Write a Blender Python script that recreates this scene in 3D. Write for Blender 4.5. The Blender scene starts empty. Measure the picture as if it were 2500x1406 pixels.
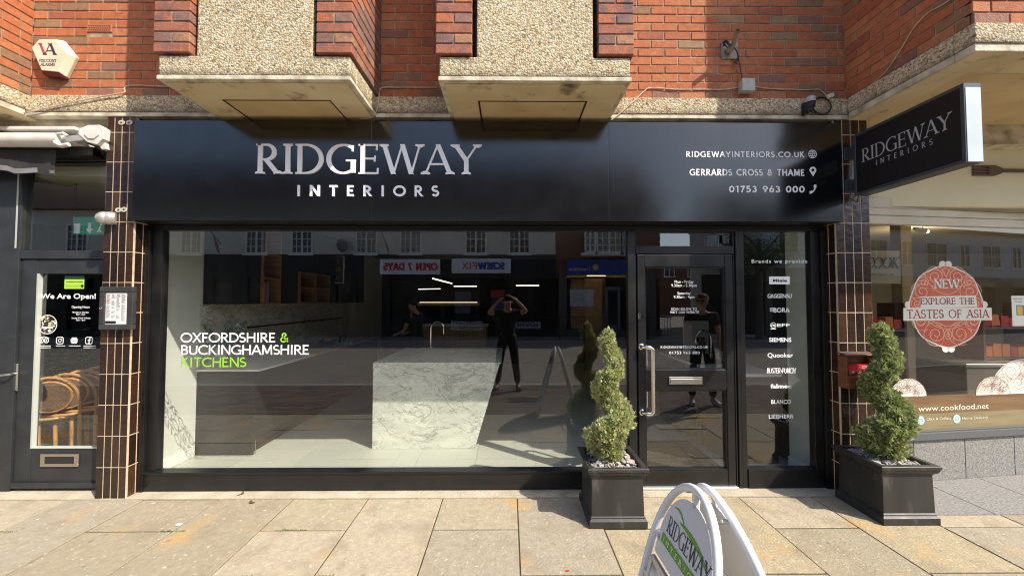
import bpy, bmesh, math, random
import numpy as np
from mathutils import Vector as V, Matrix
random.seed(7)
rng = np.random.default_rng(7)
SC = bpy.context.scene
COL = SC.collection
R = math.radians

# ------------------------------------------------------------------ camera, sky, sun
F_PX = 940.0
CAM = V((0.0, -3.38, 1.63))
YAW, PITCH = R(0.5), R(1.85)
FW = V((math.sin(YAW) * math.cos(PITCH), math.cos(YAW) * math.cos(PITCH), math.sin(PITCH)))
RT = V((math.cos(YAW), -math.sin(YAW), 0.0))
UP = RT.cross(FW)
cam = bpy.data.cameras.new('camera')
cam.sensor_width = 36.0
cam.lens = F_PX / 2500.0 * 36.0
cam.clip_start = 0.02
cam.clip_end = 600.0
camo = bpy.data.objects.new('camera', cam)
COL.objects.link(camo)
m3 = Matrix((RT, UP, -FW)).transposed()
camo.matrix_world = Matrix.Translation(CAM) @ m3.to_4x4()
SC.camera = camo

SUN_DIR = V((-1.32, 1.0, -1.65)).normalized()          # the way the light travels
SUN_EL = math.asin(-SUN_DIR.z)
w = bpy.data.worlds.new('World')
SC.world = w
w.use_nodes = True
wn = w.node_tree
sky = wn.nodes.new('ShaderNodeTexSky')
sky.sky_type = 'NISHITA'
sky.sun_disc = False
sky.sun_elevation = SUN_EL
sky.sun_rotation = math.atan2(-SUN_DIR.x, -SUN_DIR.y)
sky.air_density = 1.0
sky.dust_density = 1.6
sky.ozone_density = 1.0
wn.links.new(sky.outputs[0], wn.nodes['Background'].inputs[0])
wn.nodes['Background'].inputs[1].default_value = 0.15
sl = bpy.data.lights.new('sun', 'SUN')
sl.energy = 3.5
sl.angle = R(0.53)
sl.color = (1.0, 0.92, 0.79)
so = bpy.data.objects.new('sun', sl)
COL.objects.link(so)
so.rotation_euler = SUN_DIR.to_track_quat('-Z', 'Y').to_euler()
so.location = (6, -8, 12)

SC.view_settings.view_transform = 'Standard'
SC.view_settings.look = 'None'
SC.view_settings.gamma = 1.0
SC.view_settings.exposure = 0.9
SC.cycles.transparent_max_bounces = 24
SC.cycles.max_bounces = 10
SC.cycles.diffuse_bounces = 4
SC.cycles.glossy_bounces = 5
SC.cycles.sample_clamp_indirect = 6.0
SC.cycles.use_denoising = True
SC.cycles.filter_width = 1.1


def ray(px, py):
    return FW + RT * ((px - 1250.0) / F_PX) + UP * ((703.0 - py) / F_PX)


def at(px, py, Y):                       # point of the plane y = Y seen at that place of the photograph
    d = ray(px, py)
    return CAM + d * ((Y - CAM.y) / d.y)


def atz(px, py, Z):
    d = ray(px, py)
    return CAM + d * ((Z - CAM.z) / d.z)


# ------------------------------------------------------------------ materials
MATS = {}


def M(name, col, col2=None, scale=8.0, lo=.35, hi=.65, rough=.6, rvar=0.0, metal=0.0, bump=0.0, bscale=60.0,
      detail=6.0, coat=0.0, emit=0.0, ecol=None, stretch=(1, 1, 1), spec=.5, spots=None, sheen=0.0):
    if name in MATS:
        return MATS[name]
    m = bpy.data.materials.new(name)
    m.use_nodes = True
    nt = m.node_tree
    b = nt.nodes['Principled BSDF']
    L = nt.links
    b.inputs['Roughness'].default_value = rough
    b.inputs['Metallic'].default_value = metal
    b.inputs['Specular IOR Level'].default_value = spec
    b.inputs['Coat Weight'].default_value = coat
    b.inputs['Coat Roughness'].default_value = .12
    tc = nt.nodes.new('ShaderNodeTexCoord')
    mp = nt.nodes.new('ShaderNodeMapping')
    mp.inputs['Scale'].default_value = stretch
    L.new(tc.outputs['Object'], mp.inputs[0])
    c = (*col, 1)
    last = None
    if col2 is not None:
        n = nt.nodes.new('ShaderNodeTexNoise')
        n.inputs['Scale'].default_value = scale
        n.inputs['Detail'].default_value = detail
        L.new(mp.outputs[0], n.inputs[0])
        r = nt.nodes.new('ShaderNodeValToRGB')
        r.color_ramp.elements[0].position = lo
        r.color_ramp.elements[1].position = hi
        r.color_ramp.elements[0].color = c
        r.color_ramp.elements[1].color = (*col2, 1)
        L.new(n.outputs[0], r.inputs[0])
        last = r.outputs[0]
    if spots is not None:                # (colour, scale, low, high): stains with a shape of their own
        for (sc_, s_, a_, b_) in spots:
            n = nt.nodes.new('ShaderNodeTexNoise')
            n.inputs['Scale'].default_value = s_
            n.inputs['Detail'].default_value = 8
            n.inputs['Roughness'].default_value = .62
            L.new(mp.outputs[0], n.inputs[0])
            r = nt.nodes.new('ShaderNodeMapRange')
            r.inputs[1].default_value = a_
            r.inputs[2].default_value = b_
            L.new(n.outputs[0], r.inputs[0])
            mx = nt.nodes.new('ShaderNodeMix')
            mx.data_type = 'RGBA'
            L.new(r.outputs[0], mx.inputs[0])
            if last is None:
                mx.inputs[6].default_value = c
            else:
                L.new(last, mx.inputs[6])
            mx.inputs[7].default_value = (*sc_, 1)
            last = mx.outputs[2]
    if last is None:
        b.inputs['Base Color'].default_value = c
    else:
        L.new(last, b.inputs['Base Color'])
    if rvar:
        n = nt.nodes.new('ShaderNodeTexNoise')
        n.inputs['Scale'].default_value = 5
        n.inputs['Detail'].default_value = 5
        L.new(mp.outputs[0], n.inputs[0])
        r = nt.nodes.new('ShaderNodeMapRange')
        r.inputs[1].default_value = .3
        r.inputs[2].default_value = .7
        r.inputs[3].default_value = max(0, rough - rvar)
        r.inputs[4].default_value = rough + rvar
        L.new(n.outputs[0], r.inputs[0])
        L.new(r.outputs[0], b.inputs['Roughness'])
    if bump:
        n = nt.nodes.new('ShaderNodeTexNoise')
        n.inputs['Scale'].default_value = bscale
        n.inputs['Detail'].default_value = 4
        L.new(mp.outputs[0], n.inputs[0])
        bp = nt.nodes.new('ShaderNodeBump')
        bp.inputs['Strength'].default_value = bump
        bp.inputs['Distance'].default_value = .01
        L.new(n.outputs[0], bp.inputs['Height'])
        L.new(bp.outputs[0], b.inputs['Normal'])
    if emit:
        b.inputs['Emission Color'].default_value = (*(ecol or col), 1)
        b.inputs['Emission Strength'].default_value = emit
    MATS[name] = m
    return m


def M_islands(name, cols, rough=.8, bump=.4, bscale=70, spread=None, coat=0.0, spots=None, vary=.25, spec=.4, gum=False):
    """one colour per brick / tile / leaf, by mesh island, with noise inside each"""
    m = bpy.data.materials.new(name)
    m.use_nodes = True
    nt = m.node_tree
    L = nt.links
    b = nt.nodes['Principled BSDF']
    b.inputs['Roughness'].default_value = rough
    b.inputs['Specular IOR Level'].default_value = spec
    b.inputs['Coat Weight'].default_value = coat
    b.inputs['Coat Roughness'].default_value = .1
    g = nt.nodes.new('ShaderNodeNewGeometry')
    r = nt.nodes.new('ShaderNodeValToRGB')
    cr = r.color_ramp
    cr.interpolation = 'CONSTANT' if spread is None else spread
    tot = sum(c[1] for c in cols)
    acc = 0
    for i, (c, wt) in enumerate(cols):
        if i < 2:
            e = cr.elements[i]
            e.position = acc / tot
        else:
            e = cr.elements.new(acc / tot)
        e.color = (*c, 1)
        acc += wt
    L.new(g.outputs['Random Per Island'], r.inputs[0])
    tc = nt.nodes.new('ShaderNodeTexCoord')
    n = nt.nodes.new('ShaderNodeTexNoise')
    n.inputs['Scale'].default_value = 22
    n.inputs['Detail'].default_value = 8
    n.inputs['Roughness'].default_value = .7
    L.new(tc.outputs['Object'], n.inputs[0])
    mr = nt.nodes.new('ShaderNodeMapRange')
    mr.inputs[1].default_value = .3
    mr.inputs[2].default_value = .7
    mr.inputs[3].default_value = 1 - vary
    mr.inputs[4].default_value = 1 + vary
    L.new(n.outputs[0], mr.inputs[0])
    mx = nt.nodes.new('ShaderNodeVectorMath')
    mx.operation = 'SCALE'
    L.new(r.outputs[0], mx.inputs[0])
    L.new(mr.outputs[0], mx.inputs[3])
    last = mx.outputs[0]
    for (sc_, s_, a_, b_) in (spots or []):
        n2 = nt.nodes.new('ShaderNodeTexNoise')
        n2.inputs['Scale'].default_value = s_
        n2.inputs['Detail'].default_value = 7
        L.new(tc.outputs['Object'], n2.inputs[0])
        r2 = nt.nodes.new('ShaderNodeMapRange')
        r2.inputs[1].default_value = a_
        r2.inputs[2].default_value = b_
        L.new(n2.outputs[0], r2.inputs[0])
        m2 = nt.nodes.new('ShaderNodeMix')
        m2.data_type = 'RGBA'
        L.new(r2.outputs[0], m2.inputs[0])
        L.new(last, m2.inputs[6])
        m2.inputs[7].default_value = (*sc_, 1)
        last = m2.outputs[2]
    if gum:
        vg = nt.nodes.new('ShaderNodeTexVoronoi')
        vg.inputs['Scale'].default_value = 4.2
        L.new(tc.outputs['Object'], vg.inputs['Vector'])
        rg = nt.nodes.new('ShaderNodeMapRange')
        rg.inputs[1].default_value = .045
        rg.inputs[2].default_value = .060
        rg.inputs[3].default_value = .55
        rg.inputs[4].default_value = 0
        L.new(vg.outputs['Distance'], rg.inputs[0])
        mg = nt.nodes.new('ShaderNodeMix')
        mg.data_type = 'RGBA'
        L.new(rg.outputs[0], mg.inputs[0])
        L.new(last, mg.inputs[6])
        mg.inputs[7].default_value = (.15, .125, .10, 1)
        last = mg.outputs[2]
    L.new(last, b.inputs['Base Color'])
    if bump:
        n3 = nt.nodes.new('ShaderNodeTexNoise')
        n3.inputs['Scale'].default_value = bscale
        n3.inputs['Detail'].default_value = 5
        L.new(tc.outputs['Object'], n3.inputs[0])
        bp = nt.nodes.new('ShaderNodeBump')
        bp.inputs['Strength'].default_value = bump
        bp.inputs['Distance'].default_value = .01
        L.new(n3.outputs[0], bp.inputs['Height'])
        L.new(bp.outputs[0], b.inputs['Normal'])
    MATS[name] = m
    return m


def M_pebble(name, dark=.0):
    m = bpy.data.materials.new(name)
    m.use_nodes = True
    nt = m.node_tree
    L = nt.links
    b = nt.nodes['Principled BSDF']
    b.inputs['Roughness'].default_value = .85
    b.inputs['Specular IOR Level'].default_value = .3
    tc = nt.nodes.new('ShaderNodeTexCoord')
    dn = nt.nodes.new('ShaderNodeTexNoise')
    dn.inputs['Scale'].default_value = 60
    L.new(tc.outputs['Object'], dn.inputs[0])
    mxv = nt.nodes.new('ShaderNodeMix')
    mxv.data_type = 'VECTOR'
    mxv.inputs[0].default_value = .012
    L.new(tc.outputs['Object'], mxv.inputs[4])
    L.new(dn.outputs[1], mxv.inputs[5])
    vo = nt.nodes.new('ShaderNodeTexVoronoi')
    vo.inputs['Scale'].default_value = 80
    L.new(mxv.outputs[1], vo.inputs['Vector'])
    sep = nt.nodes.new('ShaderNodeSeparateColor')
    L.new(vo.outputs['Color'], sep.inputs[0])
    r = nt.nodes.new('ShaderNodeValToRGB')
    r.color_ramp.interpolation = 'LINEAR'
    es = [(0, (.24, .16, .085)), (.10, (.48, .36, .20)), (.4, (.60, .485, .30)), (.75, (.68, .575, .385)), (1, (.78, .71, .56))]
    for i, (p, c) in enumerate(es):
        e = r.color_ramp.elements[i] if i < 2 else r.color_ramp.elements.new(p)
        e.position = p
        e.color = (*c, 1)
    L.new(sep.outputs[0], r.inputs[0])
    # gaps between the pebbles
    mr = nt.nodes.new('ShaderNodeMapRange')
    mr.inputs[1].default_value = .35
    mr.inputs[2].default_value = .72
    mr.inputs[3].default_value = 1.0
    mr.inputs[4].default_value = .58
    L.new(vo.outputs['Distance'], mr.inputs[0])
    sc = nt.nodes.new('ShaderNodeVectorMath')
    sc.operation = 'SCALE'
    L.new(r.outputs[0], sc.inputs[0])
    L.new(mr.outputs[0], sc.inputs[3])
    # weather stains
    n = nt.nodes.new('ShaderNodeTexNoise')
    n.inputs['Scale'].default_value = 3.5
    n.inputs['Detail'].default_value = 8
    n.inputs['Roughness'].default_value = .7
    L.new(tc.outputs['Object'], n.inputs[0])
    mr2 = nt.nodes.new('ShaderNodeMapRange')
    mr2.inputs[1].default_value = .56 - dark
    mr2.inputs[2].default_value = .80 - dark
    mr2.inputs[4].default_value = .65
    L.new(n.outputs[0], mr2.inputs[0])
    mx = nt.nodes.new('ShaderNodeMix')
    mx.data_type = 'RGBA'
    L.new(mr2.outputs[0], mx.inputs[0])
    L.new(sc.outputs[0], mx.inputs[6])
    mx.inputs[7].default_value = (.12, .10, .075, 1)
    # grime gathered along the bottom edges, broken up by noise
    sp = nt.nodes.new('ShaderNodeSeparateXYZ')
    L.new(tc.outputs['Object'], sp.inputs[0])
    n4 = nt.nodes.new('ShaderNodeTexNoise')
    n4.inputs['Scale'].default_value = 7
    n4.inputs['Detail'].default_value = 9
    n4.inputs['Roughness'].default_value = .75
    L.new(tc.outputs['Object'], n4.inputs[0])
    ad = nt.nodes.new('ShaderNodeMath')
    ad.operation = 'MULTIPLY_ADD'
    ad.inputs[1].default_value = .22
    L.new(n4.outputs[0], ad.inputs[0])
    L.new(sp.outputs[2], ad.inputs[2])
    g4 = nt.nodes.new('ShaderNodeMapRange')
    g4.inputs[1].default_value = 3.222 + .108
    g4.inputs[2].default_value = 3.222 + .165
    g4.inputs[3].default_value = .75
    g4.inputs[4].default_value = 0
    L.new(ad.outputs[0], g4.inputs[0])
    m4 = nt.nodes.new('ShaderNodeMix')
    m4.data_type = 'RGBA'
    L.new(g4.outputs[0], m4.inputs[0])
    L.new(mx.outputs[2], m4.inputs[6])
    m4.inputs[7].default_value = (.13, .105, .07, 1)
    L.new(m4.outputs[2], b.inputs['Base Color'])
    bp = nt.nodes.new('ShaderNodeBump')
    bp.invert = True
    bp.inputs['Strength'].default_value = .9
    bp.inputs['Distance'].default_value = .006
    L.new(vo.outputs['Distance'], bp.inputs['Height'])
    L.new(bp.outputs[0], b.inputs['Normal'])
    MATS[name] = m
    return m


def M_marble(name, base, vein, scale=2.2):
    m = bpy.data.materials.new(name)
    m.use_nodes = True
    nt = m.node_tree
    L = nt.links
    b = nt.nodes['Principled BSDF']
    b.inputs['Roughness'].default_value = .3
    tc = nt.nodes.new('ShaderNodeTexCoord')
    last = None
    cur = (*base, 1)
    for k, (s, wd, amt, off) in enumerate(((scale, .018, .75, 0), (scale * 2.3, .022, .45, 9), (scale * .6, .16, .28, 4))):
        mp = nt.nodes.new('ShaderNodeMapping')
        mp.inputs['Location'].default_value = (off, off * .7, off * .3)
        mp.inputs['Rotation'].default_value = (.4, .6, .3)
        mp.inputs['Scale'].default_value = (1, 1, 2.1)
        L.new(tc.outputs['Object'], mp.inputs[0])
        n = nt.nodes.new('ShaderNodeTexNoise')
        n.inputs['Scale'].default_value = s
        n.inputs['Detail'].default_value = 7
        n.inputs['Roughness'].default_value = .62
        n.inputs['Distortion'].default_value = .6
        L.new(mp.outputs[0], n.inputs[0])
        a = nt.nodes.new('ShaderNodeMath')
        a.operation = 'SUBTRACT'
        L.new(n.outputs[0], a.inputs[0])
        a.inputs[1].default_value = .5
        a2 = nt.nodes.new('ShaderNodeMath')
        a2.operation = 'ABSOLUTE'
        L.new(a.outputs[0], a2.inputs[0])
        mr = nt.nodes.new('ShaderNodeMapRange')
        mr.inputs[1].default_value = 0
        mr.inputs[2].default_value = wd
        mr.inputs[3].default_value = amt
        mr.inputs[4].default_value = 0
        L.new(a2.outputs[0], mr.inputs[0])
        mx = nt.nodes.new('ShaderNodeMix')
        mx.data_type = 'RGBA'
        L.new(mr.outputs[0], mx.inputs[0])
        if last is None:
            mx.inputs[6].default_value = cur
        else:
            L.new(last, mx.inputs[6])
        mx.inputs[7].default_value = (*vein, 1)
        last = mx.outputs[2]
    L.new(last, b.inputs['Base Color'])
    MATS[name] = m
    return m


def M_glass(name, refl=3.2, tint=(.93, .95, .93), base=None):
    m = bpy.data.materials.new(name)
    m.use_nodes = True
    nt = m.node_tree
    L = nt.links
    nt.nodes.remove(nt.nodes['Principled BSDF'])
    out = nt.nodes['Material Output']
    t = nt.nodes.new('ShaderNodeBsdfTransparent')
    t.inputs[0].default_value = (*tint, 1)
    g = nt.nodes.new('ShaderNodeBsdfGlossy')
    g.inputs['Roughness'].default_value = 0.0
    g.inputs[0].default_value = (.96, .97, 1, 1)
    lw = nt.nodes.new('ShaderNodeLayerWeight')           # Schlick, the same from both sides of the pane
    lw.inputs[0].default_value = .5
    pw = nt.nodes.new('ShaderNodeMath')
    pw.operation = 'POWER'
    pw.inputs[1].default_value = 5
    L.new(lw.outputs['Facing'], pw.inputs[0])
    mu = nt.nodes.new('ShaderNodeMath')
    mu.operation = 'MULTIPLY_ADD'
    mu.use_clamp = True
    mu.inputs[1].default_value = .9
    mu.inputs[2].default_value = refl * .04
    L.new(pw.outputs[0], mu.inputs[0])
    mx = nt.nodes.new('ShaderNodeMixShader')
    L.new(mu.outputs[0], mx.inputs[0])
    L.new(t.outputs[0], mx.inputs[1])
    L.new(g.outputs[0], mx.inputs[2])
    L.new(mx.outputs[0], out.inputs[0])
    MATS[name] = m
    return m


# ------------------------------------------------------------------ mesh builder
ORG = {}


class MB:
    def __init__(s):
        s.v, s.f, s.mi = [], [], []
        s.lay = 0

    def add(s, vs, fs, mi=0):
        o = len(s.v)
        s.v.extend([tuple(p) for p in vs])
        for f in fs:
            s.f.append(tuple(i + o for i in f))
            s.mi.append(mi)
        return s

    def box(s, x0, x1, y0, y1, z0, z1, mi=0):
        if x0 > x1: x0, x1 = x1, x0
        if y0 > y1: y0, y1 = y1, y0
        if z0 > z1: z0, z1 = z1, z0
        vs = [(x0, y0, z0), (x1, y0, z0), (x1, y1, z0), (x0, y1, z0), (x0, y0, z1), (x1, y0, z1), (x1, y1, z1), (x0, y1, z1)]
        return s.add(vs, [(0, 3, 2, 1), (4, 5, 6, 7), (0, 1, 5, 4), (1, 2, 6, 5), (2, 3, 7, 6), (3, 0, 4, 7)], mi)

    def obox(s, o, u, v, n, a, b, c, mi=0):
        """box with corner o and edges u*a, v*b, n*c"""
        o, u, v, n = V(o), V(u), V(v), V(n)
        vs = [o, o + u * a, o + u * a + v * b, o + v * b]
        vs += [p + n * c for p in vs]
        return s.add(vs, [(0, 3, 2, 1), (4, 5, 6, 7), (0, 1, 5, 4), (1, 2, 6, 5), (2, 3, 7, 6), (3, 0, 4, 7)], mi)

    def bar(s, p0, p1, wd, ht, up=(0, 0, 1), mi=0):
        p0, p1 = V(p0), V(p1)
        d = (p1 - p0)
        L = d.length
        d.normalize()
        side = d.cross(V(up)).normalized()
        u2 = side.cross(d)
        return s.obox(p0 - side * wd / 2 - u2 * ht / 2, d, side, u2, L, wd, ht, mi)

    def tube(s, pts, r, n=10, mi=0, cap=True, closed=False):
        pts = [V(p) for p in pts]
        if not isinstance(r, (list, tuple)):
            pts = [p for i, p in enumerate(pts) if i == 0 or (p - pts[i - 1]).length > 1e-6]
        k = len(pts)
        rs = r if isinstance(r, (list, tuple)) else [r] * k
        rings = []
        t0 = (pts[1] - pts[0]).normalized()
        a = V((0, 0, 1)) if abs(t0.z) < .9 else V((1, 0, 0))
        nx = t0.cross(a).normalized()
        vs, fs = [], []
        for i, p in enumerate(pts):
            if closed:
                t = pts[(i + 1) % k] - pts[i - 1]
            else:
                t = pts[min(i + 1, k - 1)] - pts[max(i - 1, 0)]
            if t.length < 1e-9:
                t = t0
            t = t.normalized()
            nx = (nx - t * nx.dot(t)).normalized()
            ny = t.cross(nx)
            for j in range(n):
                an = 2 * math.pi * j / n
                vs.append(p + (nx * math.cos(an) + ny * math.sin(an)) * rs[i])
        m = k if closed else k - 1
        for i in range(m):
            i2 = (i + 1) % k
            for j in range(n):
                j2 = (j + 1) % n
                fs.append((i * n + j, i * n + j2, i2 * n + j2, i2 * n + j))
        if cap and not closed:
            fs.append(tuple(reversed(range(n))))
            fs.append(tuple((k - 1) * n + j for j in range(n)))
        return s.add(vs, fs, mi)

    def prism(s, poly, o, u, v, n, depth, mi=0, back=True):
        """2D polygon (u,v) with its front at o + n*depth and back at o"""
        o, u, v, n = V(o), V(u), V(v), V(n)
        k = len(poly)
        fr = [o + u * a + v * b + n * depth for a, b in poly]
        if abs(depth) < 1e-9:
            return s.add(fr, [tuple(range(k))], mi)
        bk = [o + u * a + v * b for a, b in poly]
        fs = [tuple(range(k))]
        if back:
            fs.append(tuple(reversed(range(k, 2 * k))))
        for i in range(k):
            j = (i + 1) % k
            fs.append((i, i + k, j + k, j))
        return s.add(fr + bk, fs, mi)

    def lathe(s, prof, o, axis=(0, 0, 1), n=20, mi=0, a0=0, a1=360):
        o, ax = V(o), V(axis).normalized()
        a = V((1, 0, 0)) if abs(ax.x) < .9 else V((0, 1, 0))
        nx = ax.cross(a).normalized()
        ny = ax.cross(nx)
        vs, fs = [], []
        for r, h in prof:
            for j in range(n):
                an = 2 * math.pi * j / n
                vs.append(o + ax * h + (nx * math.cos(an) + ny * math.sin(an)) * r)
        for i in range(len(prof) - 1):
            for j in range(n):
                j2 = (j + 1) % n
                fs.append((i * n + j, i * n + j2, (i + 1) * n + j2, (i + 1) * n + j))
        return s.add(vs, fs, mi)

    def disc(s, c, u, v, n, r, depth=0.0, k=28, mi=0, ry=None):
        ry = ry or r
        return s.prism([(r * math.cos(2 * math.pi * i / k), ry * math.sin(2 * math.pi * i / k)) for i in range(k)], c, u, v, n, depth, mi)

    def ball(s, c, rx, ry=None, rz=None, n=12, mi=0):
        ry = ry or rx
        rz = rz or rx
        c = V(c)
        vs, fs = [], []
        h = n // 2 + 1
        for i in range(1, h):
            ph = math.pi * i / h
            for j in range(n):
                an = 2 * math.pi * j / n
                vs.append(c + V((rx * math.sin(ph) * math.cos(an), ry * math.sin(ph) * math.sin(an), rz * math.cos(ph))))
        t = len(vs)
        vs += [c + V((0, 0, rz)), c - V((0, 0, rz))]
        for i in range(h - 2):
            for j in range(n):
                j2 = (j + 1) % n
                fs.append((i * n + j, (i + 1) * n + j, (i + 1) * n + j2, i * n + j2))
        for j in range(n):
            j2 = (j + 1) % n
            fs.append((t, j, j2))
            fs.append((t + 1, (h - 2) * n + j2, (h - 2) * n + j))
        return s.add(vs, fs, mi)

    def build(s, name, mats, parent=None, smooth=False, bevel=0.0, seg=1, label=None, angle=35):
        me = bpy.data.meshes.new(name)
        off = ORG.get(parent.name, V((0, 0, 0))) if parent is not None else V((0, 0, 0))
        me.from_pydata([tuple(V(p) - off) for p in s.v], [], s.f)
        if not isinstance(mats, (list, tuple)):
            mats = [mats]
        for m in mats:
            me.materials.append(m)
        if len(mats) > 1:
            me.polygons.foreach_set('material_index', s.mi)
        if smooth:
            me.polygons.foreach_set('use_smooth', [True] * len(me.polygons))
            try:
                me.set_sharp_from_angle(angle=R(angle))
            except Exception:
                pass
        me.update()
        o = bpy.data.objects.new(name, me)
        COL.objects.link(o)
        if parent is not None:
            o.parent = parent
        ORG[o.name] = off
        if bevel:
            md = o.modifiers.new('edge', 'BEVEL')
            md.width = bevel
            md.segments = seg
            md.limit_method = 'ANGLE'
            md.angle_limit = R(40)
        if label:
            o['label'] = label
        return o


def tag(o, label=None, cat=None, group=None, kind=None):
    if label: o['label'] = label
    if cat: o['category'] = cat
    if group: o['group'] = group
    if kind: o['kind'] = kind
    return o


def thing(name, label, cat, loc=(0, 0, 0), group=None):
    o = bpy.data.objects.new(name, None)
    COL.objects.link(o)
    o.location = loc
    o.empty_display_size = .1
    ORG[o.name] = V(loc)
    return tag(o, label, cat, group)


def struct(mb, name, mat, **k):
    return tag(mb.build(name, mat, **k), kind='structure')


def copy_tree(o, parent=None):
    c = o.copy()
    COL.objects.link(c)
    if parent is not None:
        c.parent = parent
    for ch in list(o.children):
        copy_tree(ch, c)
    return c


X, Y, Z = V((1, 0, 0)), V((0, 1, 0)), V((0, 0, 1))

# ------------------------------------------------------------------ lettering: skeleton capitals, plus the built-in font


def arc(cx, cy, rx, ry, a0, a1, n=12):
    return [(cx + rx * math.cos(R(a0 + (a1 - a0) * i / n)), cy + ry * math.sin(R(a0 + (a1 - a0) * i / n))) for i in range(n + 1)]


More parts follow.
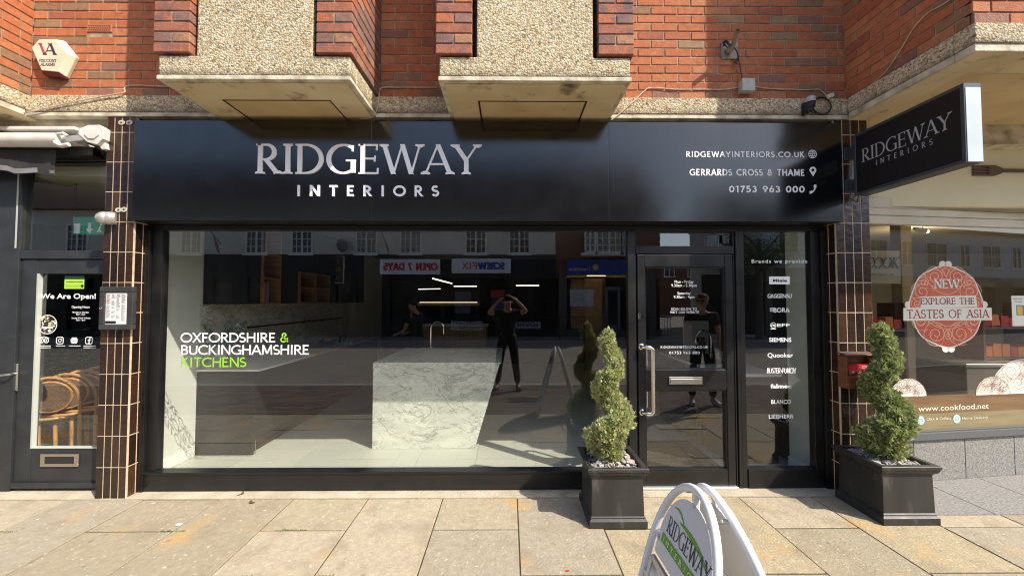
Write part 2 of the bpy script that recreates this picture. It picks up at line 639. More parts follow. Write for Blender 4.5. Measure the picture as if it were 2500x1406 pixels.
GL = {
    'A': (.80, [('t', [(.02, 0), (.4, 1)]), ('T', [(.4, 1), (.78, 0)]), ('t', [(.17, .33), (.63, .33)])], [(.02, 0), (.78, 0)], []),
    'B': (.64, [('T', [(.1, 0), (.1, 1)]), ('c', [(.1, 1), (.3, 1)] + arc(.3, .76, .23, .24, 90, -90) + [(.1, .52)]),
                ('c', [(.1, .52), (.32, .52)] + arc(.32, .26, .27, .26, 90, -90) + [(.1, 0)])], [], []),
    'C': (.82, [('c', arc(.5, .5, .45, .5, 48, 312, 20))], [], [(.80, .86)]),
    'D': (.82, [('T', [(.1, 0), (.1, 1)]), ('c', [(.02, 1), (.28, 1)] + arc(.28, .5, .48, .5, 90, -90, 18) + [(.02, 0)])], [], []),
    'E': (.60, [('T', [(.1, 0), (.1, 1)]), ('t', [(.02, 1), (.53, 1)]), ('t', [(.1, .52), (.47, .52)]), ('t', [(.02, 0), (.56, 0)])], [], [(.53, .9), (.47, .52), (.56, .1)]),
    'F': (.56, [('T', [(.1, 0), (.1, 1)]), ('t', [(.02, 1), (.51, 1)]), ('t', [(.1, .5), (.45, .5)])], [(.1, 0)], [(.51, .9), (.45, .5)]),
    'G': (.88, [('c', arc(.5, .5, .45, .5, 52, 298, 20) + [(.80, .10)]), ('T', [(.8, 0.04), (.8, .45)]), ('t', [(.58, .45), (.88, .45)])], [], [(.78, .86)]),
    'H': (.80, [('T', [(.1, 0), (.1, 1)]), ('T', [(.7, 0), (.7, 1)]), ('t', [(.1, .52), (.7, .52)])], [(.1, 0), (.1, 1), (.7, 0), (.7, 1)], []),
    'I': (.30, [('T', [(.15, 0), (.15, 1)])], [(.15, 0), (.15, 1)], []),
    'J': (.34, [('c', [(.22, 1), (.22, .2)] + arc(.05, .2, .17, .2, 0, -90))], [(.22, 1)], []),
    'K': (.70, [('T', [(.1, 0), (.1, 1)]), ('t', [(.12, .46), (.58, 1)]), ('T', [(.22, .56), (.66, 0)])], [(.1, 0), (.1, 1), (.58, 1), (.66, 0)], []),
    'L': (.52, [('T', [(.1, 0), (.1, 1)]), ('t', [(.02, 0), (.5, 0)])], [(.1, 1)], [(.5, .1)]),
    'M': (.96, [('t', [(.1, 0), (.14, 1)]), ('T', [(.14, 1), (.48, .1)]), ('t', [(.48, .1), (.82, 1)]), ('T', [(.82, 1), (.86, 0)])], [(.1, 0), (.86, 0)], []),
    'N': (.84, [('t', [(.1, 0), (.1, 1)]), ('T', [(.1, 1), (.74, 0)]), ('t', [(.74, 0), (.74, 1)])], [(.1, 0), (.74, 1)], []),
    'O': (.96, [('c', arc(.48, .5, .44, .5, 90, 450, 28))], [], []),
    'P': (.60, [('T', [(.1, 0), (.1, 1)]), ('c', [(.02, 1), (.28, 1)] + arc(.28, .73, .25, .27, 90, -90) + [(.1, .46)])], [(.1, 0)], []),
    'Q': (.96, [('c', arc(.48, .5, .44, .5, 90, 450, 28)), ('T', [(.52, .2), (.86, -.12)])], [], []),
    'R': (.68, [('T', [(.1, 0), (.1, 1)]), ('c', [(.02, 1), (.28, 1)] + arc(.28, .74, .25, .26, 90, -90) + [(.1, .48)]), ('T', [(.28, .48), (.64, 0)])], [(.1, 0), (.66, 0)], []),
    'S': (.56, [('c', arc(.28, .75, .2, .25, 40, 90, 4) + arc(.28, .75, .22, .25, 100, 235, 9) + [(.28, .51)] + arc(.28, .25, .24, .25, 55, -90, 10) + arc(.28, .25, .24, .25, -100, -150, 4))], [], [(.46, .84), (.07, .17)]),
    'T': (.70, [('T', [(.35, 0), (.35, 1)]), ('t', [(.02, 1), (.68, 1)])], [(.35, 0)], [(.02, .93), (.68, .93)]),
    'U': (.78, [('c', [(.1, 1), (.1, .34)] + arc(.39, .34, .29, .34, 180, 360, 14) + [(.68, 1)])], [(.1, 1), (.68, 1)], []),
    'V': (.76, [('T', [(.02, 1), (.38, 0)]), ('t', [(.38, 0), (.74, 1)])], [(.02, 1), (.74, 1)], []),
    'W': (1.18, [('T', [(.04, 1), (.33, 0)]), ('t', [(.33, 0), (.6, 1)]), ('T', [(.6, 1), (.88, 0)]), ('t', [(.88, 0), (1.14, 1)])], [(.04, 1), (1.14, 1)], []),
    'X': (.74, [('T', [(.04, 1), (.7, 0)]), ('t', [(.04, 0), (.7, 1)])], [(.04, 0), (.04, 1), (.7, 0), (.7, 1)], []),
    'Y': (.72, [('T', [(.02, 1), (.36, .46)]), ('t', [(.36, .46), (.70, 1)]), ('T', [(.36, 0), (.36, .48)])], [(.02, 1), (.70, 1), (.36, 0)], []),
    'Z': (.66, [('t', [(.06, 1), (.6, 1)]), ('T', [(.6, 1), (.06, 0)]), ('t', [(.06, 0), (.62, 0)])], [], []),
    '&': (.82, [('c', [(.74, 0), (.2, .68)] + arc(.36, .8, .17, .2, 200, -20, 10) + [(.3, .52)] + arc(.32, .26, .25, .26, 120, 300, 10) + [(.72, .46)])], [], []),
    '.': (.26, [('T', [(.13, 0), (.13, .13)])], [], []),
    '-': (.40, [('t', [(.06, .42), (.34, .42)])], [], []),
    '!': (.26, [('T', [(.13, .28), (.13, 1)]), ('T', [(.13, 0), (.13, .13)])], [], []),
    '+': (.50, [('t', [(.06, .4), (.44, .4)]), ('T', [(.25, .2), (.25, .6)])], [], []),
    '0': (.68, [('c', arc(.34, .5, .27, .5, 90, 450, 24))], [], []),
    '1': (.40, [('T', [(.26, 0), (.26, 1)]), ('t', [(.26, .98), (.06, .84)])], [], []),
    '2': (.62, [('c', arc(.3, .72, .23, .28, 160, -25, 12) + [(.07, 0.0)]), ('t', [(.05, 0), (.56, 0)])], [], []),
    '3': (.60, [('c', arc(.28, .76, .2, .24, 150, -90, 11)), ('c', arc(.28, .26, .25, .26, 90, -150, 12))], [], []),
    '5': (.60, [('t', [(.14, 1), (.5, 1)]), ('T', [(.16, 1), (.12, .56)]), ('c', [(.12, .56)] + arc(.27, .3, .26, .3, 110, -145, 12))], [], []),
    '6': (.64, [('c', arc(.32, .3, .25, .3, 90, 450, 22)), ('T', [(.09, .36), (.42, 1)])], [], []),
    '7': (.58, [('t', [(.05, 1), (.54, 1)]), ('T', [(.54, 1), (.16, 0)])], [], []),
    '9': (.64, [('c', arc(.32, .7, .25, .3, 90, 450, 22)), ('T', [(.55, .64), (.22, 0)])], [], []),
    ' ': (.42, [], [], []),
}


def text_len(s, gap):
    return sum(GL[c][0] for c in s) + gap * (len(s) - 1)


def letters(mb, s, o, u, v, n, height, width=None, gap=.10, thick=.13, thin=None, serif=False, depth=0.0, mi=0, align='l', slant=0.0, lift=.002):
    """capitals and figures drawn as strokes; o is the baseline start (or middle for align='c', end for 'r')"""
    thin = thick if thin is None else thin
    tot = text_len(s, gap)
    sx = height if width is None else width / tot
    W = tot * sx
    o, u, v, n = V(o), V(u), V(v), V(n)
    if align == 'c': o = o - u * W / 2
    if align == 'r': o = o - u * W
    kx = height / sx                    # keeps stroke thickness even when the word is stretched
    x = 0.0

    def put(poly):
        mb.lay = (mb.lay + 1) % 7
        mb.prism([(px * sx + slant * py * height, py * height) for px, py in poly], o, u, v, n, depth + lift * .12 * mb.lay, mi, back=False)

    for ch in s:
        wd, strokes, hs, vs_ = GL[ch]
        for kind, pts in strokes:
            if kind in 'Tt':
                (ax, ay), (bx, by) = pts
                t = thick if kind == 'T' else thin
                L = math.hypot(bx - ax, by - ay)
                if abs(by - ay) > .3 * L:
                    h = t / 2 * L / abs(by - ay) * kx
                    if by < ay: (ax, ay), (bx, by) = (bx, by), (ax, ay)
                    put([(x + ax - h, ay), (x + ax + h, ay), (x + bx + h, by), (x + bx - h, by)])
                else:
                    if bx < ax: (ax, ay), (bx, by) = (bx, by), (ax, ay)
                    f = lambda q: q * (1 - t) + t / 2
                    h = t / 2
                    put([(x + ax, f(ay) - h), (x + bx, f(by) - h), (x + bx, f(by) + h), (x + ax, f(ay) + h)])
            else:
                P = []
                for (a, b) in pts:
                    if not P or abs(P[-1][0] - a) + abs(P[-1][1] - b) > 1e-4:
                        P.append((a, b))
                k = len(P)
                closed = abs(P[0][0] - P[-1][0]) + abs(P[0][1] - P[-1][1]) < 1e-3
                Lf, Rt = [], []
                for i in range(k):
                    p0 = P[i - 1] if i else (P[-2] if closed else P[0])
                    p1 = P[i + 1] if i < k - 1 else (P[1] if closed else P[-1])
                    tx, ty = p1[0] - p0[0], p1[1] - p0[1]
                    q = math.hypot(tx, ty) or 1
                    tx, ty = tx / q, ty / q
                    t = thin + (thick - thin) * abs(ty)
                    m = min(thin, t)
                    cx, cy = P[i][0], P[i][1] * (1 - m) + m / 2
                    Lf.append((x + cx - ty * t / 2 * kx, cy + tx * t / 2))
                    Rt.append((x + cx + ty * t / 2 * kx, cy - tx * t / 2))
                poly = Lf + Rt[::-1]
                mb.lay = (mb.lay + 1) % 7
                dd = depth + lift * .12 * mb.lay
                fr = [o + u * (a * sx + slant * b * height) + v * (b * height) + n * dd for a, b in Lf + Rt]
                fs = [(i, k + i, k + i + 1, i + 1) for i in range(k - 1)]
                if depth > .002:
                    bk = [p - n * dd for p in fr]
                    fs += [(i, i + 1, 2 * k + i + 1, 2 * k + i) for i in range(k - 1)]
                    fs += [(k + i, 3 * k + i, 3 * k + i + 1, k + i + 1) for i in range(k - 1)]
                    if not closed:
                        fs += [(0, 2 * k, 3 * k, k), (k - 1, 2 * k - 1, 4 * k - 1, 3 * k - 1)]
                    fr = fr + bk
                mb.add(fr, fs, mi)
        if serif:
            sh = thin * .95
            for (a, b) in hs:
                h = (.085 + thick * .45) * kx
                y0, y1 = (0, sh) if b < .5 else (1 - sh, 1)
                put([(x + a - h, y0), (x + a + h, y0), (x + a + h, y1), (x + a - h, y1)])
                # bracket
                ym = y1 + .05 if b < .5 else y0 - .05
                yb = y1 if b < .5 else y0
                q = thick * .5 * kx
                pl = [(x + a - q - .05, yb), (x + a + q + .05, yb), (x + a + q * .8, ym), (x + a - q * .8, ym)]
                put(pl if b < .5 else pl[::-1])
            for (a, b) in vs_:
                q = thin * .55 * kx
                put([(x + a - q, b - .1), (x + a + q * .6, b - .1), (x + a + q, b + .1), (x + a - q * .6, b + .1)])
            if ch in 'BDEPRKLF':
                q = .02
                put([(x - .03, 0), (x + .12, 0), (x + .12, sh), (x - .03, sh)])
                put([(x - .03, 1 - sh), (x + .12, 1 - sh), (x + .12, 1), (x - .03, 1)])
        x += wd + gap
    return W


def words(mb, s, o, u, v, n, height, width=None, bold=0.0, depth=0.0, mi=0, align='l', slant=0.0, spacing=1.0):
    """lower case and mixed text from the built-in font; height is that of a capital"""
    cu = bpy.data.curves.new('t', 'FONT')
    cu.body = s
    cu.size = 1.0
    cu.offset = bold
    cu.space_character = spacing
    cu.resolution_u = 3
    to = bpy.data.objects.new('t', cu)
    COL.objects.link(to)
    dg = bpy.context.evaluated_depsgraph_get()
    me = bpy.data.meshes.new_from_object(to.evaluated_get(dg))
    vs = [tuple(p.co) for p in me.vertices]
    fs = [tuple(p.vertices) for p in me.polygons]
    bpy.data.objects.remove(to)
    bpy.data.meshes.remove(me)
    if not vs:
        return
    x0 = min(p[0] for p in vs)
    x1 = max(p[0] for p in vs)
    k = height / .73
    sx = k if width is None else width / (x1 - x0)
    W = (x1 - x0) * sx
    o, u, v, n = V(o), V(u), V(v), V(n)
    if align == 'c': o = o - u * W / 2
    if align == 'r': o = o - u * W
    pts = [o + u * ((p[0] - x0) * sx + slant * p[1] * k) + v * (p[1] * k) + n * max(depth, .0004) for p in vs]
    mb.add(pts, fs, mi)


def swirl(mb, cx, cy, r, o, u, v, n, turns=1.6, w=.006, start=0, sgn=1, mi=0, depth=.0):
    """a spiral line as a narrow ribbon"""
    P = []
    k = int(14 * turns)
    for i in range(k + 1):
        t = i / k
        rr = r * (1 - .82 * t)
        a = start + sgn * t * turns * 2 * math.pi
        P.append((cx + rr * math.cos(a), cy + rr * math.sin(a)))
    ribbon(mb, P, o, u, v, n, w, mi, depth)


def ribbon(mb, P, o, u, v, n, w, mi=0, depth=0.0):
    o, u, v, n = V(o), V(u), V(v), V(n)
    k = len(P)
    A, B = [], []
    for i in range(k):
        p0, p1 = P[max(i - 1, 0)], P[min(i + 1, k - 1)]
        tx, ty = p1[0] - p0[0], p1[1] - p0[1]
        q = math.hypot(tx, ty) or 1
        tx, ty = tx / q * w / 2, ty / q * w / 2
        A.append(o + u * (P[i][0] - ty) + v * (P[i][1] + tx) + n * depth)
        B.append(o + u * (P[i][0] + ty) + v * (P[i][1] - tx) + n * depth)
    mb.add(A + B, [(i, k + i, k + i + 1, i + 1) for i in range(k - 1)], mi)


def brickface(mb, mort, o, u, n, L, H, z0shift=0, first=0, blen=.2250, j=.010, bh=.065, dep=.020, rec=.005, holes=(), bond=.5):
    """bricks as separate islands on the plane through o (outer face), running along u and up; mortar 7 mm behind"""
    o, u, n = V(o), V(u), V(n)
    pitch = blen + j
    cz = bh + j
    rows = int(math.ceil(H / cz))
    for r in range(rows):
        z = r * cz + j * .5
        zt = min(z + bh, H)
        if zt - z < .012: continue
        off = -((r + first) % 2) * pitch * bond
        x = off
        while x < L:
            a, b = max(x + j / 2, 0 if x < 0 else x + j / 2), min(x + blen + j / 2, L)
            if x < 0: a = 0
            if b - a > .012:
                seg = [(a, b)]
                for (hx0, hx1, hz0, hz1) in holes:
                    if hz0 < z + bh * .5 < hz1:
                        ns = []
                        for (p, q) in seg:
                            if q <= hx0 or p >= hx1:
                                ns.append((p, q))
                            else:
                                if hx0 - p > .02: ns.append((p, hx0 - .006))
                                if q - hx1 > .02: ns.append((hx1 + .006, q))
                        seg = ns
                for (p, q) in seg:
                    dz = random.uniform(-.0012, .0012)
                    dn = random.uniform(-.0015, .0012)
                    mb.obox(o + u * p + Z * (z + dz) + n * (dn - dep), u, Z, n, q - p, zt - z, dep)
            x += pitch
    if mort is not None:
        mort.obox(o + n * (-rec - .012), u, Z, n, L, H, .012)
# ------------------------------------------------------------------ shared materials
m_brick = M_islands('brick', [((.43, .145, .062), 5), ((.38, .12, .052), 4), ((.47, .18, .08), 3), ((.34, .11, .058), 2), ((.27, .15, .08), 2), ((.31, .19, .10), 1.4),
                              ((.42, .135, .055), 4), ((.27, .125, .085), 1.4), ((.45, .16, .068), 3)], rough=.85, bump=.5, bscale=90, vary=.22,
                    spots=[((.55, .42, .30), 40, .66, .80), ((.07, .04, .03), 55, .64, .76)])
m_brick_mix = M_islands('brick_purple', [((.25, .135, .105), 4), ((.33, .12, .07), 4), ((.42, .135, .06), 3), ((.22, .115, .09), 3), ((.36, .18, .10), 2), ((.30, .115, .075), 3)],
                        rough=.85, bump=.5, bscale=90, vary=.3, spots=[((.14, .09, .10), 9, .52, .7), ((.5, .38, .28), 40, .68, .8)])
m_mort = M('mortar', (.46, .37, .25), (.25, .19, .13), 14, rough=.95, bump=.4, bscale=120)
m_peb = M_pebble('pebbledash')
m_pebd = M_pebble('pebbledash_band', .04)
m_lip = M('cast_concrete', (.66, .60, .46), (.30, .25, .17), 9, .42, .72, rough=.9, bump=.5, bscale=40)
m_soff = M('soffit_paint', (.72, .60, .38), (.60, .48, .28), 3, rough=.8, bump=.15, bscale=30, spots=[((.13, .10, .06), 4.5, .56, .70)])
m_soff2 = M('soffit_board', (.66, .51, .28), (.56, .42, .21), 4, rough=.8, spots=[((.25, .17, .08), 6, .62, .8)])
m_dark = M('dark_gap', (.02, .018, .016), rough=.9)
m_tile = M_islands('glazed_tile', [((.026, .012, .008), 4), ((.038, .017, .010), 4), ((.060, .027, .014), 1.5), ((.020, .010, .007), 3)], rough=.22, bump=.25, bscale=26, vary=.35, spec=.6,
                   spots=[((.22, .16, .11), 70, .70, .76)])
m_grout = M('grout', (.62, .50, .36), (.48, .37, .25), 20, rough=.9)
m_black = M('black_aluminium', (.008, .008, .0085), (.013, .013, .0135), 5, rough=.34, rvar=.08, bump=.02)
m_panel = M('satin_black_panel', (.002, .0023, .003), rough=.17, rvar=.025, spec=.85, bump=.04, bscale=2.2)
m_white = M('white_lettering', (.92, .92, .95), rough=.45)
m_vinyl = M('white_vinyl', (.93, .93, .93), rough=.5)
m_green = M('green_vinyl', (.28, .62, .03), rough=.5)
m_glass = M_glass('shop_glass', 3.3, (.96, .975, .95))
m_chrome = M('polished_steel', (.82, .79, .74), rough=.12, metal=1)
m_steel = M('brushed_steel', (.62, .61, .58), (.5, .49, .46), 30, rough=.35, metal=1, stretch=(1, 1, 12))
m_cable = M('old_cable', (.62, .50, .38), (.42, .34, .26), 20, rough=.7)
m_blackplastic = M('black_plastic', (.015, .015, .016), rough=.45)

WY = -.10                # face of the upper brick wall
ZS, ZB = 3.188, 3.378     # underside and brick line of the floor slab
TOP = 6.6
XW_L, XW_R = -4.097, 2.941
YF = -.68                # front of the two bays
YWING = -1.025

bld = thing('brick_building', 'red brick upper storey with two pebble-faced bays above the black shop sign', 'building', (0, 0, 0))

# main wall, with air brick opening
a0 = at(213, 60, WY)
a1 = at(273, 79, WY)
mb, mo = MB(), MB()
hole = (a0.x - XW_L, a1.x - XW_L, a1.z - ZB - .002, a0.z - ZB + .002)
for (xa, xb, f, hl) in ((XW_L, -2.50, 0, [hole]), (-1.11, -.50, 1, []), (.89, XW_R, 1, [])):
    mb, mo = MB(), MB()
    brickface(mb, None, (xa, WY, ZB), X, -Y, xb - xa, TOP - ZB, holes=hl, first=f)
    mo.box(xa, xb, WY + .006, WY + .05, ZB - .01, TOP)
    wall = mb.build('wall', m_brick, bld, bevel=.0035, seg=2)
    mo.build('mortar', m_mort, wall)
ab = MB()
zc = (a0.z + a1.z) / 2
ab.box(a0.x, a1.x, WY - .002, WY + .007, zc - .033, zc + .033)
abo = ab.build('air_brick', M('terracotta', (.48, .16, .07), (.4, .12, .05), 30, rough=.8), bld, bevel=.002)
h = MB()
nb = 10
for i in range(nb):
    for k in range(3):
        xx = a0.x + (a1.x - a0.x) * (i + 1 + (.25 if k == 1 else 0)) / (nb + 1.2)
        zz = zc + (k - 1) * .018
        h.box(xx - .005, xx + .005, WY - .0028, WY - .0022, zz - .005, zz + .005)
h.build('vent_holes', m_dark, abo)

# floor band with its pale drip edge
mb, lp = MB(), MB()
BY = WY - .045


for (xa, xb) in ((XW_L, -2.475), (-1.14, -.485), (.865, XW_R)):
    mb, lp = MB(), MB()
    mb.box(xa, xb, BY, WY + .03, ZS + .035, ZB - .012)
    lp.box(xa, xb, BY + .006, WY + .03, ZS, ZS + .035)
    fb_ = mb.build('floor_band', m_pebd, bld, bevel=.006, seg=2)
    lp.build('drip_edge', m_lip, fb_, bevel=.004, seg=2)


def bay(x0, x1, pier=.262):
    """box bay: slab, aggregate panel, brick piers left and right, soffit with an inset board"""
    pb = MB()
    ov = .022
    zb = ZB - .01
    # slab: front skirt and returns
    pb.box(x0, x1, YF + .121, WY + .03, ZS + .035, zb)
    pa, pc_ = pier + .004, pier + .004
    pb.prism([(0, 0), (x1 - x0, 0), (x1 - x0, zb - ZS - .035), (x1 - x0 - pa, zb - ZS - .035), (x1 - x0 - pa, TOP - ZS - .05), (pa, TOP - ZS - .05), (pa, zb - ZS - .035), (0, zb - ZS - .035)],
             (x0, YF + .12, ZS + .035), X, Z, -Y, .12)
    body = pb.build('bay', m_peb, bld, bevel=.010, seg=2)
    lpb = MB()
    lpb.box(x0 - .006, x1 + .006, YF - .007, WY + .03, ZS + .004, ZS + .0345)
    lpb.build('drip_edge', m_lip, body, bevel=.004, seg=2)
    # soffit frame (four strips round the inset board)
    b = .225
    sf = MB()
    sf.box(x0 + .03, x1 - .03, YF + .03, YF + .03 + b, ZS - .006, ZS + .006)
    sf.box(x0 + .03, x0 + .03 + b, YF + .033 + b, -.02, ZS - .006, ZS + .006)
    sf.box(x1 - .03 - b, x1 - .03, YF + .033 + b, -.02, ZS - .006, ZS + .006)
    sf.build('soffit', m_soff, body, bevel=.003)
    ib = MB()
    ib.box(x0 + .045 + b, x1 - .045 - b, YF + .05 + b, -.02, ZS - .001, ZS + .004)
    ib.build('soffit_board', m_soff2, body)
    gb = MB()
    gb.box(x0 + .03 + b + .002, x1 - .032 - b, YF + .031 + b, YF + .048 + b, ZS - .003, ZS + .003)
    gb.box(x0 + .031 + b, x0 + .043 + b, YF + .05 + b, -.02, ZS - .003, ZS + .003)
    gb.box(x1 - .043 - b, x1 - .031 - b, YF + .05 + b, -.02, ZS - .003, ZS + .003)
    gb.build('groove', m_dark, body)
    # dark joints beside the panel
    dj = MB()
    dj.box(x0 + pier - .01, x1 - pier + .01, YF + .035, YF + .06, ZB + .0, TOP - .02)
    dj.build('joint', m_dark, body)
    # piers
    yb = YF - ov
    zb = ZB + .002
    for (xa, xb, f) in ((x0 - ov, x0 - ov + pier - .008, 0), (x1 + ov - pier + .008, x1 + ov, 1)):
        pr = MB()
        mo = MB()
        rows = int((TOP - zb) / .075)
        for r in range(rows):
            z = zb + r * .075
            if r % 2 == 0:
                pr.box(xa, xb, yb + random.uniform(0, .0025), yb + .10, z, z + .065)
            else:
                m_ = (xa + xb) / 2
                pr.box(xa, m_ - .005, yb + random.uniform(0, .0025), yb + .10, z, z + .065)
                pr.box(m_ + .005, xb, yb + random.uniform(0, .0025), yb + .10, z, z + .065)
        mo.box(xa + .008, xb - .008, yb + .009, yb + .10, zb + .004, TOP - .02)
        L = WY - (yb + .105)
        if f:
            brickface(pr, None, (x1 + ov, yb + .105, zb - .005), Y, X, L, TOP - zb, first=1)
            mo.box(x1 + ov - .05, x1 + ov - .008, yb + .09, WY + .02, zb + .004, TOP - .02)
        else:
            brickface(pr, None, (x0 - ov, WY, zb - .005), -Y, -X, L, TOP - zb, first=1)
            mo.box(x0 - ov + .008, x0 - ov + .05, yb + .09, WY + .02, zb + .004, TOP - .02)
        p = pr.build('brick_pier', m_brick_mix, body, bevel=.0045, seg=2)
        mo.build('mortar', m_mort, p)
    return body


bay(-2.485, -1.132)
bay(-.495, .872)

# side wings that come forward left and right


def wing(xc, sgn, xend):
    pr, mo = MB(), MB()
    L = WY - YWING
    n = -X if sgn > 0 else X
    if sgn > 0:
        brickface(pr, None, (xc, WY, ZB), -Y, n, L - .022, TOP - ZB, first=1)
        brickface(pr, None, (xc, YWING, ZB), X, -Y, xend - xc, TOP - ZB)
        mo.box(xc + .008, xc + .05, YWING + .01, WY, ZB - .005, TOP)
        mo.box(xc + .008, xend, YWING + .008, YWING + .05, ZB - .005, TOP)
    else:
        brickface(pr, None, (xc, YWING + .022, ZB), Y, n, L - .022, TOP - ZB, first=1)
        brickface(pr, None, (xend, YWING, ZB), X, -Y, xc - xend, TOP - ZB)
        mo.box(xc - .05, xc - .008, YWING + .01, WY, ZB - .005, TOP)
        mo.box(xend, xc - .008, YWING + .008, YWING + .05, ZB - .005, TOP)
    o = pr.build('wing', m_brick, bld, bevel=.0035, seg=2)
    mo.build('mortar', m_mort, o)
    e = .03
    x0, x1 = (xc - e, xend) if sgn > 0 else (xend, xc + e)
    sb, lb = MB(), MB()
    sb.box(x0, x1, YWING - .03, YWING + .09, ZS + .05, ZB - .012)
    lb.box(x0 + .008 * (sgn > 0), x1 - .008 * (sgn < 0), YWING - .02, YWING + .09, ZS, ZS + .05)
    if sgn > 0:
        sb.box(x0, x0 + .12, YWING + .092, BY - .002, ZS + .05, ZB - .012)
        lb.box(x0 + .008, x0 + .12, YWING + .092, BY - .002, ZS, ZS + .05)
    else:
        sb.box(x1 - .12, x1, YWING + .092, BY - .002, ZS + .05, ZB - .012)
        lb.box(x1 - .12, x1 - .008, YWING + .092, BY - .002, ZS, ZS + .05)
    sb.build('floor_band', m_pebd, o, bevel=.008, seg=2)
    lb.build('drip_edge', m_lip, o, bevel=.004, seg=2)
    sf = MB()
    b = .20
    xa, xb = x0 + .02, x1 - .02
    sf.box(xa, xb, YWING - .01, YWING + b, ZS - .006, ZS + .006)
    if sgn > 0:
        sf.box(xa, xa + b, YWING + b + .003, .10, ZS - .006, ZS + .006)
        sf.build('soffit', m_soff, o)
        MB().box(xa + b + .012, xb, YWING + b + .015, .10, ZS, ZS + .006).build('soffit_board', m_soff2, o)
    else:
        sf.box(xb - b, xb, YWING + b + .003, .10, ZS - .006, ZS + .006)
        sf.build('soffit', m_soff, o)
        MB().box(xa, xb - b - .012, YWING + b + .015, .10, ZS, ZS + .006).build('soffit_board', m_soff2, o)
    # body of the wing, out of sight behind the brick
    return o


wing(XW_R, 1, 7.2)
wing(XW_L, -1, -7.2)
# floor slab behind everything so no daylight leaks in
MB().box(-7.2, 7.2, WY + .052, 7.0, 3.01, 3.178).box(-7.2, 7.2, WY + .052, .2, 3.179, TOP).build('floor_slab', m_lip, bld)

# tiled pillars


def pillar(x0, x1, z1, inner):
    """glazed tile pillar; inner = x side that returns back to the shop window"""
    y0 = -.13
    tb, gr = MB(), MB()
    tw, th, j = .062, .247, .0075
    n = 4
    W = x1 - x0
    pw = W / n
    rows = int(math.ceil((z1) / (th + j)))
    for r in range(rows):
        z = r * (th + j) + .004
        zt = min(z + th, z1)
        for i in range(n):
            tb.box(x0 + i * pw + j / 2, x0 + (i + 1) * pw - j / 2, y0 + random.uniform(-.0006, .0006), y0 + .018, z, zt)
        for side in (x0, x1):
            s = 1 if side == x1 else -1
            yy = y0 + .020
            for (ya, yb) in ((yy, yy + .062), (yy + .0695, .055)):
                if s > 0: tb.box(x1 - .018, x1 + random.uniform(-.0006, .0006), ya, yb, z, zt)
                else: tb.box(x0 + random.uniform(-.0006, .0006), x0 + .018, ya, yb, z, zt)
    gr.box(x0 + .0022, x1 - .0022, y0 + .0025, .06, 0, z1)
    t = tb.build('tiled_pillar', m_tile, bld, bevel=.0015)
    gr.build('grout', m_grout, t)
    return t


PL0, PL1 = -3.405, -3.155
PR0, PR1 = 2.800, 3.095
pillar(PL0, PL1, 3.184, 1)
pillar(PR0, PR1, 3.184, -1)

# ------------------------------------------------------------------ the black fascia sign
SY = -.165
s_tl, s_br = at(328, 290, SY), at(2060, 545, SY)
SX0, SX1 = s_tl.x, s_br.x
SZ1, SZ0 = 3.142, 2.295
sign = thing('fascia_sign', 'long satin black fascia sign with raised white company name and contact lines', 'shop sign', (0, SY, SZ0))
seams = [at(907, 400, SY).x, at(1487, 400, SY).x]
xs = [SX0] + seams + [SX1]
for i in range(3):
    MB().box(xs[i] + .001, xs[i + 1] - .001, SY + .002, SY + .12, SZ0, SZ1).build('panel', m_panel, sign, bevel=.002, seg=2)
MB().box(SX0 + .01, SX1 - .01, SY + .02, .0, SZ0 - .004, SZ0 + .02).build('underside', m_black, sign)
dn = -Y


def fac(px, py, dy=0.0):
    p = at(px, py, SY + dy)
    return p


lt = MB()
o = fac(622, 424, -.012)
letters(lt, 'RIDGEWAY', V((o.x + .012, SY + .002, o.z)), X, Z, dn, fac(622, 351, -.012).z - o.z, width=fac(1169, 424, -.012).x - o.x - .02, gap=.115, thick=.15, thin=.058, serif=True, depth=.012)
lt.build('company_lettering', m_white, sign, bevel=0)
lt = MB()
o = fac(722, 478, -.02)
letters(lt, 'INTERIORS', V((o.x, SY + .002, o.z)), X, Z, dn, fac(722, 451, -.02).z - o.z, width=fac(1070, 478, -.02).x - o.x, gap=.78, thick=.19, depth=.010)
lt.build('interiors_lettering', m_white, sign)
for (s, x0, x1, yb, yt, th) in (('RIDGEWAYINTERIORS.CO.UK', 1675, 1963, 384, 370, .16), ('GERRARDS CROSS & THAME', 1684, 1964, 429, 413, .16), ('01753 963 000', 1780, 1964, 470, 454, .19)):
    lt = MB()
    o, e, t = fac(x0, yb), fac(x1, yb), fac(x0, yt)
    letters(lt, s, V((o.x, SY + .002, o.z)), X, Z, dn, t.z - o.z, width=e.x - o.x, gap=.19, thick=th, depth=.004)
    lt.build('contact_lettering', m_white, sign)
# icons: globe, map pin, handset
ic = MB()
c = fac(1983, 377)
c = V((c.x, SY - .003, c.z))
rr = .034
ribbon(ic, arc(0, 0, rr, rr, 0, 360, 28), c, X, Z, dn, .005)
for q in (.45, 0):
    ribbon(ic, arc(0, 0, rr * q, rr, 90, 450, 24) if q else [(0, -rr), (0, rr)], c, X, Z, dn, .004, depth=.0003)
for q in (-.45, 0, .45):
    hw = rr * math.sqrt(1 - q * q)
    ribbon(ic, [(-hw, rr * q), (hw, rr * q)], c, X, Z, dn, .004, depth=.0006)
ic.build('globe_icon', m_white, sign)
ic = MB()
c = fac(1984, 416)
c = V((c.x, SY - .003, c.z))
ribbon(ic, arc(0, 0, .021, .021, 0, 360, 24), c, X, Z, dn, .016)
ic.prism([(-.026, -.010), (0, -.055), (.026, -.010), (.012, -.024), (0, -.032), (-.012, -.024)], c, X, Z, dn, .0004)
ic.build('map_pin_icon', m_white, sign)
ic = MB()
c = fac(1984, 462)
c = V((c.x, SY - .003, c.z))
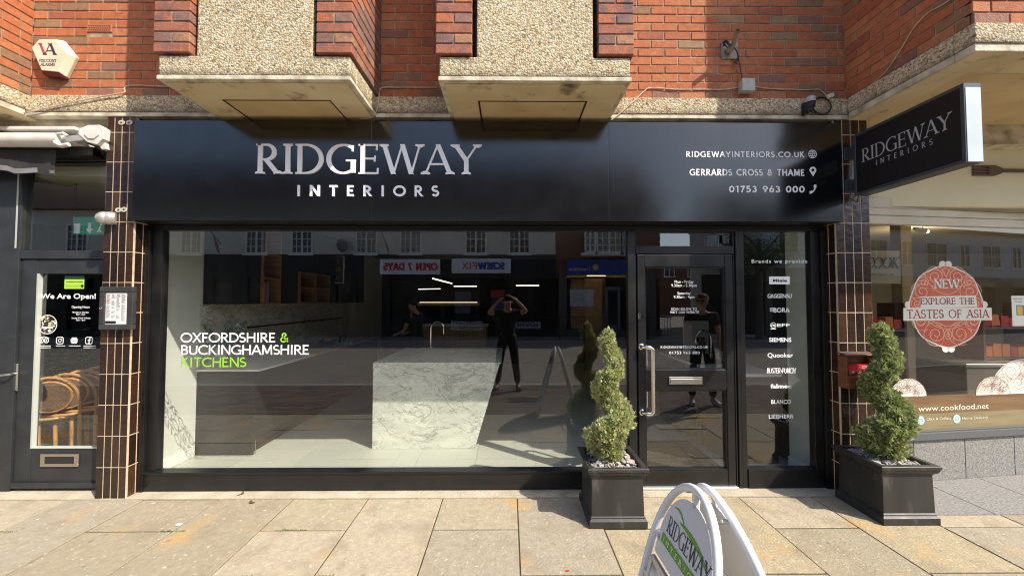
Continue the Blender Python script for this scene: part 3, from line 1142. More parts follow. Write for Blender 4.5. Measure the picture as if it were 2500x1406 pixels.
P = [(.020, .026), (.018, .004), (.004, -.018), (-.018, -.030)]
ribbon(ic, P, c, X, Z, dn, .011)
ic.prism([(.006, .012), (.030, .012), (.030, .038), (.008, .036)], c, X, Z, dn, .0004)
ic.prism([(-.028, -.042), (-.004, -.034), (-.010, -.014), (-.030, -.020)], c, X, Z, dn, .0008)
ic.build('handset_icon', m_white, sign)

# ------------------------------------------------------------------ shopfront: frames, panes, door
front = thing('shopfront', 'black framed shopfront with one wide display window, glazed door and narrow side pane', 'shopfront', (0, 0, 0))
GY = .032


def fr(px, py): return at(px, py, 0.0)


zt = fr(900, 563).z          # top of the glass
zb = fr(900, 1149).z         # bottom of the glass
xL0, xL1 = PL1 + .002, fr(388, 900).x
fb = MB()
fb.box(PL1 + .002, PR0 - .002, 0.0, .07, zt, 2.50)                       # head
fb.box(PL1 + .002, PR0 - .002, -.012, -.001, zt + .03, zt + .042)
fb.box(PL1 + .002, fr(366, 800).x, -.03, .07, .003, zt - .002)            # left jamb
fb.box(fr(366, 800).x + .003, xL1, .0, .07, zb + .003, zt - .002)
xm0, xm1 = fr(1534, 800).x, fr(1553, 800).x
xd0, xd1 = fr(1556, 800).x, fr(1791, 800).x
xn0, xn1 = fr(1793, 800).x, fr(1819, 800).x
xr1 = fr(1984, 800).x
fb.box(xm0, xm1, -.004, .07, .003, zt - .002)
fb.box(xn0, xn0 + .012, .004, .07, .003, zt - .002)
fb.box(xn0 + .02, xn0 + .05, -.004, .07, .003, zt - .002)
fb.box(xn0 + .052, xn1, .0, .07, .003, zt - .002)
fb.box(xr1, fr(2004, 800).x, .0, .07, .003, zt - .002)
fb.box(fr(2004, 800).x + .003, PR0 - .002, -.025, .07, .003, zt - .002)
fb.box(xL0 + .03, xm0 - .002, -.022, .07, .012, zb - .004)               # stall riser below the wide pane
fb.box(xL0 + .02, xm0 - .002, -.034, .066, zb - .012, zb + .004)
fb.box(xn1 + .002, xr1 - .002, -.012, .07, .012, zb + .004)
ztr0, ztr1 = fr(1670, 620).z, fr(1670, 601).z
fb.box(xm1 + .002, xn0 - .002, -.006, .07, ztr0, ztr1)                    # transom over the door
fb.box(xm1 + .002, xn0 - .002, .012, .066, zt - .012, zt)
fb.build('frame', m_black, front, bevel=.003, seg=2)
MB().box(xm1 + .002, xn0 - .002, -.03, .09, .004, .022).build('threshold', M('aluminium_sill', (.7, .69, .66), rough=.4, metal=.6), front, bevel=.002)


def pane(x0, x1, z0, z1, parent, name='window_pane', y=GY):
    g = MB()
    g.add([(x0, y, z0), (x1, y, z0), (x1, y, z1), (x0, y, z1)], [(0, 1, 2, 3)])
    return g.build(name, m_glass, parent)


main_pane = pane(xL1 - .01, xm0 + .01, zb - .01, zt + .01, front)
pane(xm1 - .01, xn0 + .01, ztr1 - .01, zt + .01, front, 'transom_pane')
side_pane = pane(xn1 - .01, xr1 + .01, zb - .01, zt + .01, front)

# lettering on the wide pane
LY = GY - .0015


def gl(px, py): return at(px, py, LY)


vl = MB()
for (s, x0, x1, yb_, yt_) in (('OXFORDSHIRE', 441, 673, 836, 812), ('BUCKINGHAMSHIRE', 441, 755, 866, 842)):
    o = gl(x0, yb_)
    letters(vl, s, o, X, Z, dn, gl(x0, yt_).z - o.z, width=gl(x1, yb_).x - o.x, gap=.045, thick=.15)
vl.build('white_window_lettering', m_vinyl, front)
vl = MB()
o = gl(684, 836)
letters(vl, '&', o, X, Z, dn, gl(684, 812).z - o.z, width=gl(705, 836).x - o.x, thick=.15)
o = gl(441, 896)
letters(vl, 'KITCHENS', o, X, Z, dn, gl(441, 872).z - o.z, width=gl(601, 896).x - o.x, gap=.045, thick=.15)
vl.build('green_window_lettering', m_green, front)

# lettering on the side pane
vl = MB()
o = gl(1835, 642)
words(vl, 'Brands we provide', o, X, Z, dn, gl(1835, 633).z - o.z, width=gl(1971, 642).x - o.x, bold=.012, spacing=1.2)
p0, p1 = gl(1878, 694), gl(1928, 675)
vl.prism([(0, 0), (p1.x - p0.x, 0), (p1.x - p0.x, p1.z - p0.z), (0, p1.z - p0.z)], p0, X, Z, dn, .0005, back=False)
for (s, x0, x1, yb_, yt_, th, gp) in (('GAGGENAU', 1874, 1933, 727, 718, .2, -.02), ('BORA', 1889, 1928, 762, 752, .24, .03), ('EFF', 1897, 1928, 797, 790, .34, .22), ('SIEMENS', 1878, 1932, 834, 825, .25, .08),
                                      ('BUSTER+PUNCH', 1872, 1941, 911, 898, .12, .02), ('BLANCO', 1883, 1931, 985, 976, .25, .03), ('LIEBHERR', 1877, 1938, 1021, 1012, .3, .03)):
    o = gl(x0, yb_)
    if 'PUNCH' in s: letters(vl, s, o, X, Z, dn, gl(x0, yt_).z - o.z, width=gl(x1, yb_).x - o.x, gap=gp, thick=th, slant=.12)
    else: words(vl, s, o - Z * .001, X, Z, dn, (gl(x0, yt_).z - o.z) * 1.14, width=gl(x1, yb_).x - o.x, bold=.016)
o = gl(1874, 872)
words(vl, 'Quooker', o, X, Z, dn, gl(1874, 861).z - o.z, width=gl(1936, 872).x - o.x, bold=.012)
o = gl(1881, 947)
words(vl, 'falmec', o, X, Z, dn, gl(1881, 937).z - o.z, width=gl(1932, 947).x - o.x, bold=.035)
c = gl(1888, 794)
ribbon(vl, arc(0, 0, .024, .024, 0, 360, 24), c, X, Z, dn, .005)
ribbon(vl, [(-.014, -.009), (-.012, .007), (-.004, .009), (.004, -.007), (.012, -.005), (.014, .009)], c, X, Z, dn, .007, depth=.0004)
ribbon(vl, [(-.026, -.032), (.024, -.032)], c, X, Z, dn, .005)
for i in range(4):
    for k in range(4):
        c = gl(1880 + i * 2.4, 753 + k * 2.6)
        vl.prism([(0, 0), (.006, 0), (.006, .006), (0, .006)], c, X, Z, dn, .0004, back=False)
vl.build('brand_lettering', m_vinyl, front)
vl = MB()
o = gl(1887, 688)
o.y -= .0009
words(vl, 'Miele', o, X, Z, dn, gl(1887, 681).z - o.z, width=gl(1921, 688).x - o.x, bold=.03)
vl.build('dark_lettering', m_black, front)

# the door
DY = -.004
door = MB()
dz0, dz1 = .026, fr(1670, 622).z
gx0, gx1 = fr(1574, 800).x, fr(1772, 800).x
zu0, zu1 = fr(1670, 903).z, fr(1670, 651).z
zl0, zl1 = fr(1670, 1148).z, fr(1670, 952).z
x0, x1 = xd0 + .004, xd1 - .004
door.box(x0, gx0, DY, .056, dz0, dz1)
door.box(gx1, x1, DY, .056, dz0, dz1)
door.box(gx0 + .001, gx1 - .001, DY + .002, .054, zu1, dz1)
door.box(gx0 + .001, gx1 - .001, DY + .002, .054, zl1, zu0)
door.box(gx0 + .001, gx1 - .001, DY + .002, .054, dz0, zl0)
# slim glazing beads
for (za, zc_) in ((zu0, zu1), (zl0, zl1)):
    door.box(gx0, gx0 + .012, DY + .008, .04, za, zc_)
    door.box(gx1 - .012, gx1, DY + .008, .04, za, zc_)
    door.box(gx0 + .012, gx1 - .012, DY + .008, .04, zc_ - .012, zc_)
    door.box(gx0 + .012, gx1 - .012, DY + .008, .04, za, za + .012)
dr = door.build('door', m_black, front, bevel=.003, seg=2)
pane(gx0, gx1, zu0, zu1, dr, 'upper_pane')
pane(gx0, gx1, zl0, zl1, dr, 'lower_pane')
# letter plate
l0, l1 = at(1634, 938, DY - .012), at(1715, 920, DY - .012)
lb = MB()
lb.box(l0.x, l1.x, DY - .012, DY + .001, l0.z, l1.z)
lb.box(l0.x + .012, l1.x - .012, DY - .017, DY - .0125, l0.z + .010, l1.z - .016)
lb.build('letter_plate', m_steel, dr, bevel=.002, seg=2)
# lock
lk = MB()
c = at(1561, 772, DY)
lk.prism([(.013 * math.cos(t) * 1.0, .013 * math.sin(t) + (.016 if math.sin(t) > 0 else -.016)) for t in [2 * math.pi * i / 24 for i in range(24)]], c, X, Z, dn, .006)
lk.disc(c + V((0, 0, .004)), X, Z, dn, .009, .010)
lk.build('lock', m_chrome, dr, bevel=.001)


def pull(y_out, s):
    h0, h1 = at(1563, 843, DY - .01), at(1563, 1010, DY - .01)
    xo = h0.x + .012
    b = MB()
    off = .055 * s
    r = .0185
    dx = .085
    P = [(xo, y_out, h0.z - .02), (xo, y_out - off * .5, h0.z - .02)]
    P = []
    zc0, zc1 = h0.z - .012, h1.z + .012
    P += [(xo, y_out, zc0)]
    for t in range(7):
        a = math.pi / 2 * t / 6
        P.append((xo + dx * .45 * (1 - math.cos(a)) * 1, y_out - off * math.sin(a), zc0))
    for t in range(8):
        a = math.pi / 2 * t / 7
        P.append((xo + dx * .5 + dx * .45 * math.sin(a), y_out - off, zc0 - .035 * (1 - math.cos(a))))
    for t in range(8):
        a = math.pi / 2 * t / 7
        P.append((xo + dx * .5 + dx * .45 * math.cos(a), y_out - off, zc1 + .035 * (1 - math.sin(a))))
    for t in range(7):
        a = math.pi / 2 * (1 - t / 6)
        P.append((xo + dx * .45 * (1 - math.cos(a)), y_out - off * math.sin(a), zc1))
    P += [(xo, y_out, zc1)]
    b.tube(P, r, 14)
    for zz in (zc0, zc1):
        b.lathe([(0, 0), (.026, 0), (.026, .006), (.018, .010), (0, .010)], (xo, y_out, zz), (0, -s, 0), 20)
    return b.build('pull_handle' if s > 0 else 'inner_pull_handle', m_chrome, dr, smooth=True, angle=50)


pull(DY, 1)
pull(.056, -1)
# opening hours etc.
vl = MB()
for (s, cx, yb_, yt_, hw) in (('Mon - Friday', 1670, 691, 684, 23), ('9.30am - 5.30pm', 1670, 700, 693, 31), ('Saturday', 1670, 719, 712, 16), ('9.30am - 4pm', 1670, 728, 721, 25)):
    o = gl(cx, yb_)
    words(vl, s, o, X, Z, dn, gl(cx, yt_).z - o.z, width=gl(cx + hw, yb_).x - gl(cx - hw, yb_).x, bold=.004, align='c')
for (s, cx, yb_, yt_, hw, th) in (('SCAN BELOW TO', 1670, 757, 751, 31, .17), ('VISIT OUR WEBSITE', 1671, 765, 759, 35, .17), ('RIDGEWAYINTERIORS.CO.UK', 1671, 850, 844, 58, .17), ('01753 963 000', 1671, 864, 857, 37, .2)):
    o = gl(cx, yb_)
    words(vl, s, o, X, Z, dn, gl(cx, yt_).z - o.z, width=gl(cx + hw, yb_).x - gl(cx - hw, yb_).x, bold=.005, spacing=1.15, align='c')
vl.build('door_lettering', m_vinyl, dr)

# ------------------------------------------------------------------ projecting sign
psx = 2.900
y_w, y_n = -.205, -.995
pz0, pz1 = 2.503, 3.015
ps = thing('projecting_sign', 'black double-sided lightbox sign sticking out from the right tiled pillar', 'hanging sign', (psx, y_w, pz0))
th_ = .105
m_anod = M('anodised_frame', (.075, .085, .095), rough=.4, metal=.4)
b = MB()
fw_ = .022
b.box(psx - .004, psx + th_ + .004, y_n, y_n + fw_, pz0, pz1)
b.box(psx - .004, psx + th_ + .004, y_w - fw_, y_w, pz0, pz1)
b.box(psx - .004, psx + th_ + .004, y_n + fw_, y_w - fw_, pz0, pz0 + fw_)
b.box(psx - .004, psx + th_ + .004, y_n + fw_, y_w - fw_, pz1 - fw_, pz1)
b.build('frame', m_anod, ps, bevel=.002)
MB().box(psx, psx + th_, y_n + fw_ + .001, y_w - fw_ - .001, pz0 + fw_ + .001, pz1 - fw_ - .001).build('face_panel', M('matt_black', (.011, .009, .009), rough=.5, spec=.35), ps)
MB().box(psx + .006, psx + th_ - .002, y_n - .003, y_n - .0005, pz0 + .004, pz1 - .03).build('end_plate', M('pale_aluminium', (.55, .62, .64), (.48, .55, .58), 6, rough=.5), ps)
lt = MB()
pc = V((psx - .0015, 0, 0))


def onx(px, py, xx):
    d = ray(px, py)
    return CAM + d * ((xx - CAM.x) / d.x)


m_grey_l = M('grey_lettering', (.42, .41, .42), rough=.5)
p0, p1 = onx(2106, 397, psx), onx(2322, 335, psx)
zb_ = onx(2106, 397, psx).z
letters(lt, 'RIDGEWAY', V((psx - .0015, p0.y, zb_)), -Y, Z, -X, .108, width=p0.y - p1.y, gap=.12, thick=.11, thin=.045, serif=True)
lt.build('company_lettering', m_grey_l, ps)
lt = MB()
p0, p1 = onx(2139, 404, psx), onx(2278, 360, psx)
letters(lt, 'INTERIORS', V((psx - .0015, p0.y, p0.z)), -Y, Z, -X, .042, width=p0.y - p1.y, gap=.8, thick=.11)
lt.build('interiors_lettering', m_grey_l, ps)
b = MB()
for zz in (2.61, 2.89):
    b.box(psx + .02, psx + .085, y_w + .001, -.128, zz - .045, zz + .045)
    b.box(psx - .02, psx + .13, -.140, -.1335, zz - .055, zz + .055)
b.build('bracket', m_anod, ps, bevel=.002)
b = MB()
b.tube([(psx + .02, y_w + .02, 2.6), (psx - .02, y_w + .04, 2.5), (psx + .05, -.17, 2.46), (psx + .1, -.14, 2.55), (psx + .09, -.135, 2.66)], .004, 8)
b.build('cable', m_blackplastic, ps, smooth=True)
# ------------------------------------------------------------------ the ground
m_slab = M_islands('paving_slab', [((.365, .31, .215), 3), ((.32, .272, .19), 3), ((.40, .342, .245), 2), ((.335, .29, .215), 2), ((.375, .312, .20), 2)], rough=.9, bump=.55, bscale=60, vary=.17, gum=True,
                   spots=[((.27, .22, .15), 4.5, .50, .78), ((.50, .30, .09), 2.1, .57, .72), ((.17, .13, .085), 14, .66, .80), ((.60, .54, .43), 34, .62, .74), ((.20, .155, .10), 2.6, .66, .80), ((.25, .20, .14), 48, .70, .76)])
m_bed = M('slab_joint', (.09, .07, .045), (.06, .07, .025), 6, .5, .7, rough=1)
struct(MB().box(-60, 60, -60, 60, -.5, -.05), 'ground', M('bare_ground', (.2, .18, .15), (.25, .22, .18), 3, rough=1))
struct(MB().box(-16, 16, -4.05, .1, -.05, -.006), 'paving_bed', m_bed)
mb = MB()
cols = []
x = -2.99 - .612 * 22
k = 0
pitch = .612
while x < 14:
    idx = round((x + 2.99) / pitch)
    A = (idx % 2 == 0)
    y1 = -.14
    ys = [-.14, -.58, -1.48, -2.15] if A else [-.14, -1.04, -1.94, -2.15]
    if x > 2.8:
        ys = [-.42 if x > 3.1 else -.14] + ys[1:]
    for i in range(3):
        if ys[i] - ys[i + 1] > .08:
            mb.box(x + .0045, x + pitch - .0045, ys[i + 1] + .0075, ys[i] - .0075, -.03, random.uniform(-.002, .002))
    x += pitch
struct(mb, 'pavement', m_slab, bevel=.003, seg=2)
# bedding strip along the shopfronts
m_strip = M('cement_strip', (.50, .44, .33), (.40, .34, .24), 6, rough=.95, bump=.8, bscale=50, spots=[((.6, .55, .45), 30, .6, .75), ((.25, .19, .12), 3, .62, .75)])
struct(MB().box(-16, PR1 + .02, -.136, .1, -.03, .0015), 'cement_strip', m_strip)
# grey granite apron before the right shop
m_gran = M('grey_granite', (.30, .29, .27), (.17, .168, .162), 75, .4, .6, rough=.7, bump=.3, bscale=150, spots=[((.46, .45, .42), 60, .62, .72), ((.12, .11, .10), 3.5, .62, .8)])
mb = MB()
for i in range(10):
    mb.box(PR1 + .025 + i * .6, PR1 + .019 + (i + 1) * .6, -.416, .6, -.03, .002)
struct(mb, 'granite_apron', m_gran, bevel=.002)
# moss in the joints
ms = MB()
for (px, py, ln) in ((430, 1291, .10), (700, 1291, .09), (735, 1290, .07), (20, 1398, .16), (30, 1292, .09), (800, 1400, .06), (560, 1399, .2)):
    c = atz(px, py, .002)
    c.y = -.58 if abs(c.y + .58) < abs(c.y + 1.04) else -1.04
    for i in range(int(420 * ln)):
        a = c + V((random.uniform(-ln, ln) * .8, random.gauss(0, .006), 0))
        r = random.uniform(.002, .006)
        ms.ball(a, r, r, r * .7, 5)
tag(ms.build('moss', M('moss_green', (.10, .14, .03), (.16, .17, .05), 30, rough=1)), 'tufts of green moss growing along the slab joints', 'moss', kind='stuff')
# leaf litter and specks
lf = MB()
for (px, py, s) in ((436, 1280, .028), (1385, 1393, .012)):
    c = atz(px, py, .002)
    P = [(s * math.cos(a) * random.uniform(.6, 1.1), s * .6 * math.sin(a) * random.uniform(.6, 1.1)) for a in [2 * math.pi * i / 9 for i in range(9)]]
    lf = MB()
    lf.prism(P, c, X, Y, Z, .004)
    if px < 1000:
        tag(lf.build('paper_scrap', M('paper', (.8, .78, .72), rough=.9)), 'small white scrap of paper lying on the paving', 'litter')
    else:
        tag(lf.build('wrapper_scrap', M('red_wrapper', (.6, .05, .05), rough=.5)), 'tiny red wrapper lying near the bottom edge of the paving', 'litter')

for k_, (px, py) in enumerate(((578, 1209), (607, 1229))):
    c = atz(px, py, .004)
    lf = MB()
    for j in range(5):
        a = .5 + j * .5 + k_
        lf.prism([(0, 0), (.022, .008), (.045, 0), (.022, -.008)], c + V((.012 * j, .004 * j, .001 * j)), V((math.cos(a), math.sin(a), .15)).normalized(), V((-math.sin(a), math.cos(a), 0)), Z, .0015)
    tag(lf.build('dry_leaf', M('dead_leaf', (.16, .09, .04), (.10, .055, .03), 30, rough=.9)), ('brown dry leaf lying by the cement strip left of the window', 'brown dry leaf on the slab just in front of the other one')[k_], 'leaf', 'dry leaves on the paving')

# block paving, kerb, road, far side
m_block = M_islands('block_paver', [((.15, .11, .085), 3), ((.13, .095, .075), 3), ((.18, .13, .10), 2), ((.11, .09, .075), 2)], rough=.9, bump=.3, vary=.15)
mb = MB()
for r in range(18):
    y = -2.155 - r * .104
    for i in range(-50, 60):
        xx = i * .206 + (r % 2) * .103
        if -9 < xx < 11:
            mb.box(xx + .003, xx + .203, y - .101, y - .002, -.03, random.uniform(-.002, .001))
struct(mb, 'block_paving', m_block)
struct(MB().box(-40, 40, -4.18, -4.055, -.2, .0), 'kerb', M('kerb_stone', (.42, .39, .34), (.34, .31, .27), 8, rough=.9), bevel=.01)
m_asph = M('asphalt', (.055, .053, .051), (.036, .035, .034), 40, rough=.9, bump=.5, bscale=120, spots=[((.12, .115, .11), 2.2, .5, .7)])
struct(MB().box(-50, 50, -12.2, -4.185, -.2, -.10), 'road', m_asph)
mk = MB()
for (y, w_) in ((-4.58, .12), (-4.38, .10)):
    mk.box(-40, 40, y - w_ / 2, y + w_ / 2, -.099, -.096)
for i in range(-9, 10):
    mk.box(i * 3.1 + .6, i * 3.1 + 2.6, -8.65, -8.45, -.099, -.096)
for i in range(-6, 8):
    mk.box(i * 4.4, i * 4.4 + 1.2, -6.03, -5.90, -.099, -.096)
mk.box(-40, 40, -11.7, -11.62, -.099, -.096)
for (xx, dx) in ((-3.6, .9), (-1.2, .9), (6.5, 1.3), (9.3, 1.3)):
    mk.add([(xx, -7.4, -.0955), (xx + .14, -7.4, -.0955), (xx + .14 + dx, -5.3, -.0955), (xx + dx, -5.3, -.0955)], [(0, 1, 2, 3)])
struct(mk, 'road_markings', M('road_paint', (.85, .84, .79), (.7, .69, .65), 9, rough=.8))
struct(MB().box(-50, 50, -12.35, -12.205, -.2, 0), 'far_kerb', MATS['kerb_stone'])
struct(MB().box(-50, 50, -40, -12.355, -.2, .0), 'far_pavement', M('far_paving', (.26, .23, .19), (.2, .17, .14), 3, rough=.9))
dg_ = MB()
for i in range(11):
    dg_.box(.02 + i * .04, .045 + i * .04, -3.02, -2.80, .002, .006)
dg_.box(-.02, .47, -3.05, -3.02, .001, .007)
dg_.box(-.02, .47, -2.80, -2.77, .001, .007)
tag(dg_.build('drain_cover', M('cast_iron', (.05, .045, .04), rough=.6, metal=.6)), 'slotted iron drain cover set in the block paving by the photographer', 'drain cover')

# ------------------------------------------------------------------ planters with spiral topiary
m_lead = M('faux_lead', (.022, .021, .020), (.038, .036, .034), 5, .35, .7, rough=.50, rvar=.08, bump=.10, bscale=30, stretch=(1, 1, .25),
           spots=[((.10, .095, .085), 9, .56, .76), ((.008, .008, .008), 5, .58, .75)])
m_slate = M_islands('slate_chip', [((.42, .38, .36), 3), ((.30, .28, .27), 2), ((.52, .48, .45), 2), ((.36, .30, .28), 2)], rough=.8, bump=.3)
m_soil = M('soil', (.05, .035, .025), rough=1)


def planter(x0, yb, label, s=.408, h=.425):
    """square trough; x0 left, yb back, opens upward"""
    c = V((x0 + s / 2, yb - s / 2, 0))
    t = thing('planter', label, 'planter', c, 'lead-look square planters by the shop door')

    def ring(mb, half0, z0, half1, z1):
        pass
    b = MB()
    hs = s / 2
    prof = [(hs, 0), (hs + .004, .004), (hs + .004, .050), (hs - .004, .058), (hs - .010, .066), (hs - .006, .073), (hs - .014, .080), (hs - .020, h - .075)]
    prof2 = [(hs - .018, h - .0745), (hs - .014, h - .066), (hs + .002, h - .052), (hs + .008, h - .040), (hs + .010, h - .030), (hs + .016, h - .024), (hs + .016, h - .004), (hs + .012, h),
             (hs - .022, h), (hs - .026, h - .004), (hs - .030, h - .09)]

    def sq(pr, mb):
        vs, fs = [], []
        for (r, z) in pr:
            vs += [c + V((-r, -r, z)), c + V((r, -r, z)), c + V((r, r, z)), c + V((-r, r, z))]
        for i in range(len(pr) - 1):
            for k in range(4):
                k2 = (k + 1) % 4
                fs.append((i * 4 + k, i * 4 + k2, (i + 1) * 4 + k2, (i + 1) * 4 + k))
        mb.add(vs, fs)
    sq(prof, b)
    b.build('body', m_lead, t)
    r = MB()
    sq(prof2, r)
    r.build('rim', m_lead, t)
    MB().box(c.x - hs + .028, c.x + hs - .028, c.y - hs + .028, c.y + hs - .028, h - .12, h - .055).build('soil', m_soil, t)
    g = MB()
    for i in range(260):
        a, q = random.uniform(-1, 1) * (hs - .045), random.uniform(-1, 1) * (hs - .045)
        zz = h - .05 + random.uniform(0, .03) + .02 * (1 - max(abs(a), abs(q)) / hs)
        u = V((random.uniform(-1, 1), random.uniform(-1, 1), random.uniform(-.45, .45))).normalized()
        n = V((random.gauss(0, .35), random.gauss(0, .35), 1)).normalized()
        v = n.cross(u).normalized()
        u = v.cross(n)
        k = random.randint(5, 7)
        L_ = random.uniform(.012, .030)
        P = [(L_ * math.cos(2 * math.pi * j / k) * random.uniform(.7, 1.2), L_ * .62 * math.sin(2 * math.pi * j / k) * random.uniform(.7, 1.2)) for j in range(k)]
        g.prism(P, c + V((a, q, zz)), u, v, n, random.uniform(.004, .008))
    tag(g.build('slate_chips', m_slate), 'loose pale slate chips covering the soil of the planter ' + ('beside the door handle' if x0 < 2 else 'under the leaflet box'), 'slate chips', kind='stuff')
    return c


pc1 = planter(.583, -.172, 'square black lead-look planter between the wide window and the glazed door, holding the yellow-green conifer')
pc2 = planter(2.722, -.150, 'square black lead-look planter with moulded rim at the foot of the right tiled pillar')


def topiary(c, label, spine, z0, seed, mat, n=15000):
    """spine: list of (dx, dy, z, radius): clipped foliage as thousands of small scale-leaf sprays along a spiral"""
    r_ = np.random.default_rng(seed)
    t = thing('spiral_topiary', label, 'topiary', (c.x, c.y, z0), 'clipped spiral conifers in the planters')
    P = np.array(spine)
    # spline sampling by arclength weighted with radius
    seg = np.linalg.norm(np.diff(P[:, :3], axis=0), axis=1)
    s = np.concatenate([[0], np.cumsum(seg)])
    u = r_.random(n * 2)
    S = u * s[-1]
    cx = np.interp(S, s, P[:, 0]); cy = np.interp(S, s, P[:, 1]); cz = np.interp(S, s, P[:, 2]); rr = np.interp(S, s, P[:, 3])
    keep = r_.random(n * 2) < (rr / P[:, 3].max()) ** 1.6
    cx, cy, cz, rr = cx[keep][:n], cy[keep][:n], cz[keep][:n], rr[keep][:n]
    m = len(cx)
    d = r_.normal(size=(m, 3))
    d /= np.linalg.norm(d, axis=1)[:, None]
    lump = 1 + .17 * np.sin(d[:, 0] * 7 + cz * 41) * np.cos(d[:, 1] * 7 + cz * 33) + .12 * np.sin(cz * 70 + d[:, 0] * 9)
    rad = rr * lump * (r_.random(m) ** .22)
    pos = np.stack([cx, cy, cz], 1) + d * rad[:, None] * np.array([1, 1, .95])
    pos += np.array([c.x, c.y, 0])
    # a spray = 3 narrow leaflets fanning from a point
    up = np.array([0, 0, 1.0])
    outw = d * .8 + up * .9 + r_.normal(size=(m, 3)) * .45
    outw /= np.linalg.norm(outw, axis=1)[:, None]
    side = np.cross(outw, r_.normal(size=(m, 3)))
    side /= np.linalg.norm(side, axis=1)[:, None]
    vs, fs = [], []
    L_ = r_.uniform(.016, .036, m)
    for i in range(m):
        p, o_, s_, l = pos[i], outw[i], side[i], L_[i]
        b0 = len(vs)
        w_ = l * .135
        vs += [p - s_ * w_ * .5, p + s_ * w_ * .5]
        for a in (-.62, 0, .62):
            q = o_ * math.cos(a) + s_ * math.sin(a)
            e = p + q * l * (1 if a == 0 else .72)
            md = p + q * l * .45
            ss = s_ * math.cos(a) - o_ * math.sin(a)
            k = len(vs)
            vs += [md - ss * w_, md + ss * w_, e]
            fs += [(b0, b0 + 1, k + 1, k), (k, k + 1, k + 2)]
    mb = MB()
    mb.v = [tuple(v) for v in vs]
    mb.f = fs
    mb.mi = [0] * len(fs)
    mb.build('foliage', mat, t)
    # inner twiggy core keeps the sprays from reading as a hollow shell
    st = MB()
    st.tube([V((c.x + q[0] * .25, c.y + q[1] * .25, q[2])) for q in [(0, 0, z0)] + [list(a[:3]) for a in spine[::3]]], [.014] + [.011] * len(spine[::3]), 8)
    st.build('stem', M('bark', (.13, .09, .06), rough=.9), t, smooth=True)
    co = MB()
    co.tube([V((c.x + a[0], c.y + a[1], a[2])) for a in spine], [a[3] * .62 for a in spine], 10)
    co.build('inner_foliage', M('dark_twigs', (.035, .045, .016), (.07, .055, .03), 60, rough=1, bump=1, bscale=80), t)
    return t


def mk_leafmat(name, base):
    m = M_islands(name, base, rough=.6, bump=0, spread='LINEAR', vary=.5, spec=.3)
    b = m.node_tree.nodes['Principled BSDF']
    b.inputs['Subsurface Weight'].default_value = .0
    # a little light through the thin sprays
    nt = m.node_tree
    tr = nt.nodes.new('ShaderNodeBsdfTranslucent')
    src = b.inputs['Base Color'].links[0].from_socket
    nt.links.new(src, tr.inputs[0])
    mx = nt.nodes.new('ShaderNodeMixShader')
    mx.inputs[0].default_value = .38
    nt.links.new(b.outputs[0], mx.inputs[1])
    nt.links.new(tr.outputs[0], mx.inputs[2])
    nt.links.new(mx.outputs[0], nt.nodes['Material Output'].inputs[0])
    return m


m_leaf1 = mk_leafmat('thuja_light', [((.42, .48, .18), 3), ((.54, .58, .26), 3), ((.32, .38, .15), 2), ((.68, .70, .36), 2), ((.56, .50, .30), 1)])
m_leaf2 = mk_leafmat('thuja_dark', [((.28, .35, .12), 3), ((.42, .48, .17), 3), ((.18, .24, .09), 3), ((.54, .58, .26), 2), ((.34, .33, .18), 1)])


def spiral(z0, z1, turns, a0, R0, r0, r1, pinch=1.0, n=46, top=0.0):
    out = []
    for i in range(n):
        t = i / (n - 1)
        a = a0 + turns * 2 * math.pi * t
        R_ = R0 * (1 - t) ** .8 * pinch + .008
        if t > 1 - top: R_ *= max(0, (1 - t) / max(top, 1e-3))
        r = r0 + (r1 - r0) * t ** .9
        if t > .93: r *= 1 - (t - .93) / .07 * .45
        out.append((R_ * math.cos(a), R_ * math.sin(a), z0 + (z1 - z0) * t, r))
    return out


topiary(pc1, 'yellow-green spiral-cut conifer growing in the planter beside the door handle', [(0, -.0, .44, .07), (-.005, -.01, .50, .112)] + spiral(.55, 1.385, 2.15, math.pi * .92, .082, .104, .050),
        .37, 3, m_leaf1, 21000)
topiary(pc2, 'darker green spiral-cut conifer with a straight shaded top in the planter by the right pillar', [(0, 0, .44, .08), (.03, -.01, .51, .125)] + [(q[0] + .02, *q[1:]) for q in spiral(.56, 1.42, 1.9, math.pi * 1.0, .082, .112, .064, top=.3)],
        .37, 5, m_leaf2, 22000)

# ------------------------------------------------------------------ pavement A-board
m_wt = M('white_powder_coat', (.80, .80, .80), (.74, .74, .74), 8, rough=.35)
m_wp = M('white_sign_panel', (.66, .66, .67), rough=.45)
m_txt = M('dark_grey_lettering', (.06, .06, .07), rough=.5)
m_gr2 = M('green_lettering', (.13, .34, .03), rough=.5)
bc = V((.680, -2.030, .968))          # top of the hoops
spread_ = .28
abd = thing('pavement_sign', 'white hoop-framed folding pavement sign standing on the paving before the door', 'pavement sign', (bc.x, bc.y, 0))
rotA = R(1)
ux = V((math.sin(rotA), -math.cos(rotA), 0))       # along the board, towards the camera


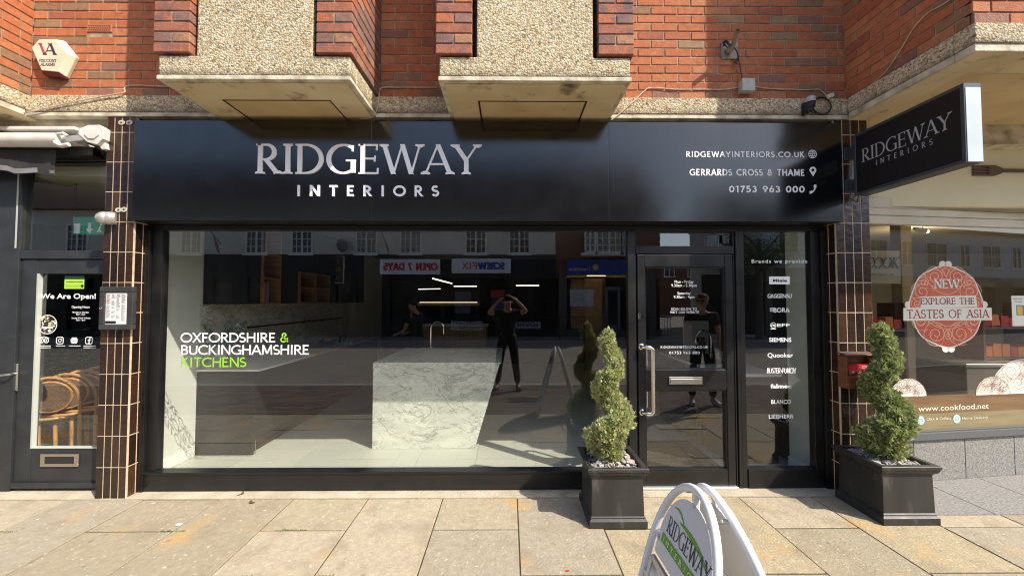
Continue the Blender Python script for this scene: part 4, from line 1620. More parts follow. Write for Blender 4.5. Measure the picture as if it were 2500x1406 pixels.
def hoop(sg):
    """sg=-1 the leaf facing left, +1 the leaf facing right"""
    nrm = V((math.cos(rotA), math.sin(rotA), 0)) * sg
    top = bc + nrm * .022
    down = (nrm * spread_ - Z * 1.0).normalized()
    Lh = math.hypot(spread_, 1.0)
    hw = .222
    P = []
    P.append(top + down * Lh - ux * hw)
    arch_h = .36
    P.append(top + down * (arch_h + .2) - ux * hw)
    for i in range(25):
        a = math.pi * i / 24
        P.append(top + down * (arch_h - arch_h * math.sin(a) ** .9) - ux * hw * math.cos(a))
    P.append(top + down * (arch_h + .2) + ux * hw)
    P.append(top + down * Lh + ux * hw)
    b = MB()
    b.tube(P, .0138, 12)
    leaf = b.build('hoop_frame', m_wt, abd, smooth=True, angle=60)
    f = MB()
    for s in (-1, 1):
        e = top + down * Lh + ux * hw * s
        f.tube([e - down * .03, e + down * .004], .019, 12)
    f.build('rubber_foot', m_blackplastic, leaf)
    vv = -down
    uu = ux if sg < 0 else -ux
    nn = uu.cross(vv).normalized()
    # header panel: arched
    pz = -.055
    o = top + down * 0
    hdr = MB()
    poly = []
    hw2 = hw - .045
    for i in range(25):
        a = math.pi * i / 24
        poly.append((hw2 * math.cos(a), -.045 - (.245 - .245 * math.sin(a) ** .8)))
    poly = poly + [(-hw2 + .004, -.318), (hw2 - .004, -.318)]
    hdr.prism(poly, o - nn * .003, uu, vv, nn, .006)
    for (a0_, a1_) in (((0, -.018), (0, -.06)), ((-hw + .01, -.26), (-hw2 + .02, -.26)), ((hw - .01, -.26), (hw2 - .02, -.26))):
        p, q = o + uu * a0_[0] + vv * a0_[1], o + uu * a1_[0] + vv * a1_[1]
        hdr.bar(p, q, .022, .006, up=nn)
    hp = hdr.build('header_panel', m_wp, leaf, bevel=.001)
    # printed logo
    t = MB()
    oo = o + nn * .0042
    letters(t, 'RIDGEWAY', oo + uu * (-.125) + vv * (-.212), uu, vv, nn, .058, width=.285, gap=.115, thick=.09, thin=.045, serif=True)
    t.build('company_lettering', m_txt, hp)
    t = MB()
    t.prism([(-.145, -.262), (.16, -.262), (.16, -.228), (-.145, -.228)], oo, uu, vv, nn, .0004, back=False)
    for (A_, B_, w0) in (([(-.110, -.112), (-.085, -.106), (-.06, -.110), (-.04, -.122), (-.02, -.142)], None, .005), ([(-.055, -.140), (-.02, -.136), (.02, -.137), (.06, -.143), (.10, -.155), (.14, -.176), (.155, -.19)], None, .012)):
        k = len(A_)
        up_, lo_ = [], []
        for i, (a, b_) in enumerate(A_):
            ww = w0 * math.sin(math.pi * min(1, (i + .25) / (k - .5))) + .0015
            up_.append((a, b_ + ww * .3))
            lo_.append((a, b_ - ww))
        for i in range(k - 1):
            t.prism([lo_[i], lo_[i + 1], up_[i + 1], up_[i]], oo, uu, vv, nn, .0004, back=False)
    t.build('green_logo_band', m_gr2, hp)
    t = MB()
    letters(t, 'INTERIORS', oo + uu * (-.130) + vv * (-.254) + nn * .001, uu, vv, nn, .018, width=.275, gap=.8, thick=.11)
    t.build('interiors_lettering', m_vinyl, hp)
    # poster frame below
    b = MB()
    z0_, z1_ = -.345, -.985
    w_ = .178
    for (p, q) in (((-w_, z0_), (w_, z0_)), ((-w_, z1_), (w_, z1_)), ((-w_, z0_), (-w_, z1_)), ((w_, z0_), (w_, z1_))):
        b.bar(o + uu * p[0] + vv * p[1], o + uu * q[0] + vv * q[1], .022, .014, up=nn)
    for s in (-1, 1):
        b.bar(o + uu * s * hw + vv * (-.42), o + uu * s * w_ + vv * (-.42), .02, .012, up=nn)
        b.bar(o + uu * s * hw + vv * (-.93), o + uu * s * w_ + vv * (-.93), .02, .012, up=nn)
    pf = b.build('poster_frame', M('satin_aluminium', (.55, .56, .58), rough=.35, metal=.8), leaf, bevel=.002)
    b = MB()
    b.prism([(-w_ + .01, z1_ + .01), (w_ - .01, z1_ + .01), (w_ - .01, z0_ - .01), (-w_ + .01, z0_ - .01)], o - nn * .003, uu, vv, nn, .005)
    b.build('poster', M('kitchen_poster', (.70, .70, .68), (.30, .31, .30), 5, .52, .60, rough=.3, spots=[((.45, .42, .36), 3, .55, .6)]), pf)
    return leaf


hoop(-1)
hoop(1)
# hinge plates and side stay
b = MB()
for s in (-1, 1):
    p = bc + ux * (.10 * s) - Z * .045
    b.bar(p - V((.022, 0, 0)), p + V((.022, 0, 0)), .022, .005, up=Z)
    b.ball(p + Z * .003, .005)
b.build('hinge', m_steel, abd)
b = MB()
p = bc + ux * .222 - Z * .62
b.bar(p - V((.17, 0, 0)), p + V((.17, 0, 0)), .006, .02, up=Z)
b.build('stay_bar', m_steel, abd)
# ------------------------------------------------------------------ things fixed on the wall
# alarm box
c = at(130, 143, WY - .09)
t = thing('alarm_box', 'cream hexagonal burglar alarm box with maroon base on the lit brick wall', 'alarm box', (c.x, WY, c.z))
m_cream = M('cream_plastic', (.74, .68, .52), (.66, .60, .44), 6, rough=.45, spots=[((.35, .30, .2), 12, .66, .8)])


def pz(px, py, yy): return at(px, py, yy)


fr_ = [pz(77 + 0, 117, WY - .068), pz(95, 97, WY - .068), pz(137, 97, WY - .068), pz(165, 132, WY - .068), pz(143, 176, WY - .068), pz(101, 172, WY - .068)]
cc = sum(fr_, V()) / 6
bk_ = []
for p in fr_:
    q = cc + (p - cc) * 1.17
    q.y = WY - .002
    bk_.append(q + V((.0, 0, 0)))
md_ = [cc + (p - cc) * 1.13 + V((.012, .040, 0)) for p in fr_]
b = MB()
b.add(fr_ + md_ + bk_, [(5, 4, 3, 2, 1, 0)] + [(i, (i + 1) % 6, 6 + (i + 1) % 6, 6 + i) for i in range(6)] + [(6 + i, 6 + (i + 1) % 6, 12 + (i + 1) % 6, 12 + i) for i in range(6)])
body = b.build('housing', m_cream, t, bevel=.004, seg=2)
b = MB()
e4, e5 = fr_[4], fr_[5]
q4, q5 = md_[4] + V((0, .015, 0)), md_[5] + V((0, .015, 0))
dwn = V((0, .012, -.030))
b.add([e5 + V((0, -.001, 0)), e4 + V((0, -.001, 0)), e4 + dwn, e5 + dwn, q5 + dwn * .6, q4 + dwn * .6, q5, q4], [(0, 1, 2, 3), (3, 2, 5, 4), (0, 3, 4, 6), (1, 7, 5, 2), (4, 5, 7, 6), (0, 6, 7, 1)])
b.build('strobe_lens', M('maroon_lens', (.10, .015, .02), rough=.25), t, bevel=.002)
b = MB()
yf = WY - .0692
o = at(97, 133, yf)
letters(b, 'A', at(109, 134, yf) - Y * .0006, X, Z, dn, .098, width=.088, thick=.20, thin=.06, serif=True)
b.build('dark_letter', M('navy_ink', (.03, .03, .06), rough=.6), t)
b = MB()
letters(b, 'V', at(96, 134, yf), X, Z, dn, .098, width=.088, thick=.20, thin=.06, serif=True)
b.build('red_letter', M('red_ink', (.45, .05, .06), rough=.6), t)
b = MB()
for (s, x0, x1, yb_, yt_) in (('VISCOUNT', 95, 138, 152, 145), ('ALARMS', 99, 134, 161, 154)):
    o = at(x0, yb_, yf)
    letters(b, s, o, X, Z, dn, at(x0, yt_, yf).z - o.z, width=at(x1, yb_, yf).x - o.x, gap=.08, thick=.15, thin=.08, serif=True)
b.build('lettering', MATS['navy_ink'], t)

# bracket with antenna tube and wires
c = at(1781, 122, WY)
t = thing('floodlight_bracket', 'weathered wall plate with an empty tube stub and loose black wires on the brick wall', 'bracket', (c.x, WY, c.z))
b = MB()
p0, p1 = at(1760, 146, WY), at(1800, 105, WY)
b.box(p0.x, p1.x, WY - .012, WY - .002, p0.z, p1.z)
b.build('wall_plate', M('weathered_metal', (.42, .40, .36), (.22, .19, .16), 20, rough=.7, metal=.3), t, bevel=.002)
b = MB()
q0, q1 = at(1786, 122, WY - .05), at(1801, 74, WY - .20)
b.tube([at(1781, 125, WY - .005), at(1781, 123, WY - .06)], .026, 12)
b.tube([q0, q0.lerp(q1, .5), q1], [.018, .018, .019], 14, cap=False)
b.tube([q1, q0], .015, 14, cap=False)
b.build('tube_stub', M('rusty_tube', (.34, .29, .24), (.20, .12, .08), 18, rough=.6, metal=.4), t, smooth=True)
b = MB()
for i in range(7):
    a = i * .9
    P = [at(1776 + 8 * math.cos(a + k * .8), 108 + 9 * math.sin(a * 1.3 + k * .9), WY - .05 - .015 * math.sin(k + a)) for k in range(7)]
    b.tube(P, .0045, 6)
b.tube([at(1772, 100, WY - .06), at(1765, 104, WY - .05), at(1768, 112, WY - .03)], .007, 8)
P = [at(1790, 112, WY - .06), at(1800, 128, WY - .05), at(1806, 160, WY - .02), at(1812, 192, WY - .03), at(1826, 222, WY - .045)]
b.tube(P, .0048, 8)
b.tube([at(1800, 128, WY - .05), at(1802, 142, WY - .04), at(1793, 152, WY - .03), at(1798, 156, WY - .03), at(1803, 140, WY - .03)], .006, 8)
b.build('wires', m_blackplastic, t, smooth=True)

# junction box
t = thing('junction_box', 'grey square junction box on the brick wall below the tube bracket', 'junction box', at(1828, 208, WY))
p0, p1 = at(1813, 221, WY - .065), at(1843, 192, WY - .065)
b = MB()
b.box(p0.x, p1.x, WY - .052, WY - .001, p0.z, p1.z)
m_jb = M('grey_plastic_box', (.47, .48, .44), (.38, .39, .35), 14, rough=.6)
b.build('box', m_jb, t, bevel=.004, seg=2)
b = MB()
b.box(p0.x - .002, p1.x + .002, WY - .068, WY - .0525, p0.z - .002, p1.z + .002)
b.build('lid', m_jb, t, bevel=.004, seg=2)

# cables along the wall


def cable(name, pix, y, r, label, mat=m_cable, n=6, clips=()):
    pts = [at(a, b_, y if len(q) == 0 else q[0]) for (a, b_, *q) in pix]
    # Catmull-Rom
    out = []
    k = len(pts)
    for i in range(k - 1):
        p0, p1, p2, p3 = pts[max(i - 1, 0)], pts[i], pts[i + 1], pts[min(i + 2, k - 1)]
        for j in range(n):
            s = j / n
            out.append(.5 * ((2 * p1) + (p2 - p0) * s + (2 * p0 - 5 * p1 + 4 * p2 - p3) * s * s + (3 * p1 - p0 - 3 * p2 + p3) * s ** 3))
    out.append(pts[-1])
    b = MB()
    b.tube(out, r, 8)
    o = b.build(name, mat, smooth=True)
    tag(o, label, 'cable')
    return o


cable('cable', [(1492, 294, BY - .01), (1520, 272, BY - .008), (1552, 243, BY - .006), (1572, 224, WY - .012), (1590, 215, WY - .008), (1650, 219), (1710, 219), (1770, 219), (1800, 214), (1812, 210)], WY - .008, .0048,
      'pale cable from the bay corner along the lit bricks to the grey junction box')
cable('cable', [(1843, 212), (1870, 216), (1903, 218), (1935, 219), (1970, 220), (1998, 219), (2012, 228), (2022, 240, WY - .03), (2035, 244, WY - .04), (2062, 247, BY - .01)], WY - .008, .0045,
      'pale cable between the grey junction box and the ivory connector')
P = [at(2066, 246, BY - .01)]
xw = XW_R - .008
cp = MB()
pts = [at(2064, 247, BY - .012)]
for (px, py) in ((2100, 235), (2130, 206), (2165, 172), (2200, 120), (2230, 70), (2262, 35), (2290, 18), (2320, 0), (2345, -22)):
    pts.append(onx(px, py, xw - .002))
out = []
for i in range(len(pts) - 1):
    p0, p1, p2, p3 = pts[max(i - 1, 0)], pts[i], pts[i + 1], pts[min(i + 2, len(pts) - 1)]
    for j in range(6):
        s = j / 6
        out.append(.5 * ((2 * p1) + (p2 - p0) * s + (2 * p0 - 5 * p1 + 4 * p2 - p3) * s * s + (3 * p1 - p0 - 3 * p2 + p3) * s ** 3))
cp.tube(out, .0042, 8)
tag(cp.build('cable', m_cable, smooth=True), 'thin cable climbing the brick side of the projecting wing on the right', 'cable')
cable('cable', [(-10, 285, BY - .012), (60, 276, BY - .012), (150, 256, BY - .012), (250, 236, BY - .014), (301, 227, BY - .012), (304, 217, WY - .01), (312, 210, WY - .008), (340, 209), (385, 211), (420, 212)], WY - .008, .005,
      'pale cable sagging from the concrete band below the alarm box up to the shaded bricks')
cable('cable', [(1066, 214), (1030, 214), (980, 214), (940, 214), (927, 220), (925, 240, BY - .01), (922, 262, BY - .012), (915, 280, BY - .012), (905, 288, BY - .008), (880, 290, BY - .006)], WY - .008, .005,
      'pale cable on the shaded bricks between the two bays')

# twilight sensor with coil of black cable and connector
t = thing('light_sensor', 'small black and clear twilight sensor on the concrete band above the sign end', 'sensor', at(1980, 262, BY))
c = at(1979, 250, BY - .06)
b = MB()
b.tube([c - Z * .075, c - Z * .05, c - Z * .045, c + Z * .0], [.018, .020, .030, .036], 16)
b.box(c.x - .035, c.x - .015, BY - .07, BY - .001, c.z - .09, c.z + .01)
b.build('base', m_blackplastic, t, smooth=True, angle=40)
b = MB()
b.tube([c + Z * .0, c + Z * .035, c + Z * .045], [.037, .038, .030], 18)
b.build('lens', M('clear_grey_plastic', (.42, .42, .40), rough=.3), t, smooth=True, angle=40)
b = MB()
P = []
for i in range(40):
    a = -2.2 + i * .36
    r_ = .075 - .010 * math.sin(i * .35)
    cx = at(2009, 262, BY - .02)
    P.append(cx + V((r_ * math.cos(a) * 1.05, -.004 * math.sin(i * .4), r_ * math.sin(a) + (.01 if i > 20 else 0))))
P = [c - Z * .075, c - Z * .085 + X * .01, c - Z * .09 + X * .03] + P[2:]
b.tube(P, .0048, 8)
b.build('cable_coil', m_blackplastic, t, smooth=True)
b = MB()
q = at(2026, 238, BY - .035)
b.obox(q - V((.026, 0, .016)), V((.9, 0, .35)).normalized(), V((-.35, 0, .9)).normalized(), -Y, .055, .030, .022)
tag(b.build('cable_connector', M('ivory_plastic', (.70, .62, .45), rough=.5), bevel=.004, seg=2), 'ivory cable connector hanging above the coil of black cable', 'connector')

# silver bullet wall lamp on the left pillar
c = at(281, 534, -.14)
t = thing('wall_lamp', 'silver bullet-shaped lamp sticking out left from the front of the tiled pillar', 'wall lamp', c)
tip = at(233, 531, -.20)
ax = (tip - c)
L_ = ax.length
m_silv = M('silver_paint', (.58, .56, .53), (.46, .44, .41), 12, rough=.4, metal=.5)
b = MB()
b.lathe([(0, -.01), (.050, -.008), (.054, .02), (.054, L_ * .38), (.050, L_ * .44)], c, ax, 24)
b.build('lamp_base', m_silv, t, smooth=True, angle=50)
b = MB()
b.lathe([(.049, L_ * .43), (.053, L_ * .46), (.053, L_ * .62), (.045, L_ * .80), (.030, L_ * .95), (.012, L_ * 1.03), (0, L_ * 1.05)], c, ax, 24)
b.build('lamp_head', m_silv, t, smooth=True, angle=50)
# old fixings at the pillar top
for (nm, pts_, lab) in (('wall_plug', ((297, 300), (316, 300)), 'two old filler patches with screw holes at the top of the left pillar'), ('filler_patch', ((290, 513), (303, 512)), 'two plaster-filled screw holes beside the silver lamp')):
    b, hb = MB(), MB()
    for (px, py) in pts_:
        q = at(px, py, -.133)
        b.disc(q, X, Z, dn, .030, .004, 9, ry=.022)
        hb.disc(q - Y * .0042, X, Z, dn, .007, .001, 10)
    o = b.build(nm, M('filler', (.62, .57, .46), (.4, .36, .28), 40, rough=1), bevel=.002)
    hb.build('screw_hole', m_dark, o)
    tag(o, lab, 'filler patch')

# menu case
p0, p1 = at(240, 805, -.17), at(325, 700, -.17)
t = thing('menu_case', 'black framed menu case with a printed menu on the left tiled pillar', 'menu case', (p0.x, -.13, p0.z))
b = MB()
fw_ = .044
yf, yb_ = -.172, -.1325
b.box(p0.x, p1.x, yf, yb_, p0.z, p0.z + fw_)
b.box(p0.x, p1.x, yf, yb_, p1.z - fw_, p1.z)
b.box(p0.x, p0.x + fw_, yf, yb_, p0.z + fw_, p1.z - fw_)
b.box(p1.x - fw_, p1.x, yf, yb_, p0.z + fw_, p1.z - fw_)
b.build('frame', M('worn_black_metal', (.028, .028, .028), (.05, .05, .05), 10, rough=.45, spots=[((.2, .2, .2), 40, .7, .8)]), t, bevel=.006, seg=2)
MB().box(p0.x + fw_, p1.x - fw_, yf + .02, yb_, p0.z + fw_, p1.z - fw_).build('backing', m_black, t)
b = MB()
sx0, sx1, sz0, sz1 = p0.x + .042, p1.x - .058, p0.z + .046, p1.z - .048
b.box(sx0, sx1, yf + .012, yf + .016, sz0, sz1)
sh = b.build('menu_sheet', M('menu_paper', (.80, .76, .75), rough=.6), t)
b = MB()
for col in range(4):
    zz = sz1 - .02
    k = 0
    while zz > sz0 + (.05 if col < 2 else .02):
        if random.random() < .86:
            x_ = sx0 + .008 + col * (sx1 - sx0 - .01) / 4
            b.box(x_, x_ + (sx1 - sx0) / 4 * random.uniform(.45, .82), yf + .0105, yf + .0115, zz, zz + .0035)
        zz -= .0085
        k += 1
b.build('menu_text', M('menu_ink', (.30, .27, .27), rough=.7), sh)
b = MB()
b.box(sx0 + .004, sx0 + .09, yf + .0105, yf + .0115, sz0 + .006, sz0 + .026)
b.build('menu_banner', m_black, sh)
b = MB()
b.box(sx0 + .008, sx0 + .04, yf + .0095, yf + .0103, sz1 - .070, sz1 - .064)
b.build('menu_heading', M('orange_ink', (.75, .22, .08), rough=.6), sh)
b = MB()
b.lathe([(0, .006), (.010, .005), (.012, 0)], (p0.x + .016, yf - .0, (p0.z + p1.z) / 2), (0, -1, 0), 16)
b.build('lock', m_chrome, t, smooth=True)

# leaflet box on the right pillar
p0, p1 = at(2064, 948, -.2), at(2133, 868, -.2)
t = thing('leaflet_box', 'varnished wooden leaflet holder with a sloping lid on the right tiled pillar', 'leaflet holder', (p0.x, -.13, p0.z))
m_wood = M('varnished_wood', (.22, .085, .035), (.14, .05, .02), 5, rough=.4, stretch=(1, 1, 9), bump=.1)
m_wood2 = M('dark_wood', (.13, .055, .025), (.08, .033, .016), 6, rough=.5, stretch=(1, 1, 7))
b = MB()
b.box(p0.x, p1.x, -.147, -.1325, p0.z, p1.z)
b.box(p0.x, p0.x + .012, -.215, -.1475, p0.z, p1.z)
b.box(p1.x - .012, p1.x, -.215, -.1475, p0.z, p1.z)
b.box(p0.x + .0125, p1.x - .0125, -.215, -.1475, p0.z, p0.z + .012)
b.box(p0.x + .0125, p1.x - .0125, -.215, -.203, p0.z + .0125, p0.z + .10)
b.build('box', m_wood, t, bevel=.002)
b = MB()
b.obox((p0.x - .01, -.225, p1.z + .001), X, V((0, 1, .18)).normalized(), V((0, -.18, 1)).normalized(), p1.x - p0.x + .02, .095, .009)
b.build('lid', m_wood2, t, bevel=.002)
b = MB()
words(b, 'Please Take One', V((p0.x + .075, -.2155, p0.z + .035)), X, Z, dn, .020, width=.17, bold=.01)
b.build('lettering', m_vinyl, t)
b = MB()
b.box(p0.x + .03, p1.x - .015, -.198, -.160, p0.z + .03, p0.z + .195)
b.box(p0.x + .03, p1.x - .016, -.1995, -.1985, p0.z + .103, p0.z + .165, 1)
b.box(p0.x + .03, p1.x - .016, -.2015, -.1985, p0.z + .135, p0.z + .19, 2)
for i in range(9):
    b.disc((p0.x + .045 + i * .022, -.2018, p0.z + .125 + .012 * math.sin(i * 2.3)), X, Z, dn, .011, .0006, 10, [3, 4, 1][i % 3])
letters(b, 'COOK', V((p0.x + .14, -.2022, p0.z + .166)), X, Z, dn, .018, gap=.08, thick=.14, thin=.06, serif=True, mi=5)
lf = b.build('leaflet', [M('glossy_red', (.62, .03, .04), rough=.3), M('plum_print', (.10, .03, .04), rough=.35), MATS['glossy_red'], M('leaf_print', (.10, .22, .05), rough=.4), M('peach_print', (.75, .42, .25), rough=.4), m_vinyl])
tag(lf, 'red printed food leaflets standing in the wooden holder', 'leaflet')

# ------------------------------------------------------------------ left neighbour
m_grayf = M('dark_grey_paint', (.018, .020, .023), (.030, .032, .035), 6, rough=.5, bump=.15, bscale=60, spots=[((.22, .21, .19), 30, .72, .8)])
lsh = thing('cafe_shopfront', 'dark grey painted cafe front with a half-glazed door left of the tiled pillar', 'shopfront', (-4.0, 0, 0))
XL = -7.0
b = MB()


def lp_(px, py): return at(px, py, 0.0)


xa, xb = lp_(38, 900).x, PL0 - .002
ztr = lp_(150, 612).z
ztr2 = lp_(150, 632).z
ztop = lp_(150, 400).z
b.box(XL, xa, -.01, .08, .012, ztop + .02)
b.box(xa + .001, xb, -.004, .08, ztr2, ztr)
b.box(xa + .001, lp_(52, 500).x, -.004, .08, ztr + .001, ztop)
b.box(XL, xb, -.008, .08, ztop + .022, 3.176)
b.box(xa + .001, xb, .004, .08, ztop, ztop + .020)
b.build('frame', m_grayf, lsh, bevel=.004, seg=2)
MB().box(lp_(44, 500).x, lp_(48, 500).x, -.012, -.0045, ztr + .02, ztop).build('bead', M('pale_bead', (.45, .47, .42), rough=.5), lsh)
pane(lp_(50, 500).x, xb, ztr - .01, ztop + .01, lsh, 'transom_pane', .03)
# door leaf
gx0, gx1, gz0, gz1 = lp_(80, 900).x, xb - .005, lp_(150, 1095).z, lp_(150, 668).z
b = MB()
dx0, dx1 = xa + .008, xb - .001
b.box(dx0, gx0, .008, .06, .03, ztr2 - .006)
b.box(gx0 + .001, dx1, .010, .058, gz1, ztr2 - .006)
b.box(gx0 + .001, dx1, .010, .058, .03, gz0)
b.box(dx0, dx1, -.012, .0075, .03, .075)
d2 = b.build('door', m_grayf, lsh, bevel=.004, seg=2)
b = MB()
b.box(gx0, gx0 + .012, .003, .04, gz0, gz1)
b.box(gx0 + .013, dx1, .003, .04, gz0, gz0 + .010)
b.build('glazing_bead', MATS['pale_bead'], d2)
pane(gx0, gx1, gz0, gz1, d2, 'door_pane', .036)
# letterbox: open brushed frame
p0, p1 = at(98, 1139, 0), at(192, 1108, 0)
b = MB()
e = .022
b.box(p0.x, p1.x, -.004, .0075, p0.z, p0.z + e * 1.1)
b.box(p0.x, p1.x, -.004, .0075, p1.z - e, p1.z)
b.box(p0.x, p0.x + e * 1.6, -.004, .0075, p0.z + e * 1.1, p1.z - e)
b.box(p1.x - e * 1.6, p1.x, -.004, .0075, p0.z + e * 1.1, p1.z - e)
b.build('letter_plate', M('worn_brass', (.45, .38, .30), rough=.4, metal=.8), d2, bevel=.002)
MB().box(p0.x + e, p1.x - e, .0005, .0078, p0.z + e, p1.z - e).build('letter_slot', m_dark, d2)
# lever handle
c = at(38, 920, .0)
b = MB()
b.box(c.x - .018, c.x + .022, -.002, .0075, c.z - .12, c.z + .115)
b.build('handle_plate', m_chrome, d2, bevel=.006, seg=2)
b = MB()
b.tube([(c.x, 0, c.z + .03), (c.x, -.045, c.z + .03), (c.x - .015, -.055, c.z + .03), (c.x - .07, -.055, c.z + .025), (c.x - .085, -.055, c.z + .01)], .0095, 12)
b.build('handle', m_chrome, d2, smooth=True)
b = MB()
yl = .034


def ll(px, py): return at(px, py, yl)


o = ll(99, 729)
words(b, 'We Are Open!', o, X, Z, dn, ll(99, 716).z - o.z, width=ll(234, 729).x - o.x, bold=.02)
for (s, cx, yb_, hh, hw) in (('Opening Hours', 197, 752, 6, 22), ('Monday to Saturday', 197, 764, 4, 20), ('8am - 5pm', 197, 769, 3.6, 11), ('Sunday & Bank Holidays', 198, 778, 4, 23), ('9am - 4pm', 197, 783, 3.6, 11)):
    o = ll(cx, yb_)
    words(b, s, o, X, Z, dn, ll(cx, yb_ - hh).z - o.z, width=ll(cx + hw, yb_).x - ll(cx - hw, yb_).x, bold=.012, align='c')
b.build('window_lettering', m_vinyl, d2)
b = MB()
# row of round icons
c = ll(107, 831)
for s in (-1, 1):
    ribbon(b, arc(s * .022, 0, .019, .019, 0, 360, 20), c, X, Z, dn, .007)
    b.disc(c + V((s * .022, 0, 0)), X, Z, dn, .007, .0005, 12)
ribbon(b, [(-.045, .020), (-.02, .028), (.02, .028), (.045, .020)], c, X, Z, dn, .006)
c = ll(146, 831)
q = .029
ribbon(b, [(-q, -q + .008), (-q, q - .008), (-q + .008, q), (q - .008, q), (q, q - .008), (q, -q + .008), (q - .008, -q), (-q + .008, -q), (-q, -q + .008)], c, X, Z, dn, .007)
ribbon(b, arc(0, 0, .013, .013, 0, 360, 18), c, X, Z, dn, .006, depth=.0002)
b.disc(c + V((.017, 0, .017)), X, Z, dn, .004, .0006, 8)
c = ll(181, 831)
for zz in (-.022, -.011, 0, .011, .022):
    hw = math.sqrt(max(0, .031 ** 2 - zz ** 2))
    ribbon(b, [(-hw, zz), (hw, zz)], c, X, Z, dn, .008)
c = ll(217, 831)
ribbon(b, [(-q, -q + .008), (-q, q - .008), (-q + .008, q), (q - .008, q), (q, q - .008), (q, -q + .008), (q - .008, -q), (-q + .008, -q), (-q, -q + .008)], c, X, Z, dn, .007)
ribbon(b, [(.016, .018), (.004, .016), (.002, .006), (.002, -.028)], c, X, Z, dn, .008, depth=.0002)
ribbon(b, [(-.010, .000), (.014, .000)], c, X, Z, dn, .007, depth=.0004)
for (cx, w_) in ((107, 26), (146, 18), (181, 26), (217, 26)):
    for k in range(2 if cx in (107, 217) else 1):
        o = ll(cx - w_ / 2, 845 + 4.5 * k)
        x_ = 0
        while x_ < w_ / 278 * 1.1:
            l_ = random.uniform(.004, .009)
            b.prism([(x_, 0), (x_ + l_, 0), (x_ + l_, .006), (x_, .006)], o, X, Z, dn, .0004, back=False)
            x_ += l_ + .002
b.build('icon_row', m_vinyl, d2)
b = MB()
c = ll(116, 792)
b.disc(c, X, Z, dn, .085, .0003, 32, 0)
ribbon(b, arc(0, 0, .081, .081, 0, 360, 36), c, X, Z, dn, .006, 1, .0006)
for i in range(90):
    a, r_ = random.uniform(0, 6.28), .070 * math.sqrt(random.random())
    s = random.uniform(.006, .013)
    th = random.uniform(0, 3.14)
    u_, v_ = X * math.cos(th) + Z * math.sin(th), Z * math.cos(th) - X * math.sin(th)
    b.disc(c + X * r_ * math.cos(a) + Z * r_ * math.sin(a), u_, v_, dn, s, .0008 + i * 1e-5, 7, random.choice([1, 2, 3, 4, 0]), ry=s * .6)
b.prism([(-.045, -.034), (.045, -.034), (.045, -.018), (-.045, -.018)], c, X, Z, dn, .0026, 1, back=False)
b.build('round_sticker', [m_black, m_vinyl, M('olive_print', (.35, .34, .10), rough=.6), M('maroon_print', (.28, .07, .05), rough=.6), M('cream_print', (.72, .65, .45), rough=.6)], d2)
b = MB()
p0, p1 = ll(157, 705), ll(206, 682)
b.prism([(0, 0), (p1.x - p0.x, 0), (p1.x - p0.x, p1.z - p0.z), (0, p1.z - p0.z)], p0, X, Z, dn, .0005, 0, back=False)
b.prism([(0, .086), (p1.x - p0.x, .086), (p1.x - p0.x, .115), (0, .115)], p0, X, Z, dn, .0007, 1, back=False)
for i in range(5):
    ribbon(b, arc(.02 + i * .026, .024, .010, .010, 0, 360, 14), p0, X, Z, dn, .002, 1, .0009)
b.disc(p0 + V((.155, 0, .024)), X, Z, dn, .014, .0009, 16, 1)
for i in range(19):
    x_ = .012 + i * .0078
    b.prism([(x_, .055), (x_ + .005, .055), (x_ + .005, .067), (x_, .067)], p0, X, Z, dn, .0009, 1, back=False)
b.build('hygiene_sticker', [M('lime_print', (.42, .72, .05), rough=.5), M('dark_green_print', (.02, .07, .03), rough=.5)], d2)

# awning cassette
yA = -.16
t = thing('awning', 'white folded awning cassette with end arm and hanging black valance over the cafe door', 'awning', at(0, 340, yA))
zc_ = at(100, 345, yA).z
m_awn = M('white_metal', (.72, .70, .66), (.60, .57, .52), 7, rough=.35, bump=.05)
xe = at(160, 345, yA).x
b = MB()
b.tube([(-7, yA - .02, zc_), (xe, yA - .02, zc_)], .058, 18)
b.build('front_profile', m_awn, t, smooth=True, angle=50)
b = MB()
zc2 = at(100, 316, yA).z
b.box(-7, at(205, 320, yA + .05).x, yA - .02, -.02, zc2 - .012, zc2 + .018)
b.box(-7, at(205, 320, yA + .05).x, yA - .01, -.02, zc2 - .12, zc2 - .09)
b.build('cassette', m_awn, t, bevel=.005, seg=2)
b = MB()
c = at(232, 331, yA)
b.prism([(-.11 + .0, .0), (-.10, .045), (-.03, .075), (.06, .078), (.10, .05), (.095, -.04), (.05, -.09), (-.03, -.07)], c + V((0, .03, 0)), X, Z, dn, .06)
b.prism([(-.055, -.005), (-.045, .03), (0, .05), (.06, .04), (.07, -.01), (.03, -.045), (-.02, -.042)], c - V((0, .0305, 0)), X, Z, dn, .008)
b.prism([(.03, -.085), (.085, -.06), (.095, -.115), (.06, -.12)], c + V((0, .05, 0)), X, Z, dn, .05)
b.build('end_cap', m_awn, t, bevel=.006, seg=2)
b = MB()
q0, q1 = at(155, 345, yA - .0), at(212, 338, yA)
b.bar(q0, q1, .05, .055)
b.build('arm', M('grey_metal_arm', (.42, .42, .42), rough=.5, metal=.3), t, bevel=.008, seg=2)
b = MB()
P = [(at(133, 337, yA - .05)), at(140, 328, yA - .06), at(155, 326, yA - .06), at(165, 333, yA - .06)]
b.tube(P, .013, 10)
P = [at(133, 338, yA - .05), at(137, 350, yA - .06), at(150, 357, yA - .06), at(168, 353, yA - .06)]
b.tube(P, .017, 10)
b.build('arm_hook', m_awn, t, smooth=True)
b = MB()
n_ = 60
top_, bot_ = [], []
xv1 = at(131, 400, yA).x
